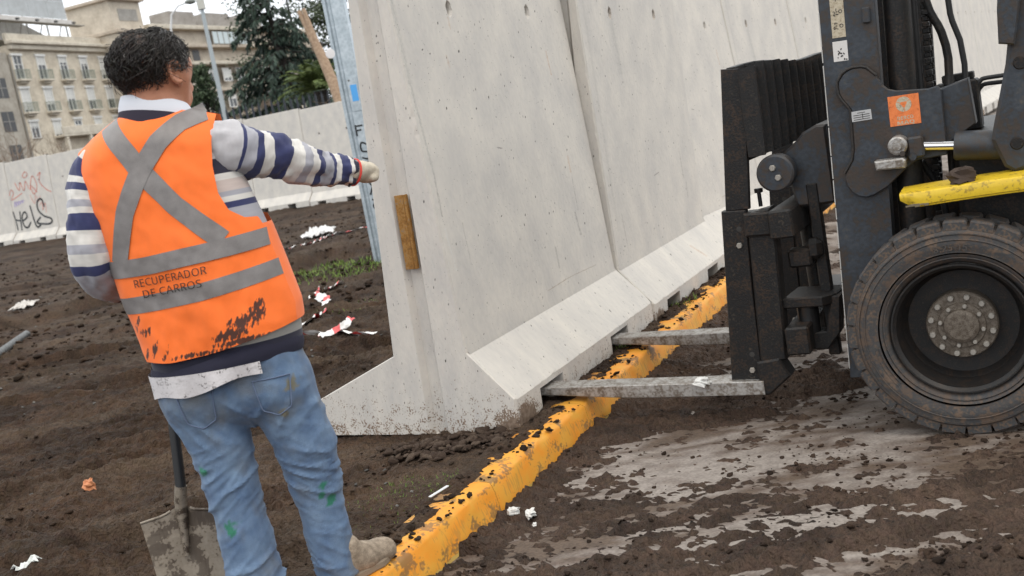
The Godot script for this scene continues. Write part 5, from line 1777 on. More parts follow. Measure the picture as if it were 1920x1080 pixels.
	b.bx(Vector3(0.57, 0.69, 0.38), Vector3(0.1, 0.08, 0.08), 0.01)
	b.bx(Vector3(0.51, 0.72, 0.38), Vector3(0.07, 0.09, 0.07), 0.02)
	obj("guide_lug", b, black, fk)
	b = B.new()
	b.tube([Vector3(0.705, 0.93, 0.36), Vector3(0.705, 0.99, 0.36)], 0.009, 8)
	b.tube([Vector3(0.705, 0.99, 0.36), Vector3(0.705, 1.008, 0.36)], 0.019, 6)
	obj("stop_bolt", b, black, fk)
	# chassis, cab pillar and the rest of the truck out of frame
	b = B.new()
	b.bx(Vector3(-0.95, 0.58, 0.79), Vector3(1.5, 0.5, 0.9), 0.03)
	b.bx(Vector3(-0.1, 0.42, 0.79), Vector3(0.3, 0.22, 1.1), 0.03)
	obj("chassis", b, black, fk)
	b = B.new()
	b.bx(Vector3(-0.25, 0.86, 0.8), Vector3(0.34, 0.5, 0.95), 0.02)
	obj("front_panel", b, black, fk)
	b = B.new()
	b.prism(Transform3D(Basis(), Vector3(0, 0, 0.12)), [Vector2(-0.375, 1.8), Vector2(-0.355, 1.6), Vector2(-0.307, 1.355), Vector2(-0.245, 1.141), Vector2(-0.232, 1.09), Vector2(-0.266, 0.985), Vector2(-0.3, 0.96), Vector2(-0.34, 0.97), Vector2(-0.42, 1.06), Vector2(-0.44, 1.2), Vector2(-0.5, 1.8), Vector2(-0.6, 2.3), Vector2(-0.5, 2.3)], 0.09, 0.012)
	var pil := obj("cab_pillar", b, paint, fk)
	for q in [Vector2(-0.316, 1.065), Vector2(-0.355, 1.351)]:
		b = B.new()
		b.lathe(Transform3D(Basis(), Vector3(q.x, q.y, 0.12)), [Vector2(0.0, -0.006), Vector2(0.02, -0.006), Vector2(0.024, 0.0)], 20)
		obj("pillar_plug", b, black, pil)
	b = B.new()
	b.prism(Transform3D(Basis(), Vector3(0, 0, 0.08)), [Vector2(-0.293, 1.431), Vector2(-0.345, 1.418), Vector2(-0.42, 1.75), Vector2(-0.33, 1.75), Vector2(-0.3, 1.55)], 0.05, 0.006)
	obj("lamp_bracket", b, paint, fk)
	b = B.new()
	b.prism(Transform3D(Basis(), Vector3(0, 0, 1.38)), [Vector2(-0.375, 1.8), Vector2(-0.245, 1.141), Vector2(-0.34, 0.97), Vector2(-0.44, 1.2), Vector2(-0.6, 2.3), Vector2(-0.5, 2.3)], 0.09, 0.012)
	obj("cab_pillar", b, paint, fk)
	b = B.new()
	b.bx(Vector3(-1.3, 2.3, 0.79), Vector3(1.6, 0.06, 1.3), 0.02)
	b.bar(Vector3(-2.0, 0.9, 0.16), Vector3(-2.0, 2.3, 0.16), 0.08, 0.08, Vector3.RIGHT)
	b.bar(Vector3(-2.0, 0.9, 1.42), Vector3(-2.0, 2.3, 1.42), 0.08, 0.08, Vector3.RIGHT)
	obj("overhead_guard", b, paint, fk)
	b = B.new()
	b.prism(Transform3D(Basis(), Vector3(0, 0, 0.2)), [Vector2(-1.3, 0.35), Vector2(-1.3, 1.1), Vector2(-2.2, 1.15), Vector2(-2.5, 0.9), Vector2(-2.5, 0.4), Vector2(-2.2, 0.3)], 1.2, 0.06)
	obj("counterweight", b, yellow, fk)
	for z in [0.1, 1.26]:
		b = B.new()
		b.lathe(Transform3D(Basis(), Vector3(-1.85, 0.33, z)), [Vector2(0.0, 0.04), Vector2(0.16, 0.03), Vector2(0.2, 0.0), Vector2(0.3, 0.0), Vector2(0.33, 0.04), Vector2(0.33, 0.2), Vector2(0.2, 0.22), Vector2(0.0, 0.22)], 32)
		obj("rear_wheel", b, rubber, fk)
	b = B.new()
	b.lathe(Transform3D(Basis(), Vector3(-0.058, 0.412, 1.38)), [Vector2(0.0, 0.05), Vector2(0.24, 0.03), Vector2(0.25, 0.0), Vector2(0.38, 0.0), Vector2(0.412, 0.04), Vector2(0.412, 0.2), Vector2(0.25, 0.21), Vector2(0.0, 0.2)], 40)
	obj("far_wheel", b, rubber, fk)

# ---------- the man ----------
# smooth union of tapered capsules, meshed as surface nets. bones: [a, b, ra, rb, depth scale]
func nets(lo: Vector3, hi: Vector3, cell: float, bones: Array, k: float, disp = null, out: B = null) -> B:
	if out == null: out = B.new()
	var nx := int((hi.x - lo.x) / cell) + 2
	var ny := int((hi.y - lo.y) / cell) + 2
	var nz := int((hi.z - lo.z) / cell) + 2
	var sum := PackedFloat32Array()
	sum.resize(nx * ny * nz)
	var reach := 7.0 / k + cell * 2.0
	for bo in bones:
		var a: Vector3 = bo[0]
		var b: Vector3 = bo[1]
		var ra: float = bo[2]
		var rb: float = bo[3]
		var sz: float = bo[4] if bo.size() > 4 else 1.0
		var rm := maxf(ra, rb) * maxf(1.0, 1.0 / sz) + reach
		var p0 := (a.min(b) - Vector3.ONE * rm - lo) / cell
		var p1 := (a.max(b) + Vector3.ONE * rm - lo) / cell
		var ab := b - a
		ab.z *= sz
		var l2 := maxf(ab.length_squared(), 1e-9)
		for z in range(maxi(0, int(p0.z)), mini(nz - 1, int(p1.z) + 1) + 1):
			var pz := (lo.z + z * cell - a.z) * sz
			for y in range(maxi(0, int(p0.y)), mini(ny - 1, int(p1.y) + 1) + 1):
				var py := lo.y + y * cell - a.y
				var row := (z * ny + y) * nx
				for x in range(maxi(0, int(p0.x)), mini(nx - 1, int(p1.x) + 1) + 1):
					var px := lo.x + x * cell - a.x
					var t := clampf((px * ab.x + py * ab.y + pz * ab.z) / l2, 0.0, 1.0)
					var dx := px - ab.x * t
					var dy := py - ab.y * t
					var dz := pz - ab.z * t
					var d := sqrt(dx * dx + dy * dy + dz * dz) - (ra + (rb - ra) * t)
					if d < reach: sum[row + x] += exp(-k * d)
	var val := PackedFloat32Array()
	val.resize(sum.size())
	for i in sum.size():
		var s := sum[i]
		if s <= 1e-4: val[i] = 0.2
		else:
			var d := -log(s) / k
			if disp != null and absf(d) < 0.035:
				var z := i / (nx * ny)
				var rem := i - z * nx * ny
				d += disp.call(Vector3(lo.x + (rem % nx) * cell, lo.y + (rem / nx) * cell, lo.z + z * cell))
			val[i] = d
	var id := PackedInt32Array()
	id.resize(sum.size())
	id.fill(-1)
	var offs := [0, 1, nx, nx + 1, nx * ny, nx * ny + 1, nx * ny + nx, nx * ny + nx + 1]
	var edges := [[0, 1], [2, 3], [4, 5], [6, 7], [0, 2], [1, 3], [4, 6], [5, 7], [0, 4], [1, 5], [2, 6], [3, 7]]
	var cp := [Vector3(0, 0, 0), Vector3(1, 0, 0), Vector3(0, 1, 0), Vector3(1, 1, 0), Vector3(0, 0, 1), Vector3(1, 0, 1), Vector3(0, 1, 1), Vector3(1, 1, 1)]
	for z in nz - 1:
		for y in ny - 1:
			var row := (z * ny + y) * nx
			for x in nx - 1:
				var i := row + x
				var m := 0
				for c in 8:
					if val[i + offs[c]] < 0.0: m += 1
				if m == 0 or m == 8: continue
				var p := Vector3.ZERO
				var n := 0
				for e in edges:
					var v0 := val[i + offs[e[0]]]
					var v1 := val[i + offs[e[1]]]
					if (v0 < 0.0) != (v1 < 0.0):
						p += (cp[e[0]] as Vector3).lerp(cp[e[1]], v0 / (v0 - v1))
						n += 1
				p /= n
				var g := Vector3((val[i + 1] + val[i + offs[3]] + val[i + offs[5]] + val[i + offs[7]]) - (val[i] + val[i + offs[2]] + val[i + offs[4]] + val[i + offs[6]]),
					(val[i + offs[2]] + val[i + offs[3]] + val[i + offs[6]] + val[i + offs[7]]) - (val[i] + val[i + 1] + val[i + offs[4]] + val[i + offs[5]]),
					(val[i + offs[4]] + val[i + offs[5]] + val[i + offs[6]] + val[i + offs[7]]) - (val[i] + val[i + 1] + val[i + offs[2]] + val[i + offs[3]]))
				id[i] = out.vert(lo + (Vector3(x, y, z) + p) * cell, g.normalized())
	for z in range(1, nz - 1):
		for y in range(1, ny - 1):
			var row := (z * ny + y) * nx
			for x in range(1, nx - 1):
				var i := row + x
				var s0 := val[i] < 0.0
				for ax in 3:
					var st: int = [1, nx, nx * ny][ax]
					if s0 == (val[i + st] < 0.0): continue
					var u: int = [nx, nx * ny, 1][ax]
					var w: int = [nx * ny, 1, nx][ax]
					var q := [id[i], id[i - u], id[i - u - w], id[i - w]]
					if q.min() < 0: continue
					if s0: out.ix.append_array(PackedInt32Array([q[0], q[2], q[1], q[0], q[3], q[2]]))
					else: out.ix.append_array(PackedInt32Array([q[0], q[1], q[2], q[0], q[2], q[3]]))
	return out

func pl(pts: Array, t: float) -> Vector2:
	# point on a polyline by arc length
	var tot := 0.0
	for k in pts.size() - 1: tot += (pts[k] as Vector2).distance_to(pts[k + 1])
	var s := clampf(t, 0, 1) * tot
	for k in pts.size() - 1:
		var d: float = (pts[k] as Vector2).distance_to(pts[k + 1])
		if s <= d or k == pts.size() - 2: return (pts[k] as Vector2).lerp(pts[k + 1], clampf(s / d, 0, 1))
		s -= d
	return pts[pts.size() - 1]

func tab(t: Array, y: float) -> float:
	if y <= t[0][0]: return t[0][1]
	for k in t.size() - 1:
		if y <= t[k + 1][0]: return lerpf(t[k][1], t[k + 1][1], (y - t[k][0]) / (t[k + 1][0] - t[k][0]))
	return t[t.size() - 1][1]

const MF := 3.345
var vest_top := [Vector2(-1.197, 1.488), Vector2(-1.129, 1.528), Vector2(-1.063, 1.563), Vector2(-1.04, 1.57), Vector2(-0.996, 1.574), Vector2(-0.941, 1.57), Vector2(-0.895, 1.564), Vector2(-0.857, 1.556), Vector2(-0.82, 1.547), Vector2(-0.769, 1.529)]
var tc := [[0.75, -0.90], [0.9, -0.890], [1.0, -0.904], [1.1, -0.92], [1.2, -0.935], [1.3, -0.955], [1.4, -0.972], [1.5, -0.98], [1.6, -0.96]]
var ta := [[0.75, 0.238], [0.9, 0.243], [1.0, 0.246], [1.1, 0.2455], [1.2, 0.243], [1.3, 0.238], [1.4, 0.228], [1.5, 0.222], [1.6, 0.2]]
var tbk := [[0.75, 0.150], [0.9, 0.165], [1.05, 0.165], [1.2, 0.155], [1.35, 0.15], [1.45, 0.135], [1.55, 0.11]]
var nv: FastNoiseLite
var nv2: FastNoiseLite

func top_at(x: float) -> float:
	var y := 1.48
	for k in vest_top.size() - 1:
		if x >= vest_top[k].x and x <= vest_top[k + 1].x:
			y = lerpf(vest_top[k].y, vest_top[k + 1].y, (x - vest_top[k].x) / (vest_top[k + 1].x - vest_top[k].x))
	if x > -0.769: y = 1.529 - (x + 0.769) * 0.5
	return y

func back_depth(x: float, y: float, grow := 0.0, cloth := 1.0) -> float:
	# how far the back of the torso stands from its middle plane
	var u := clampf((x - tab(tc, y)) / (tab(ta, y) + grow), -1.0, 1.0)
	var d := (tab(tbk, y) + grow) * pow(maxf(0.0, 1.0 - pow(absf(u), 2.3)), 0.5)
	var r := clampf((y - (top_at(x) - 0.10)) / 0.105, 0.0, 1.0)
	d *= sqrt(maxf(0.0, 1.0 - r * r * 0.97))
	if cloth > 0.0:
		var low := sstep(1.25, 0.9, y)
		d += cloth * (0.010 * nv.get_noise_2d(x * 1.0, y * 0.4) * (0.5 + low) + 0.003 * nv2.get_noise_2d(x * 0.7 + y * 0.5, y * 0.45 - x * 0.3) + 0.006 * low * sin((x * 0.9 + y * 0.35) * 26.0))
		d += cloth * 0.012 * exp(-pow((x - tab(tc, y)) / 0.09, 2.0)) * -1.0 * sstep(1.15, 1.3, y) * sstep(1.52, 1.42, y)
	return d

func on_back(x: float, y: float, off: float) -> Vector3:
	return W(x, y, MF - back_depth(x, y, 0.012) - off)

func ribbon(pts: Array, wid: float, off: float) -> B:
	var b := B.new()
	var rows := []
	var n := 46
	for k in n + 1:
		var p := pl(pts, float(k) / n)
		var d := (pl(pts, minf(1.0, float(k) / n + 0.02)) - pl(pts, maxf(0.0, float(k) / n - 0.02))).normalized()
		var s := Vector2(-d.y, d.x) * wid * 0.5
		var row := []
		for q in 7:
			var pp := p + s * lerpf(-1, 1, q / 6.0)
			row.append(on_back(pp.x, pp.y, off))
		rows.append(row)
	b.grid(rows, false, W(-0.93, 1.2, MF + 2.0))
	return b

func tube_loft(path: Array, rads: Array, sides: int, squash: float, wr: FastNoiseLite, amp: float, turns := 1.0) -> B:
	# a sleeve: rings along the arm, u round it, v along it
	var b := B.new()
	var cv := Curve3D.new()
	for k in path.size():
		var t: Vector3 = (path[mini(k + 1, path.size() - 1)] - path[maxi(k - 1, 0)]) * 0.2
		cv.add_point(path[k], -t, t)
	var L := cv.get_baked_length()
	var rows := []
	var n := 70
	var side := Vector3.ZERO
	for k in n + 1:
		var s := L * k / n
		var p := cv.sample_baked(s, true)
		var d := (cv.sample_baked(minf(L, s + 0.01), true) - cv.sample_baked(maxf(0.0, s - 0.01), true)).normalized()
		if k == 0: side = d.cross(Vector3(0, 0, 1)).normalized()
		side = (side - d * side.dot(d)).normalized()
		var up := d.cross(side)
		var f := float(k) / n * (rads.size() - 1)
		var r := lerpf(rads[int(f)], rads[mini(int(f) + 1, rads.size() - 1)], f - int(f))
		var row := []
		for q in sides + 1:
			var an := TAU * q / sides
			var o := side * cos(an) + up * sin(an) * squash
			var w := wr.get_noise_3d(cos(an) * 0.25 + s * 0.2, s * 2.2, sin(an) * 0.25) * amp + amp * 0.5 * wr.get_noise_3d(cos(an) * 0.7, s * 5.0 + cos(an + 1.0) * 0.12, sin(an) * 0.7 + 5.0)
			row.append(p + o * (r + w))
		rows.append(row)
	b.grid(rows, true)
	for k in n + 1:
		var p := cv.sample_baked(L * k / n, true)
		for q in sides + 1:
			var i := k * (sides + 1) + q
			if b.n[i].dot(b.v[i] - p) < 0.0: b.n[i] = -b.n[i]
	b._fix(0, n + 1, sides + 1)
	return b

func stripes(list: Array, h := 512) -> ImageTexture:
	# list of [end 0..1, colour linear] from top to bottom
	var im := Image.create(64, h, false, Image.FORMAT_RGB8)
	var nz := fnl(880, 0.05, 3)
	for y in h:
		var t := float(y) / h
		var c: Color = list[list.size() - 1][1]
		for s in list:
			if t < s[0]:
				c = s[1]
				break
		for x in 64:
			var k := 1.0 + 0.10 * nz.get_noise_2d(x * 3.0, y * 1.5) + (0.05 if (x + y) % 2 else -0.05)
			im.set_pixel(x, y, Color(c.r * k, c.g * k, c.b * k).linear_to_srgb())
	return ImageTexture.create_from_image(im)

func build_man() -> void:
	nv = fnl(801, 6.0, 3)
	nv2 = fnl(802, 14.0, 2)
	var man := thing("person", "person seen from behind in an orange vest and jeans, right arm stretched towards the barrier", "person")
	var skin := mat(lin(0.46, 0.205, 0.118), 0.5, 0.0, {"tex": ramp_tex(256, [[nbytes(256, 811, 0.03, 4), 0.6], [nbytes(256, 812, 0.15, 3), 0.4]], [[0.0, Color(0.72, 0.66, 0.62)], [0.5, Color(0.93, 0.91, 0.9)], [1.0, Color.WHITE]]), "tri": 5.0, "bump": bump_fine, "bs": 0.04})
	skin.subsurf_scatter_enabled = true
	skin.subsurf_scatter_strength = 0.04
	# head axes: turned to his right
	var hc := W(-0.934, 1.672, 3.362)
	var th := deg_to_rad(33.0)
	var R := Vector3(cos(th), 0, sin(th))
	var G := Vector3(sin(th), -0.06, -cos(th)).normalized()
	var U := Vector3(0, 1, 0)
	var hd := func(r: float, u: float, g: float) -> Vector3: return hc + R * r + U * u + G * g
	var body := B.new()
	# trunk and limbs under the clothes, one continuous surface
	var tb := [
		[W(-0.94, 1.56, 3.36), W(-0.97, 1.35, MF), 0.06, 0.09], [W(-0.97, 1.36, MF), W(-0.9, 0.88, MF), 0.095, 0.10], [W(-1.12, 1.43, MF), W(-0.85, 1.41, MF), 0.05, 0.05],
		[W(-0.98, 0.84, MF), W(-0.82, 0.80, MF), 0.085, 0.085], [W(-0.99, 0.8, MF), W(-0.965, 0.36, 3.33), 0.085, 0.06], [W(-0.965, 0.36, 3.33), W(-0.955, 0.1, 3.3), 0.055, 0.042], [W(-0.955, 0.1, 3.3), W(-0.965, 0.06, 3.4), 0.04, 0.035],
		[W(-0.78, 0.8, MF), W(-0.72, 0.36, 3.36), 0.085, 0.06], [W(-0.72, 0.36, 3.36), W(-0.705, 0.1, 3.35), 0.055, 0.042], [W(-0.705, 0.1, 3.35), W(-0.66, 0.06, 3.45), 0.04, 0.035],
		[W(-0.83, 1.41, MF), W(-0.62, 1.362, 3.45), 0.036, 0.03], [W(-0.62, 1.362, 3.45), W(-0.44, 1.284, 3.62), 0.03, 0.024],
		[W(-1.12, 1.41, MF), W(-1.208, 1.14, 3.31), 0.036, 0.032], [W(-1.208, 1.14, 3.31), W(-1.19, 1.03, 3.55), 0.034, 0.027]]
	nets(Vector3(-1.36, 0.0, -3.8), Vector3(-0.3, 1.66, -3.05), 0.016, tb, 45.0, null, body)
	# head
	var hb := [
		[hd.call(0, 0.03, -0.032), hd.call(0, 0.025, 0.03), 0.088, 0.085], [hd.call(-0.02, 0.02, 0.0), hd.call(0.02, 0.02, 0.0), 0.078, 0.078], [hd.call(0, 0.0, 0.045), hd.call(0, -0.075, 0.062), 0.062, 0.04],
		[hd.call(0.045, -0.02, 0.03), hd.call(0.03, -0.085, 0.045), 0.04, 0.026], [hd.call(-0.045, -0.02, 0.03), hd.call(-0.03, -0.085, 0.045), 0.04, 0.026],
		[hd.call(0, -0.02, -0.025), hd.call(0.0, -0.16, -0.035), 0.062, 0.072], [hd.call(0.02, -0.06, -0.0), hd.call(0.025, -0.17, -0.02), 0.05, 0.056], [hd.call(-0.02, -0.06, -0.0), hd.call(-0.025, -0.17, -0.02), 0.05, 0.056],
		[hd.call(0, 0.0, 0.1), hd.call(0, -0.035, 0.118), 0.008, 0.014], [hd.call(0.012, -0.04, 0.105), hd.call(-0.012, -0.04, 0.105), 0.01, 0.01], [hd.call(0.022, -0.068, 0.09), hd.call(-0.022, -0.068, 0.09), 0.009, 0.009],
		[hd.call(0.034, 0.012, 0.08), hd.call(0.034, 0.011, 0.081), 0.014, 0.014], [hd.call(-0.034, 0.012, 0.08), hd.call(-0.034, 0.011, 0.081), 0.014, 0.014], [hd.call(0.045, 0.032, 0.082), hd.call(-0.045, 0.032, 0.082), 0.012, 0.012]]
	nets(hc - Vector3(0.15, 0.2, 0.15), hc + Vector3(0.15, 0.14, 0.15), 0.0055, hb, 110.0, null, body)
	for sd in [1.0, -1.0]:
		var eb := []
		for k in 11:
			var a0 := lerpf(-2.2, 2.5, k / 11.0)
			var a1 := lerpf(-2.2, 2.5, (k + 1) / 11.0)
			var pe := func(a: float) -> Vector3: return hd.call(sd * (0.089 + 0.010 * (0.5 - 0.5 * cos(a)) + 0.004), -0.004 + 0.031 * sin(a) + 0.004 * cos(a), -0.006 - 0.019 * cos(a))
			eb.append([pe.call(a0), pe.call(a1), 0.0052, 0.0052])
		eb.append([hd.call(sd * 0.085, -0.028, 0.002), hd.call(sd * 0.091, -0.04, 0.006), 0.008, 0.0075])
		eb.append([hd.call(sd * 0.084, 0.012, -0.008), hd.call(sd * 0.084, -0.018, -0.002), 0.011, 0.011])
		eb.append([hd.call(sd * 0.090, 0.012, 0.0), hd.call(sd * 0.089, -0.012, 0.008), 0.0045, 0.005])
		nets(hd.call(sd * 0.088, -0.005, -0.005) - Vector3(0.05, 0.06, 0.05), hd.call(sd * 0.088, -0.005, -0.005) + Vector3(0.05, 0.06, 0.05), 0.003, eb, 420.0, null, body)
	# left hand round the shovel handle
	var hx := W(-1.166, 1.0, 3.63)
	var lh := [[W(-1.19, 1.03, 3.54), W(-1.2, 1.005, 3.6), 0.028, 0.03], [W(-1.205, 1.0, 3.6), W(-1.203, 0.985, 3.64), 0.028, 0.024]]
	for k in 4:
		var yy := 1.02 - 0.02 * k
		var ln := 1.0 - 0.08 * absf(k - 1.0)
		lh.append([W(-1.205, yy, 3.635), W(-1.19, yy - 0.002, 3.662), 0.0095, 0.009])
		lh.append([W(-1.19, yy - 0.002, 3.662), W(-1.165 + 0.003 * k, yy - 0.004, 3.665), 0.009, 0.0085])
		lh.append([W(-1.165 + 0.003 * k, yy - 0.004, 3.665), W(-1.15, yy - 0.005, 3.645 - 0.006 * ln), 0.0085, 0.0078])
	lh.append([W(-1.196, 1.02, 3.6), W(-1.17, 1.035, 3.605), 0.012, 0.011])
	lh.append([W(-1.17, 1.035, 3.605), W(-1.15, 1.03, 3.625), 0.010, 0.009])
	nets(W(-1.26, 0.92, 3.70), W(-1.1, 1.08, 3.5), 0.004, lh, 230.0, null, body)
	obj("body", body, skin, man)
	hair(man, hc, R, U, G)
	clothes(man)

func hair(man: Node3D, hc: Vector3, R: Vector3, U: Vector3, G: Vector3) -> void:
	var r := RandomNumberGenerator.new()
	r.seed = 77
	var nz := fnl(820, 30.0, 3)
	var hm := mat(Color.WHITE, 0.45, 0.0, {"vc": true, "spec": 0.5})
	var b := B.new()
	b.col = Color(0.014, 0.011, 0.009)
	# close cap of hair on the skull: rings from crown down to the hairline
	var surf := func(az: float, el: float, off: float) -> Vector3:
		# az 0 = face, el from -90 (down) to 90 (crown)
		var d := R * sin(az) * cos(el) + G * cos(az) * cos(el) + U * sin(el)
		var c := hc + U * 0.028 - G * 0.002
		return c + R * d.dot(R) * (0.088 + off) + G * d.dot(G) * (0.112 + off) + U * d.dot(U) * (0.093 + off)
	var low := func(az: float) -> float:
		# the lowest elevation that hair reaches at this angle from the face
		var a := absf(wrapf(az, -PI, PI))
		return tab([[0.0, 0.75], [0.7, 0.62], [1.15, 0.25], [1.35, -0.05], [1.5, -0.22], [1.6, 0.14], [1.85, 0.12], [2.05, -0.45], [2.4, -0.70], [3.2, -0.74]], a)
	var rows := []
	var cols := []
	for k in 30:
		var row := []
		var cr := []
		for q in 73:
			var az := TAU * q / 72.0
			var el: float = lerpf(low.call(az), PI / 2.0, k / 29.0)
			var off := 0.003 + 0.006 * sstep(0.0, 0.25, k / 29.0) + 0.004 * nz.get_noise_2d(q * 0.05, k * 0.04)
			var p: Vector3 = surf.call(az, el, off)
			row.append(p)
			# thin on the crown: scalp shows between the hairs
			var bald := clampf(0.9 - p.distance_to(surf.call(PI * 0.92, 0.95, 0.0)) / 0.075 + 0.5 * nz.get_noise_2d(q * 0.4, k * 0.5), 0.0, 0.8)
			cr.append(Color(0.014, 0.011, 0.009).lerp(Color(0.16, 0.085, 0.055), bald * 0.75))
		rows.append(row)
		cols.append(cr)
	b.grid(rows, true, hc, null, false, cols)
	# locks: lie along the skull, wave, and stray at the nape
	var crown: Vector3 = surf.call(PI * 0.92, 0.95, 0.0)
	for k in 8200:
		var az := r.randf() * TAU
		var lo: float = low.call(az)
		var el := asin(r.randf_range(sin(lo), 1.0))
		var p: Vector3 = surf.call(az, el, 0.0)
		var bd := p.distance_to(crown)
		if bd < 0.065 and r.randf() < 0.8 - bd * 4.0: continue
		var stray := r.randf() < 0.05
		var nape := sstep(0.0, -0.6, el)
		# combed back and down, each lock a little off
		var daz := r.randfn() * 0.22 + 0.10 * signf(wrapf(az, -PI, PI))
		var del := -r.randf_range(0.25, 0.6) if el < 1.0 else -r.randf_range(0.1, 0.5)
		var ph := r.randf() * TAU
		var wav := r.randf_range(0.03, 0.10) * (1.0 + nape)
		var cyc := r.randf_range(3.5, 8.0)
		var off0 := r.randf_range(0.007, 0.026) * (0.55 if bd < 0.08 else 1.0) * lerpf(0.55, 1.0, sstep(lo - 0.05, lo + 0.5, el))
		var path := []
		var rad := []
		for s in 11:
			var t := s / 10.0
			var e2 := maxf(el + del * t, lo - 0.10 - 0.10 * nape)
			var off := off0 + 0.0045 * sin(ph * 1.7 + t * cyc) + (0.016 * t * t if stray else 0.0) + 0.006 * nape * t * t * sin(ph)
			path.append(surf.call(az + (daz * t + wav * sin(ph + t * cyc)) / maxf(0.35, cos(e2)), e2, off))
			rad.append((0.0014 - 0.0009 * t) if not stray else 0.0007)
		var grey := clampf((0.055 - p.distance_to(hc + R * 0.085 + U * 0.02 + G * 0.03)) / 0.035, 0.0, 1.0)
		var g := r.randf()
		b.col = Color(0.008, 0.0065, 0.0055).lerp(Color(0.030, 0.022, 0.017), g * g)
		if r.randf() < grey * 0.5 + 0.012: b.col = Color(0.17, 0.16, 0.15)
		b.tube(path, rad, 4, false)
	obj("hair", b, hm, man)

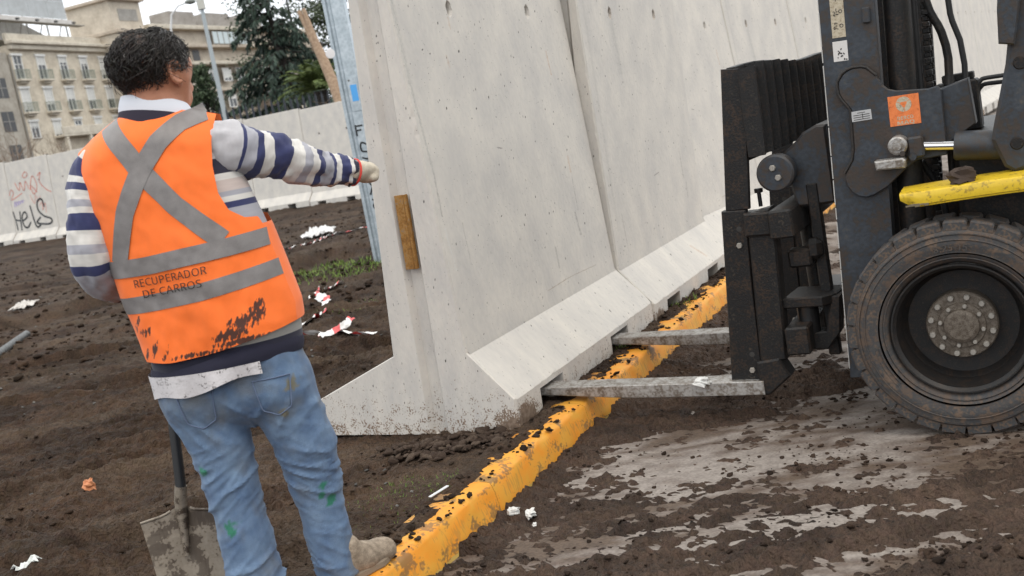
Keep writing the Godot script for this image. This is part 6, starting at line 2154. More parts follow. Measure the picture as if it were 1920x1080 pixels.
func clothes(man: Node3D) -> void:
	var r := RandomNumberGenerator.new()
	r.seed = 99
	var knit := grey_tex(256, nbytes(256, 831, 0.25, 2))
	var navy := Color(0.028, 0.034, 0.105)
	var dark := Color(0.018, 0.018, 0.036)
	var white := Color(0.60, 0.58, 0.55)
	var grey := Color(0.34, 0.34, 0.38)
	# ---- vest, back panel as a patch between its four edges
	var Bm := [Vector2(-1.112, 0.846), Vector2(-1.027, 0.838), Vector2(-0.912, 0.844), Vector2(-0.779, 0.863), Vector2(-0.695, 0.877), Vector2(-0.653, 0.886)]
	var Lf := [Vector2(-1.112, 0.846), Vector2(-1.132, 0.906), Vector2(-1.143, 0.975), Vector2(-1.153, 1.023), Vector2(-1.162, 1.102), Vector2(-1.175, 1.218), Vector2(-1.184, 1.316), Vector2(-1.194, 1.405), Vector2(-1.197, 1.488)]
	var Rt := [Vector2(-0.653, 0.886), Vector2(-0.649, 0.941), Vector2(-0.662, 1.017), Vector2(-0.677, 1.102), Vector2(-0.69, 1.177), Vector2(-0.702, 1.212), Vector2(-0.734, 1.217), Vector2(-0.77, 1.247), Vector2(-0.79, 1.3), Vector2(-0.792, 1.38), Vector2(-0.784, 1.458), Vector2(-0.769, 1.529)]
	var nu := 70
	var nvv := 90
	var patch := func(u: float, v: float) -> Vector2:
		var c := (1.0 - v) * pl(Bm, u) + v * pl(vest_top, u) + (1.0 - u) * pl(Lf, v) + u * pl(Rt, v)
		return c - ((1 - u) * (1 - v) * (Bm[0] as Vector2) + u * (1 - v) * (Bm[5] as Vector2) + (1 - u) * v * (vest_top[0] as Vector2) + u * v * (vest_top[9] as Vector2))
	var vest := B.new()
	var rows := []
	var uvs := []
	for j in nvv + 1:
		var row := []
		var ur := []
		for i in nu + 1:
			var p: Vector2 = patch.call(float(i) / nu, float(j) / nvv)
			row.append(on_back(p.x, p.y, 0.0))
			ur.append(Vector2((p.x + 1.25) / 0.65, (1.62 - p.y) / 0.82))
		rows.append(row)
		uvs.append(ur)
	vest.grid(rows, false, W(-0.93, 1.2, MF + 2.0), func(q, i): return uvs[q][i])
	# front panels, open down the middle
	for sd in [0, 1]:
		var fr := []
		var fu := []
		for j in 41:
			var row := []
			var ur := []
			for i in 21:
				var u := (i / 20.0) * 0.44 if sd == 0 else 1.0 - (i / 20.0) * 0.44
				var p: Vector2 = patch.call(u, j / 40.0)
				row.append(W(p.x, p.y, MF + back_depth(p.x, p.y, 0.014)))
				ur.append(Vector2(0.02, 0.3 + 0.1 * j / 40.0))
			fr.append(row)
			fu.append(ur)
		vest.grid(fr, false, W(-0.93, 1.2, MF - 2.0), func(q, i): return fu[q][i])
	# side strips that join back and front below the armholes, and over the shoulders
	for sd in [0, 1]:
		var sr := []
		for j in 47:
			var v := (j / 46.0) * (0.62 if sd == 0 else 0.44)
			var p: Vector2 = patch.call(float(sd), v)
			var row := []
			var d0 := back_depth(p.x, p.y, 0.012)
			var d1 := back_depth(p.x, p.y, 0.014)
			for i in 7:
				var t := i / 6.0
				row.append(W(p.x + (0.008 if sd else -0.008) * sin(t * PI), p.y, lerpf(MF - d0, MF + d1, t)))
			sr.append(row)
		vest.grid(sr, false, W(-0.93, 1.0, MF), func(_q, _i): return Vector2(0.02, 0.35))
	var sz := 768
	var im := Image.create(sz, sz, false, Image.FORMAT_RGB8)
	var n1 := fnl(841, 0.02, 4)
	var n2 := fnl(842, 0.11, 4)
	var marks := [[-0.79, 0.922, 0.035, 0.016, 0.7], [-0.826, 0.892, 0.04, 0.016, 0.75], [-0.753, 0.935, 0.02, 0.03, 0.7], [-0.80, 0.868, 0.07, 0.008, 0.8], [-1.086, 0.94, 0.016, 0.012, 0.6], [-1.067, 0.886, 0.008, 0.022, 0.5], [-1.105, 0.97, 0.008, 0.02, 0.5], [-1.03, 0.872, 0.005, 0.02, 0.4], [-0.9, 0.852, 0.10, 0.006, 0.4], [-1.10, 0.87, 0.006, 0.012, 0.5]]
	for y in sz:
		var Y := 1.62 - 0.82 * y / sz
		for x in sz:
			var X := -1.25 + 0.65 * x / sz
			var k := 1.0 + 0.06 * n1.get_noise_2d(x, y) + (0.02 if (x / 2 + y / 2) % 2 else -0.02)
			var c := Color(0.94 * k, 0.175 * k, 0.02 * k)
			if Y < 0.99:
				var g := -1.0
				for m in marks:
					var e := pow((X - m[0] - (Y - m[1]) * 0.45) / m[2], 2.0) + pow((Y - m[1]) / m[3], 2.0)
					if e < 3.0: g = maxf(g, m[4] * (1.0 - e * 0.5) + 0.8 * n1.get_noise_2d(x * 3.0 + y * 1.4, y * 1.2) + 0.35 * n2.get_noise_2d(x * 0.9, y * 0.5))
				if g > 0.16: c = c.lerp(Color(0.016, 0.013, 0.012), clampf((g - 0.16) * 3.5, 0, 0.94))
			im.set_pixel(x, y, c.linear_to_srgb())
	var vm := mat(Color.WHITE, 0.72, 0.0, {"tex": ImageTexture.create_from_image(im), "rim": 0.3})
	var vo := obj("safety_vest", vest, vm, man)
	vo.set_meta("label", "bright orange vest with grey reflective bands, smeared with black dirt")
	var rt := ramp_tex(256, [[nbytes(256, 851, 0.02, 4), 0.6], [nbytes(256, 852, 0.2, 2), 0.4]], [[0.0, Color(0.15, 0.138, 0.135)], [0.45, Color(0.20, 0.186, 0.182)], [0.7, Color(0.22, 0.205, 0.2)], [1.0, Color(0.26, 0.245, 0.24)]])
	var tape := mat(Color.WHITE, 0.5, 0.15, {"tex": rt, "tri": 5.0})
	obj("reflective_band", ribbon([Vector2(-1.077, 1.552), Vector2(-1.026, 1.469), Vector2(-0.991, 1.403), Vector2(-0.912, 1.288), Vector2(-0.80, 1.165)], 0.058, 0.0022), tape, vo)
	obj("reflective_band", ribbon([Vector2(-0.796, 1.542), Vector2(-0.86, 1.522), Vector2(-0.925, 1.475), Vector2(-0.992, 1.401), Vector2(-1.06, 1.29), Vector2(-1.117, 1.15)], 0.056, 0.0036), tape, vo)
	obj("reflective_band", ribbon([Vector2(-1.164, 1.132), Vector2(-1.026, 1.132), Vector2(-0.914, 1.138), Vector2(-0.787, 1.143), Vector2(-0.684, 1.15)], 0.052, 0.005), tape, vo)
	obj("reflective_band", ribbon([Vector2(-1.152, 1.02), Vector2(-1.019, 1.023), Vector2(-0.891, 1.03), Vector2(-0.777, 1.041), Vector2(-0.667, 1.055)], 0.05, 0.0022), tape, vo)
	var ink := mat(lin(0.02, 0.018, 0.016), 0.7)
	for ln in [["RECUPERADOR", -0.97, 1.0875, 0.0], ["DE CARROS", -0.97, 1.0535, 0.0]]:
		var tx := text_flat(ln[0], 0.0225, "Droid Sans", false)
		var w0 := 0.0
		for q in tx.v: w0 = maxf(w0, absf(q.x))
		var k: float = (0.113 if ln[0].length() > 9 else 0.092) / maxf(w0, 1e-4)
		tx = warp(tx, func(p: Vector3) -> Vector3: return on_back(ln[1] + p.x * k, ln[2] + p.y + 0.03 * p.x * k, 0.0066))
		obj("lettering", tx, ink, vo)
	# ---- sweater: trunk
	var sw := B.new()
	rows = []
	for j in 61:
		var y := lerpf(0.80, 1.565, j / 60.0)
		var row := []
		for i in 65:
			var an := TAU * i / 64.0
			var x := tab(tc, y) + sin(an) * (tab(ta, y) - 0.006)
			var sh := clampf((y - 1.40) / 0.165, 0.0, 1.0)
			x = lerpf(x, -0.955 + sin(an) * 0.08, sh * sh)
			var yy := minf(y, top_at(x) - 0.008)
			var d := back_depth(x, yy, -0.006, 0.6)
			if absf(cos(an)) < 0.3: d = (tab(tbk, y) - 0.006) * absf(cos(an))
			row.append(W(x, yy, MF - signf(cos(an)) * d))
		rows.append(row)
	sw.grid(rows, true, W(-0.93, 1.2, MF))
	var trunk_t := stripes([[0.13, grey], [0.17, navy], [0.215, Color(0.44, 0.43, 0.43)], [0.275, dark], [0.30, white], [0.345, Color(0.50, 0.42, 0.39)], [0.365, grey], [0.385, white], [0.41, navy], [0.5, grey], [0.6, white], [0.7, navy], [0.8, white], [0.885, grey], [0.935, Color(0.30, 0.29, 0.27)], [1.0, dark]])
	var so := obj("sweater", sw, mat(Color.WHITE, 0.9, 0.0, {"tex": flip_v(trunk_t), "rim": 0.3}), man)
	so.set_meta("label", "sweater striped navy, white and grey")
	# welt at the bottom and the collar
	var wb := B.new()
	rows = []
	for j in 9:
		var row := []
		for i in 65:
			var an := TAU * i / 64.0
			var t := j / 8.0
			var y := lerpf(0.772, 0.83, t) + 0.022 * sin(an) + 0.006 * sin(an * 3.0)
			var bulge := 0.007 * sin(t * PI) + 0.003
			row.append(W(-0.899 + sin(an) * (0.230 + bulge), y, MF - cos(an) * (0.158 + bulge)))
		rows.append(row)
	wb.grid(rows, true, W(-0.9, 0.8, MF))
	obj("sweater_welt", wb, mat(lin(0.020, 0.020, 0.042), 0.9, 0.0, {"bump": knit, "bs": 0.1, "uvs": Vector3(30, 2, 1)}), so)
	# white shirt tail below it, on his left
	var ub := B.new()
	rows = []
	for j in 9:
		var row := []
		for i in 33:
			var t := i / 32.0
			var an := lerpf(-1.9, 0.55, t)
			var drop := lerpf(0.795, 0.728 + 0.034 * sstep(0.55, 1.0, t) + 0.012 * sstep(0.2, 0.0, t) + 0.004 * sin(t * 17.0), 1.0 - j / 8.0)
			var k := 1.0 - j / 8.0
			row.append(W(-0.9 + sin(an) * (0.246 + 0.006 * k * sin(t * 21.0)), drop, MF - cos(an) * (0.172 + 0.008 * k * sin(t * 25.0 + 1.0))))
		rows.append(row)
	ub.grid(rows, false, W(-0.9, 0.8, MF))
	var ut := ramp_tex(256, [[nbytes(256, 861, 0.03, 4), 0.5], [nbytes(256, 862, 0.12, 4), 0.5]], [[0.0, Color(0.03, 0.026, 0.024)], [0.30, Color(0.10, 0.09, 0.09)], [0.34, Color(0.52, 0.50, 0.51)], [1.0, Color(0.66, 0.64, 0.66)]])
	obj("shirt_tail", ub, mat(Color.WHITE, 0.85, 0.0, {"tex": ut, "tri": 3.5}), man).set_meta("label", "white shirt tail with dark smears")
	var collars := [[1.5, 1.578, 0.094, 0.102, lin(0.022, 0.018, 0.034), "sweater_collar"], [1.55, 1.608, 0.084, 0.089, lin(0.62, 0.64, 0.70), "shirt_collar"]]
	for c in collars:
		var cb := B.new()
		rows = []
		for j in 9:
			var row := []
			for i in 49:
				var an := TAU * i / 48.0
				var t := j / 8.0
				var rr: float = lerpf(c[3] + 0.012, c[2], t) + 0.004 * sin(t * PI)
				var tilt := -0.022 * cos(an + 0.4) * -1.0 - 0.020 * sin(an)
				row.append(W(-0.951 + sin(an) * (rr + 0.01), lerpf(c[0], c[1], t) + tilt * 0.8 - 0.008, 3.362 - cos(an) * rr))
			rows.append(row)
		cb.grid(rows, true, W(-0.951, 1.56, 3.362))
		obj(c[5], cb, mat(c[4], 0.9), man)
	# ---- sleeves
	var wrn := fnl(871, 4.0, 3)
	var rs := tube_loft([W(-0.81, 1.438, 3.325), W(-0.757, 1.424, 3.335), W(-0.706, 1.398, 3.38), W(-0.647, 1.377, 3.43), W(-0.588, 1.342, 3.48), W(-0.52, 1.311, 3.56), W(-0.445, 1.284, 3.62)], [0.068, 0.079, 0.078, 0.071, 0.066, 0.062, 0.058, 0.05, 0.044], 36, 0.95, wrn, 0.014)
	var st := stripes([[0.14, Color(0.46, 0.45, 0.47)], [0.155, navy], [0.215, grey], [0.27, navy], [0.345, white], [0.475, navy], [0.555, white], [0.605, grey], [0.655, white], [0.705, navy], [0.80, grey], [0.83, navy], [0.87, white], [0.93, navy], [0.96, white], [1.0, dark]])
	obj("sleeve", rs, mat(Color.WHITE, 0.9, 0.0, {"tex": st, "rim": 0.3}), so)
	var lsl := tube_loft([W(-1.1, 1.45, MF), W(-1.15, 1.425, 3.335), W(-1.182, 1.354, 3.32), W(-1.2, 1.26, 3.3), W(-1.212, 1.165, 3.3), W(-1.21, 1.10, 3.36), W(-1.2, 1.055, 3.47)], [0.07, 0.076, 0.073, 0.070, 0.072, 0.071, 0.065, 0.057, 0.048], 36, 0.95, wrn, 0.012)
	var st2 := stripes([[0.1, white], [0.17, navy], [0.2, white], [0.235, navy], [0.29, white], [0.33, grey], [0.36, white], [0.44, navy], [0.51, white], [0.55, grey], [0.595, white], [0.63, navy], [0.93, grey], [0.96, dark], [1.0, grey]])
	obj("sleeve", lsl, mat(Color.WHITE, 0.9, 0.0, {"tex": st2, "rim": 0.3}), so)
	var cf := B.new()
	var cdir := (W(-0.43, 1.279, 3.635) - W(-0.47, 1.295, 3.6)).normalized()
	var cp := W(-0.441, 1.282, 3.625)
	cf.tube([cp - cdir * 0.004, cp - cdir * 0.001, cp + cdir * 0.003, cp + cdir * 0.005], [0.043, 0.0455, 0.0455, 0.042], 28, false)
	obj("red_cuff", cf, mat(lin(0.62, 0.06, 0.045), 0.85), man)
	# ---- glove: fist with the forefinger out
	var g0 := W(-0.44, 1.284, 3.62)
	var fw := (W(-0.395, 1.268, 3.715) - g0).normalized()
	var rt2 := fw.cross(Vector3.UP).normalized()
	var up2 := rt2.cross(fw)
	var gp := func(f: float, s: float, u: float) -> Vector3: return g0 + fw * f * 0.8 + rt2 * s + up2 * u
	var gb := [[gp.call(-0.01, 0, 0), gp.call(0.04, 0, 0.002), 0.033, 0.034], [gp.call(0.035, -0.018, 0.012), gp.call(0.075, -0.02, 0.016), 0.024, 0.022], [gp.call(0.035, 0.018, 0.008), gp.call(0.07, 0.02, 0.008), 0.024, 0.021]]
	gb.append_array([[gp.call(0.075, -0.022, 0.02), gp.call(0.11, -0.02, 0.015), 0.0125, 0.0115], [gp.call(0.11, -0.02, 0.015), gp.call(0.145, -0.014, 0.004), 0.0115, 0.0095]])
	for k in 3:
		var s := -0.002 + 0.018 * k
		gb.append([gp.call(0.075, s, 0.018 - 0.004 * k), gp.call(0.105 - 0.006 * k, s, 0.008 - 0.004 * k), 0.0125, 0.012])
		gb.append([gp.call(0.105 - 0.006 * k, s, 0.008 - 0.004 * k), gp.call(0.098 - 0.006 * k, s, -0.02), 0.0118, 0.011])
		gb.append([gp.call(0.098 - 0.006 * k, s, -0.02), gp.call(0.07, s, -0.024), 0.011, 0.010])
	gb.append([gp.call(0.03, -0.034, -0.004), gp.call(0.062, -0.04, -0.012), 0.0145, 0.013])
	gb.append([gp.call(0.062, -0.04, -0.012), gp.call(0.09, -0.026, -0.016), 0.0125, 0.011])
	var gl := nets(g0 - Vector3(0.1, 0.09, 0.2), g0 + Vector3(0.16, 0.09, 0.08), 0.004, gb, 200.0)
	var gt := ramp_tex(128, [[nbytes(128, 881, 0.05, 4), 0.5], [nbytes(128, 882, 0.2, 2), 0.5]], [[0.0, Color(0.28, 0.22, 0.15)], [0.5, Color(0.56, 0.5, 0.4)], [1.0, Color(0.66, 0.62, 0.52)]])
	obj("work_glove", gl, mat(Color.WHITE, 0.9, 0.0, {"tex": gt, "tri": 12.0, "bump": knit, "bs": 0.1}), man)
	# ---- jeans
	var wn := fnl(891, 1.0, 3)
	var wn2 := fnl(892, 1.0, 2, FastNoiseLite.TYPE_SIMPLEX_SMOOTH, true)
	var jb := [
		[W(-1.015, 0.775, MF), W(-0.785, 0.785, MF), 0.112, 0.112, 0.88], [W(-1.01, 0.71, 3.34), W(-0.775, 0.70, 3.34), 0.115, 0.118, 0.92],
		[W(-1.005, 0.70, 3.34), W(-0.975, 0.54, 3.335), 0.112, 0.089], [W(-0.975, 0.54, 3.335), W(-0.969, 0.41, 3.325), 0.088, 0.078], [W(-0.969, 0.41, 3.325), W(-0.957, 0.235, 3.31), 0.077, 0.076], [W(-0.957, 0.235, 3.31), W(-0.955, 0.06, 3.29), 0.076, 0.089],
		[W(-0.77, 0.69, 3.345), W(-0.722, 0.49, 3.35), 0.112, 0.087], [W(-0.722, 0.49, 3.35), W(-0.72, 0.365, 3.36), 0.086, 0.077], [W(-0.72, 0.365, 3.36), W(-0.713, 0.187, 3.355), 0.076, 0.064], [W(-0.713, 0.187, 3.355), W(-0.703, 0.06, 3.345), 0.064, 0.061]]
	var fold := func(p: Vector3) -> float:
		var leg := -1.0 if p.x < -0.85 else 1.0
		var kn := exp(-pow((p.y - 0.40) / 0.11, 2.0)) + 1.2 * exp(-pow((p.y - 0.12) / 0.08, 2.0)) + 0.2
		var sl := p.y + 0.35 * leg * (p.x + (0.97 if leg < 0 else 0.72)) + 0.15 * p.z
		# sharp pulled creases: narrow ridges that run across behind the knee and pile up at the hem
		var w1 := wn2.get_noise_3d(p.x * 2.6, sl * 11.0, p.z * 2.2 + leg * 4.0)
		var w2 := wn2.get_noise_3d(p.x * 3.0 + 7.0, (sl + 0.5 * leg * p.x) * 19.0, p.z * 3.0)
		var d := -0.010 * kn * pow(maxf(0.0, w1), 2.0) - 0.006 * kn * pow(maxf(0.0, w2), 2.0) - 0.005 * wn.get_noise_3d(p.x * 4.0, p.y * 2.5, p.z * 4.0)
		d -= 0.012 * pow(maxf(0.0, wn2.get_noise_3d((p.x - p.y * 0.7 * leg) * 7.0, p.y * 3.0, p.z * 3.0)), 2.0) * exp(-pow((p.y - 0.60) / 0.09, 2.0))
		return d
	var jn := nets(Vector3(-1.2, 0.02, -3.56), Vector3(-0.58, 0.84, -3.12), 0.0075, jb, 105.0, fold)
	# open the hems and the waist: drop faces under the cuffs
	var keep := PackedInt32Array()
	for k in range(0, jn.ix.size(), 3):
		var c := (jn.v[jn.ix[k]] + jn.v[jn.ix[k + 1]] + jn.v[jn.ix[k + 2]]) / 3.0
		var cut := 0.055 if c.x < -0.84 else 0.046
		if c.y > cut and c.y < 0.83: keep.append_array(PackedInt32Array([jn.ix[k], jn.ix[k + 1], jn.ix[k + 2]]))
	jn.ix = keep
	var n3 := fnl(895, 9.0, 4)
	var n4 := fnl(896, 34.0, 3)
	var spots := [[Vector2(-0.975, 0.292), 0.024, Color(0.01, 0.17, 0.075)], [Vector2(-0.685, 0.36), 0.018, Color(0.01, 0.17, 0.08)], [Vector2(-0.695, 0.33), 0.014, Color(0.01, 0.17, 0.08)], [Vector2(-0.67, 0.31), 0.02, Color(0.01, 0.17, 0.08)], [Vector2(-1.03, 0.475), 0.02, Color(0.01, 0.2, 0.09)], [Vector2(-0.74, 0.62), 0.014, Color(0.17, 0.15, 0.09)], [Vector2(-0.70, 0.70), 0.024, Color(0.19, 0.17, 0.10)]]
	for k in jn.v.size():
		var p := jn.v[k]
		var t := 0.5 + 0.5 * n3.get_noise_3d(p.x, p.y * 0.7, p.z) + 0.2 * n4.get_noise_3d(p.x, p.y, p.z)
		var c := Color(0.055, 0.105, 0.21).lerp(Color(0.185, 0.275, 0.40), clampf(t, 0, 1))
		# worn pale down the back of the thighs, soiled seat and hems
		var soil := clampf(n3.get_noise_3d(p.x * 0.8 + 4.0, p.y * 0.8, p.z) + 0.6 * sstep(0.56, 0.72, p.y + 0.06 * n3.get_noise_2d(p.x * 2.0, p.y)) * (1.0 - absf(p.x + 0.9) * 1.6) + 0.25 * sstep(0.2, 0.05, p.y) - 0.18, 0.0, 1.0)
		c = c.lerp(Color(0.15, 0.14, 0.115), 0.75 * soil)
		for s in spots:
			var e: float = (Vector2(p.x, p.y) - s[0]).length() / s[1] + 0.9 * n4.get_noise_3d(p.x, p.y, 3.0)
			if e < 0.9 and p.z > -3.36: c = c.lerp(s[2], clampf((0.9 - e) * 3.0, 0, 0.85))
		jn.c[k] = c
	var dn := ramp_tex(256, [[nbytes(256, 897, 0.3, 2), 0.6], [nbytes(256, 898, 0.03, 3), 0.4]], [[0.0, Color(0.62, 0.62, 0.64)], [0.5, Color(0.88, 0.88, 0.88)], [1.0, Color.WHITE]])
	var jo := obj("jeans", jn, mat(Color.WHITE, 0.88, 0.0, {"vc": true, "tex": dn, "tri": 4.0, "bump": knit, "bs": 0.1, "rim": 0.2}), man)
	jo.set_meta("label", "faded blue jeans with green paint spots")
	# back pocket seams, belt loops
	var seam := mat(lin(0.12, 0.16, 0.25), 0.9)
	for q in [[-1.04, 0.735, -0.93], [-0.81, 0.735, -0.70]]:
		var pb := B.new()
		var pts := [Vector2(q[0], q[1]), Vector2(q[0] + 0.012, q[1] - 0.095), Vector2((q[0] + q[2]) * 0.5, q[1] - 0.118), Vector2(q[2] - 0.012, q[1] - 0.095), Vector2(q[2], q[1]), Vector2(q[0], q[1])]
		var path := []
		for k in 41:
			var p := pl(pts, k / 40.0)
			# nearest surface point of the jeans seen from behind
			var best := -9.0
			for v in jn.v:
				if absf(v.x - p.x) < 0.008 and absf(v.y - p.y) < 0.008: best = maxf(best, v.z)
			if best > -8.0: path.append(Vector3(p.x, p.y, best + 0.0005))
		if path.size() > 4:
			pb.tube(path, 0.0022, 5, false)
			obj("pocket_seam", pb, seam, jo)
	# ---- shoes
	var shoe_t := ramp_tex(256, [[nbytes(256, 901, 0.03, 4), 0.6], [nbytes(256, 902, 0.15, 3), 0.4]], [[0.0, Color(0.08, 0.06, 0.045)], [0.45, Color(0.23, 0.18, 0.13)], [0.65, Color(0.36, 0.29, 0.22)], [1.0, Color(0.45, 0.38, 0.3)]])
	for s in [[W(-0.700, 0.0, 3.31), W(-0.59, 0.0, 3.46)], [W(-0.955, 0.0, 3.22), W(-0.99, 0.0, 3.42)]]:
		var h: Vector3 = s[0]
		var t: Vector3 = s[1]
		var gy := ground_h((h.x + t.x) * 0.5, -(h.z + t.z) * 0.5) - 0.004
		var dd := (t - h).normalized()
		var sd := dd.cross(Vector3.UP)
		var at := func(f: float, y: float, e: float) -> Vector3: return h + dd * f + sd * e + Vector3(0, gy + y, 0)
		var sb := [[at.call(0.045, 0.045, 0), at.call(0.12, 0.045, 0.0), 0.032, 0.042], [at.call(0.12, 0.042, 0), at.call(0.205, 0.034, 0.006), 0.042, 0.034], [at.call(0.05, 0.07, 0), at.call(0.055, 0.11, 0), 0.032, 0.034], [at.call(0.1, 0.06, 0), at.call(0.06, 0.1, 0), 0.034, 0.034], [at.call(0.19, 0.036, -0.012), at.call(0.21, 0.032, 0.014), 0.033, 0.032]]
		var mid: Vector3 = at.call(0.1, 0.07, 0)
		var sm := nets(mid - Vector3(0.19, 0.1, 0.19), mid + Vector3(0.19, 0.12, 0.19), 0.006, sb, 90.0)
		var so2 := obj("work_shoe", sm, mat(Color.WHITE, 0.75, 0.0, {"tex": shoe_t, "tri": 5.0}), man)
		var ol := []
		for k in 24:
			var a := TAU * k / 24.0
			var f := 0.125 + 0.122 * cos(a)
			var w := 0.043 * sin(a) * (1.0 - 0.12 * cos(a * 2.0)) * (1.08 if cos(a) > 0.2 else 0.9)
			ol.append(Vector2(f, w))
		var sl := B.new()
		sl.prism(Transform3D(Basis(dd, sd, Vector3.UP), h + Vector3(0, gy - 0.004, 0)), ol, 0.026, 0.005)
		obj("sole", sl, mat(lin(0.22, 0.17, 0.12), 0.85), so2)
	shovel()

func flip_v(t: ImageTexture) -> ImageTexture:
	var im := t.get_image()
	im.flip_y()
	return ImageTexture.create_from_image(im)

func shovel() -> void:
	var s := thing("shovel", "square bladed shovel with a black handle standing in the dirt before the person", "shovel", W(-1.19, 0.03, 3.5))
	var st := ramp_tex(256, [[nbytes(256, 911, 0.012, 4), 0.7], [nbytes(256, 912, 0.1, 3), 0.3]], [[0.0, Color(0.05, 0.036, 0.026)], [0.46, Color(0.07, 0.05, 0.036)], [0.52, Color(0.24, 0.2, 0.155)], [1.0, Color(0.34, 0.3, 0.25)]])
	var bm := mat(Color.WHITE, 0.6, 0.25, {"tex": st, "tri": 2.6})
	var b := B.new()
	var rows := []
	for j in 15:
		var t := j / 14.0
		var row := []
		for i in 17:
			var u := i / 16.0 - 0.5
			var w := lerpf(0.225, 0.262, t)
			var dish := 0.018 * (1.0 - pow(absf(u) * 2.0, 2.0)) + 0.02 * exp(-pow(u / 0.09, 2.0)) * t
			var top := 0.265 + 0.018 * exp(-pow(u / 0.14, 2.0)) - 0.012 * absf(u) * 2.0
			row.append(Vector3(u * w - 0.0 - 0.02 * t, lerpf(-0.05, top, t), dish * -1.0 + 0.05 * (1.0 - t)))
		rows.append(row)
	b.grid(rows, false, Vector3(0, 0.1, -2.0))
	var back := []
	for q in rows:
		var rw := []
		for p in q: rw.append(p + Vector3(0, 0, 0.003))
		back.append(rw)
	b.grid(back, false, Vector3(0, 0.1, 2.0) * -1.0)
	# rolled treads on the shoulders
	for e in [[0, 6], [10, 16]]:
		var pts := []
		for i in range(e[0], e[1] + 1): pts.append(rows[14][i] + Vector3(0, 0.0, 0.004))
		b.tube(pts, 0.0045, 6)
	obj("blade", b, bm, s)
	b = B.new()
	b.tube([Vector3(-0.022, 0.12, 0.012), Vector3(-0.018, 0.24, -0.012), Vector3(-0.01, 0.3, -0.012), Vector3(0.002, 0.35, -0.01)], [0.008, 0.018, 0.021, 0.0195], 14)
	obj("socket", b, mat(Color.WHITE, 0.5, 0.4, {"tex": st, "tri": 6.0}), s)
	b = B.new()
	b.tube([Vector3(0.001, 0.34, -0.01), Vector3(0.016, 0.57, -0.045), Vector3(0.03, 1.03, -0.12)], [0.0175, 0.0175, 0.016], 14)
	obj("handle", b, mat(lin(0.012, 0.012, 0.013), 0.45), s)
	b = B.new()
	b.tube([Vector3(0.03, 1.0, -0.118), Vector3(0.0, 1.06, -0.124), Vector3(-0.012, 1.13, -0.13)], [0.012, 0.011, 0.011], 10)
	b.tube([Vector3(0.03, 1.0, -0.118), Vector3(0.07, 1.06, -0.124), Vector3(0.08, 1.13, -0.13)], [0.012, 0.011, 0.011], 10)
	b.tube([Vector3(-0.014, 1.13, -0.13), Vector3(0.082, 1.13, -0.13)], 0.013, 10)
	obj("grip", b, mat(lin(0.012, 0.012, 0.013), 0.5), s)

# ---------- loose things on the ground ----------
func lump(sd: int, rough := 0.3) -> ArrayMesh:
	# an irregular crumb of about unit radius
	var nz := fnl(sd, 0.9, 2)
	var b := B.new()
	var rows := []
	for j in 6:
		var row := []
		for i in 9:
			var a := TAU * (i % 8) / 8.0 + 0.2 * j
			var e := -PI / 2 + PI * j / 5.0
			var d := Vector3(cos(a) * cos(e), sin(e), sin(a) * cos(e))
			row.append(d * (1.0 + rough * 2.0 * nz.get_noise_3dv(d * 1.3) + rough * nz.get_noise_3dv(d * 4.0)) * Vector3(1.2, 0.5, 0.95))
		rows.append(row)
	b.grid(rows, true, Vector3.ZERO)
	return b.mesh()

func scatter(called: String, label: String, meshes: Array, m: Material, spots: Array) -> void:
	# spots: [position, radius, colour]; one stuff object per crumb shape
	for q in meshes.size():
		var mine := []
		for k in spots.size():
			if k % meshes.size() == q: mine.append(spots[k])
		var mm := MultiMesh.new()
		mm.transform_format = MultiMesh.TRANSFORM_3D
		mm.use_colors = true
		mm.mesh = meshes[q]
		mm.instance_count = mine.size()
		for k in mine.size():
			var s: float = mine[k][1]
			var bs := Basis.from_euler(Vector3(rng.randf_range(-0.5, 0.5), rng.randf() * TAU, rng.randf_range(-0.5, 0.5))).scaled(Vector3(s, s, s))
			mm.set_instance_transform(k, Transform3D(bs, mine[k][0]))
			mm.set_instance_color(k, mine[k][2])
		var o := MultiMeshInstance3D.new()
		o.name = numbered(called)
		o.multimesh = mm
		o.material_override = m
		add_child(o)
		tag(o, label, "dirt", "", "stuff")

func grass(spots: Array) -> void:
	var b := B.new()
	for s in spots:
		for k in int(s[3]):
			var a := rng.randf() * TAU
			var rr: float = s[2] * sqrt(rng.randf())
			var x: float = s[0] + cos(a) * rr * 1.6
			var f: float = s[1] + sin(a) * rr
			var y := earth_h(x, f)
			var p := W(x, y - 0.003, f)
			var h: float = s[4] * rng.randf_range(0.4, 1.0)
			var lean := Vector3(rng.randfn() * 0.5, 1.0, rng.randfn() * 0.5).normalized() * h
			var w: Vector3 = Vector3(cos(a * 7.0), 0, sin(a * 7.0)) * s[4] * 0.09
			b.col = Color(0.07, 0.13, 0.02).lerp(Color(0.2, 0.27, 0.06), rng.randf())
			b.poly([p - w, p + w, p + lean * 0.7 + w * 0.6, p + lean], Vector3(0, 0.3, 1))
	var o := obj("grass", b, mat(Color.WHITE, 0.7, 0.0, {"vc": true, "back": lin(0.06, 0.1, 0.02)}))
	tag(o, "thin tufts of green grass coming up through the dirt", "grass", "", "stuff")

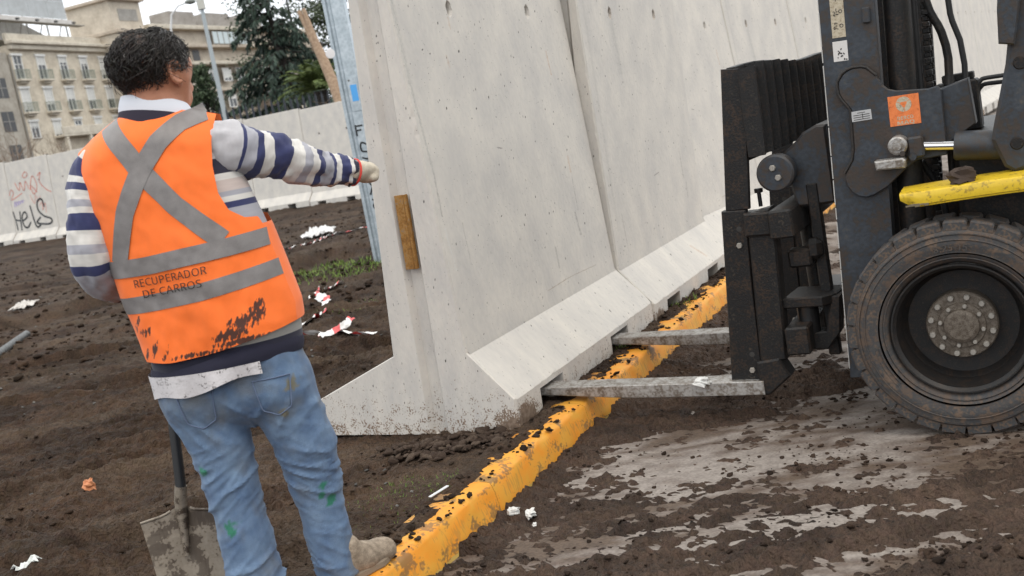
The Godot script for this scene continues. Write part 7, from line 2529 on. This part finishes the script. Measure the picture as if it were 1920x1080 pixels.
func tape(label: String, pts: Array, wid: float, tex: Material, lift := 0.012, letters := "") -> void:
	var cv := Curve3D.new()
	for k in pts.size():
		var p := W(pts[k].x, ground_h(pts[k].x, pts[k].y) + lift, pts[k].y)
		var a := W(pts[maxi(k - 1, 0)].x, 0, pts[maxi(k - 1, 0)].y)
		var c := W(pts[mini(k + 1, pts.size() - 1)].x, 0, pts[mini(k + 1, pts.size() - 1)].y)
		cv.add_point(p, (a - c) * 0.2, (c - a) * 0.2)
	var L := cv.get_baked_length()
	var nz := fnl(int(L * 1000.0), 2.5, 3)
	var rows := []
	var n := int(L / 0.02)
	for k in n + 1:
		var s := L * k / n
		var p := cv.sample_baked(s, true)
		var d := (cv.sample_baked(minf(L, s + 0.02)) - cv.sample_baked(maxf(0, s - 0.02))).normalized()
		var sd := d.cross(Vector3.UP).normalized()
		var tw := 0.45 + 0.9 * nz.get_noise_1d(s)
		var wv := sd * cos(tw) + Vector3.UP * sin(tw)
		var squeeze := 0.6 + 0.6 * absf(nz.get_noise_1d(s * 1.7 + 30.0))
		var row := []
		for q in 6:
			var t := q / 5.0 - 0.5
			row.append(p + wv * t * wid * squeeze + Vector3.UP * (absf(sin(tw)) * wid * 0.35 * squeeze + 0.012 * sin(q * 2.1 + s * 23.0) * (1.0 - squeeze * 0.5)))
		rows.append(row)
	var b := B.new()
	b.grid(rows, false, Vector3.INF, func(r, q): return Vector2(L * r / n / 0.35, q / 5.0))
	for k in b.n.size():
		if b.n[k].y < 0.0: b.n[k] = -b.n[k]
	b._fix(0, n + 1, 6)
	var o := obj("barrier_tape", b, tex)
	tag(o, label, "tape", "red and white tape on the dirt")
	if letters:
		var t := text_flat(letters, wid * 0.42)
		t = warp(t, func(p: Vector3) -> Vector3:
			var s := clampf(L * 0.32 + p.x, 0.0, L)
			var r := s / L * n
			var i := mini(int(r), n - 1)
			var q := clampf(0.5 - p.y / wid, 0.05, 0.95) * 5.0
			var j := mini(int(q), 4)
			var a: Vector3 = (rows[i][j] as Vector3).lerp(rows[i + 1][j], r - i)
			var c: Vector3 = (rows[i][j + 1] as Vector3).lerp(rows[i + 1][j + 1], r - i)
			return a.lerp(c, q - j) + Vector3(0, 0.002, 0.002))
		obj("lettering", t, mat(lin(0.02, 0.02, 0.02), 0.7), o)

func scrap(called: String, label: String, cat: String, at: Vector3, size: Vector3, c: Color, sd: int, rough := 0.7) -> MeshInstance3D:
	# a crumpled or broken bit
	var nz := fnl(sd, 1.6, 3)
	var b := B.new()
	var rows := []
	for j in 9:
		var row := []
		for i in 13:
			var a := TAU * (i % 12) / 12.0
			var e := -PI / 2 + PI * j / 8.0
			var d := Vector3(cos(a) * cos(e), sin(e), sin(a) * cos(e))
			var box := d / maxf(absf(d.x), maxf(absf(d.y), absf(d.z)))
			row.append(d.lerp(box, 0.55) * (1.0 + 0.8 * nz.get_noise_3dv(d) + 0.25 * nz.get_noise_3dv(d * 3.0)) * size * 0.5)
		rows.append(row)
	for j in 8:
		for i in 12:
			for t in [[rows[j][i], rows[j][i + 1], rows[j + 1][i + 1]], [rows[j][i], rows[j + 1][i + 1], rows[j + 1][i]]]:
				b.poly(t, t[0] + t[1] + t[2])
	var o := obj(called, b, mat(c, rough))
	o.position = at
	o.rotation.y = sd * 1.7
	tag(o, label, cat)
	return o

func sheet(called: String, label: String, cat: String, at: Vector2, size: Vector2, high: float, c: Color, sd: int) -> void:
	# a crumpled sheet of paper or plastic lying on the dirt
	var nz := fnl(sd, 1.0, 3, FastNoiseLite.TYPE_SIMPLEX_SMOOTH, true)
	var b := B.new()
	var pts := []
	for j in 13:
		var row := []
		for i in 15:
			var u := i / 14.0 - 0.5
			var v := j / 12.0 - 0.5
			var edge := 1.0 + 0.45 * nz.get_noise_2d(u * 2.0 + 4.0, v * 2.0)
			var x := at.x + u * size.x * edge
			var f := at.y + v * size.y * edge
			var up := high * clampf(0.45 + 0.75 * nz.get_noise_2d(u * 3.0, v * 3.0 + 9.0), 0.02, 1.0) * (1.0 - 2.2 * maxf(absf(u), absf(v)) * maxf(absf(u), absf(v)))
			row.append(W(x, ground_h(x, f) + 0.004 + up, f))
		pts.append(row)
	for j in 12:
		for i in 14:
			b.poly([pts[j][i], pts[j][i + 1], pts[j + 1][i + 1]], Vector3.UP)
			b.poly([pts[j][i], pts[j + 1][i + 1], pts[j + 1][i]], Vector3.UP)
	tag(obj(called, b, mat(c, 0.6)), label, cat)

func build_litter() -> void:
	var crumbs := []
	for k in 4: crumbs.append(lump(950 + k))
	var cm := mat(Color.WHITE, 0.95, 0.0, {"vc": true, "tex": grey_tex(256, nbytes(256, 961, 0.06, 3)), "tri": 6.0, "spec": 0.3})
	cm.albedo_color = Color(1, 1, 1)
	var sp := []
	var near := 0
	while near < 12000:
		var f := 2.9 + 8.0 * pow(rng.randf(), 1.7)
		var x := rng.randf_range(-0.62, 0.5) * (f + 0.6)
		if kd(x, f) > -0.07: continue
		near += 1
		# crumbs lie thicker where the earth was turned
		if nB.get_noise_2d(x * 0.4 + 3.0, f * 0.7) * 1.6 < rng.randf(): continue
		var s := 0.004 + 0.012 * pow(rng.randf(), 4.0) + (0.016 * rng.randf() if rng.randf() < 0.012 else 0.0)
		sp.append([W(x, earth_h(x, f) + s * 0.25, f), s, dirt_color(x, f, 0.0) * rng.randf_range(1.2, 2.0)])
	for k in 5000:
		var f := rng.randf_range(9.0, 26.0)
		var x := rng.randf_range(-0.5, 0.03) * f
		var s := 0.01 + 0.03 * pow(rng.randf(), 3.5)
		if kd(x, f) > -1.4: continue
		sp.append([W(x, earth_h(x, f) + s * 0.2, f), s, dirt_color(x, f, 0.0) * rng.randf_range(1.1, 2.2)])
	# rubble pushed up against the foot of the barrier
	for k in 620:
		var q := TR + Vector2(rng.randfn() * 0.14 - 0.30, rng.randfn() * 0.06 + 0.0)
		q -= Vector2(sin(deg_to_rad(WA)), cos(deg_to_rad(WA))) * (0.03 + 0.10 * rng.randf())
		if kd(q.x, q.y) > -0.16: continue
		var s := 0.006 + 0.02 * pow(rng.randf(), 2.5)
		sp.append([W(q.x, earth_h(q.x, q.y) + s * 0.4 + 0.012 * rng.randf(), q.y), s, Color(0.15, 0.10, 0.075).lerp(Color(0.34, 0.25, 0.19), pow(rng.randf(), 2.0))])
	scatter("dirt_clods", "loose brown clods and crumbs of earth over the dirt plot", crumbs, cm, sp)
	sp = []
	for k in 9000:
		var f := 2.9 + 4.0 * pow(rng.randf(), 1.4)
		var x := rng.randf_range(-0.2, 0.52) * (f + 0.4)
		var d := kd(x, f)
		if d < 0.03: continue
		var m := mud_cover(x, f)
		if nB.get_noise_2d(x * 0.5 + 13.0, f * 0.9) * 1.5 + 0.2 < rng.randf(): continue
		var s := 0.0025 + 0.010 * pow(rng.randf(), 4.0) + (0.013 * rng.randf() if rng.randf() < 0.01 else 0.0)
		sp.append([W(x, maxf(-0.12, mud_h(x, f)) + s * 0.25, f), s, mud_color(x, f, 0.0) * rng.randf_range(0.8, 1.9)])
	# earth spilt on the kerb top
	for k in 600:
		var t := rng.randf_range(-1.2, 4.5)
		var d := -0.005 - 0.15 * rng.randf()
		var q := KP + KD * t + KN * d
		if nB.get_noise_2d(q.x * 1.7 + 5.0, q.y * 1.7) < rng.randf_range(-0.5, 0.3): continue
		var s := 0.004 + 0.012 * pow(rng.randf(), 2.5)
		sp.append([W(q.x, maxf(0.021, earth_h(q.x, q.y)) + s * 0.3, q.y), s, Color(0.09, 0.06, 0.042) * rng.randf_range(0.7, 1.6)])
	scatter("mud_crumbs", "dark crumbs of mud strewn over the road and the kerb", crumbs, cm, sp)
	# pale chips trodden into the dirt
	sp = []
	for k in 420:
		var f := 3.0 + 14.0 * pow(rng.randf(), 1.3)
		var x := rng.randf_range(-0.55, 0.1) * f
		if kd(x, f) > -0.2: continue
		if nA.get_noise_2d(x * 0.9 + 77.0, f * 0.8) < 0.0: continue
		var s := 0.003 + 0.006 * pow(rng.randf(), 2.0) + 0.0006 * f
		sp.append([W(x, earth_h(x, f) + s * 0.5, f), s, Color(0.55, 0.53, 0.5) * rng.randf_range(0.5, 1.15)])
	scatter("pale_chips", "small pale chips of plaster and paper trodden into the dirt", [crumbs[0]], cm, sp)
	grass([[-2.15, 13.2, 0.45, 420, 0.09], [-1.62, 12.7, 0.35, 260, 0.08], [-1.95, 12.3, 0.3, 130, 0.06], [-0.52, 4.22, 0.12, 190, 0.022], [-0.62, 4.05, 0.16, 120, 0.018], [-0.7, 3.75, 0.1, 60, 0.018], [-1.45, 9.6, 0.3, 120, 0.04], [1.05, 6.95, 0.14, 120, 0.05], [0.62, 6.05, 0.08, 60, 0.04]])
	var tp := Image.create(128, 32, false, Image.FORMAT_RGB8)
	for y in 32:
		for x in 128:
			var k := posmod(x + y, 128)
			tp.set_pixel(x, y, (Color(0.60, 0.05, 0.05) if k < 34 else Color(0.70, 0.68, 0.67)).linear_to_srgb())
	var tm := mat(Color.WHITE, 0.45, 0.0, {"tex": ImageTexture.create_from_image(tp)})
	tape("red and white barrier tape lying knotted beside the barrier foot, black letters on it", [Vector2(-1.68, 8.41), Vector2(-1.5, 8.32), Vector2(-1.33, 8.22), Vector2(-1.18, 8.0), Vector2(-1.01, 7.86)], 0.1, tm, 0.015, "MADO")
	tape("short twisted end of red and white tape crossing the knotted tape", [Vector2(-1.28, 8.5), Vector2(-1.31, 8.25), Vector2(-1.4, 8.05), Vector2(-1.43, 7.88)], 0.08, tm, 0.03)
	tape("crumpled red and white tape winding away over the dirt towards the grass", [Vector2(-1.80, 8.85), Vector2(-1.70, 9.05), Vector2(-1.68, 9.6), Vector2(-1.74, 10.2), Vector2(-1.92, 10.7), Vector2(-1.86, 11.3), Vector2(-1.80, 11.75)], 0.13, tm)
	tape("red and white tape trailing up the dug step to the white bag", [Vector2(-3.25, 15.2), Vector2(-3.05, 15.9), Vector2(-2.85, 17.1), Vector2(-2.92, 18.4), Vector2(-2.6, 18.8), Vector2(-2.2, 18.7)], 0.15, tm)
	sheet("plastic_bag", "crumpled white plastic bag lying on the far dirt", "bag", Vector2(-3.15, 19.2), Vector2(0.45, 0.4), 0.2, lin(0.68, 0.68, 0.68), 971)
	# pipe
	var b := B.new()
	var y0 := ground_h(-5.3, 11.8) + 0.045
	b.tube([W(-4.75, y0 + 0.02, 9.4), W(-5.33, y0, 12.0)], 0.042, 20, false)
	b.tube([W(-5.33, y0, 12.0), W(-4.75, y0 + 0.02, 9.4)], 0.035, 20, false)
	tag(obj("steel_pipe", b, mat(lin(0.3, 0.31, 0.31), 0.5, 0.5, {"tex": grey_tex(256, nbytes(256, 981, 0.03, 4)), "tri": 3.0})), "grey steel pipe lying on the dirt, open end showing", "pipe")
	scrap("plaster_chunk", "white plaster chunk on the road close beside the kerb foot", "rubble", W(-0.15, -0.092, 4.02), Vector3(0.05, 0.026, 0.036), lin(0.62, 0.62, 0.6), 972)
	scrap("plaster_chunk", "flatter white plaster chunk on the road, farther out from the kerb", "rubble", W(-0.085, -0.095, 3.97), Vector3(0.06, 0.02, 0.036), lin(0.62, 0.62, 0.6), 973)
	scrap("plaster_crumb", "tiny white plaster crumb below the two plaster chunks", "rubble", W(-0.075, -0.1, 3.86), Vector3(0.014, 0.012, 0.012), lin(0.7, 0.7, 0.68), 974)
	scrap("brick_bit", "small orange brick fragment in the dirt behind the shovel", "rubble", W(-2.13, ground_h(-2.13, 5.05) + 0.012, 5.05), Vector3(0.075, 0.045, 0.05), lin(0.5, 0.2, 0.09), 975)
	sheet("paper_scrap", "torn white paper scrap in the dirt left of the shovel blade", "paper", Vector2(-2.03, 4.1), Vector2(0.09, 0.07), 0.014, lin(0.62, 0.64, 0.62), 976)
	sheet("paper_scrap", "pale crumpled paper in the dirt near the pipe", "paper", Vector2(-6.6, 15.0), Vector2(0.28, 0.24), 0.09, lin(0.55, 0.52, 0.49), 977)
	sheet("paper_scrap", "small beige wrapper in the dirt beside the sweater elbow", "paper", Vector2(-3.0, 9.4), Vector2(0.1, 0.09), 0.02, lin(0.5, 0.38, 0.25), 978)
	scrap("plaster_chunk", "white broken chunk lying on the near fork tine", "rubble", W(0.755, 0.085, 4.735), Vector3(0.07, 0.03, 0.05), lin(0.62, 0.62, 0.6), 979)
	b = B.new()
	b.bar(W(-0.44, 0.052, 3.93), W(-0.375, 0.05, 4.03), 0.005, 0.014)
	tag(obj("paint_stick", b, mat(lin(0.62, 0.64, 0.66), 0.5)), "thin white stick lying on the orange kerb", "stick")
	var clod := scrap("mud_clod", "clod of dark mud stuck on the yellow mudguard", "mud", Vector3.ZERO, Vector3(0.1, 0.06, 0.07), lin(0.05, 0.034, 0.026), 985, 0.95)
	var fb := Basis(Vector3.UP, deg_to_rad(153.0))
	clod.position = W(1.577, -0.12, 4.043) + fb * Vector3(-0.125, 0.975, 0.05)
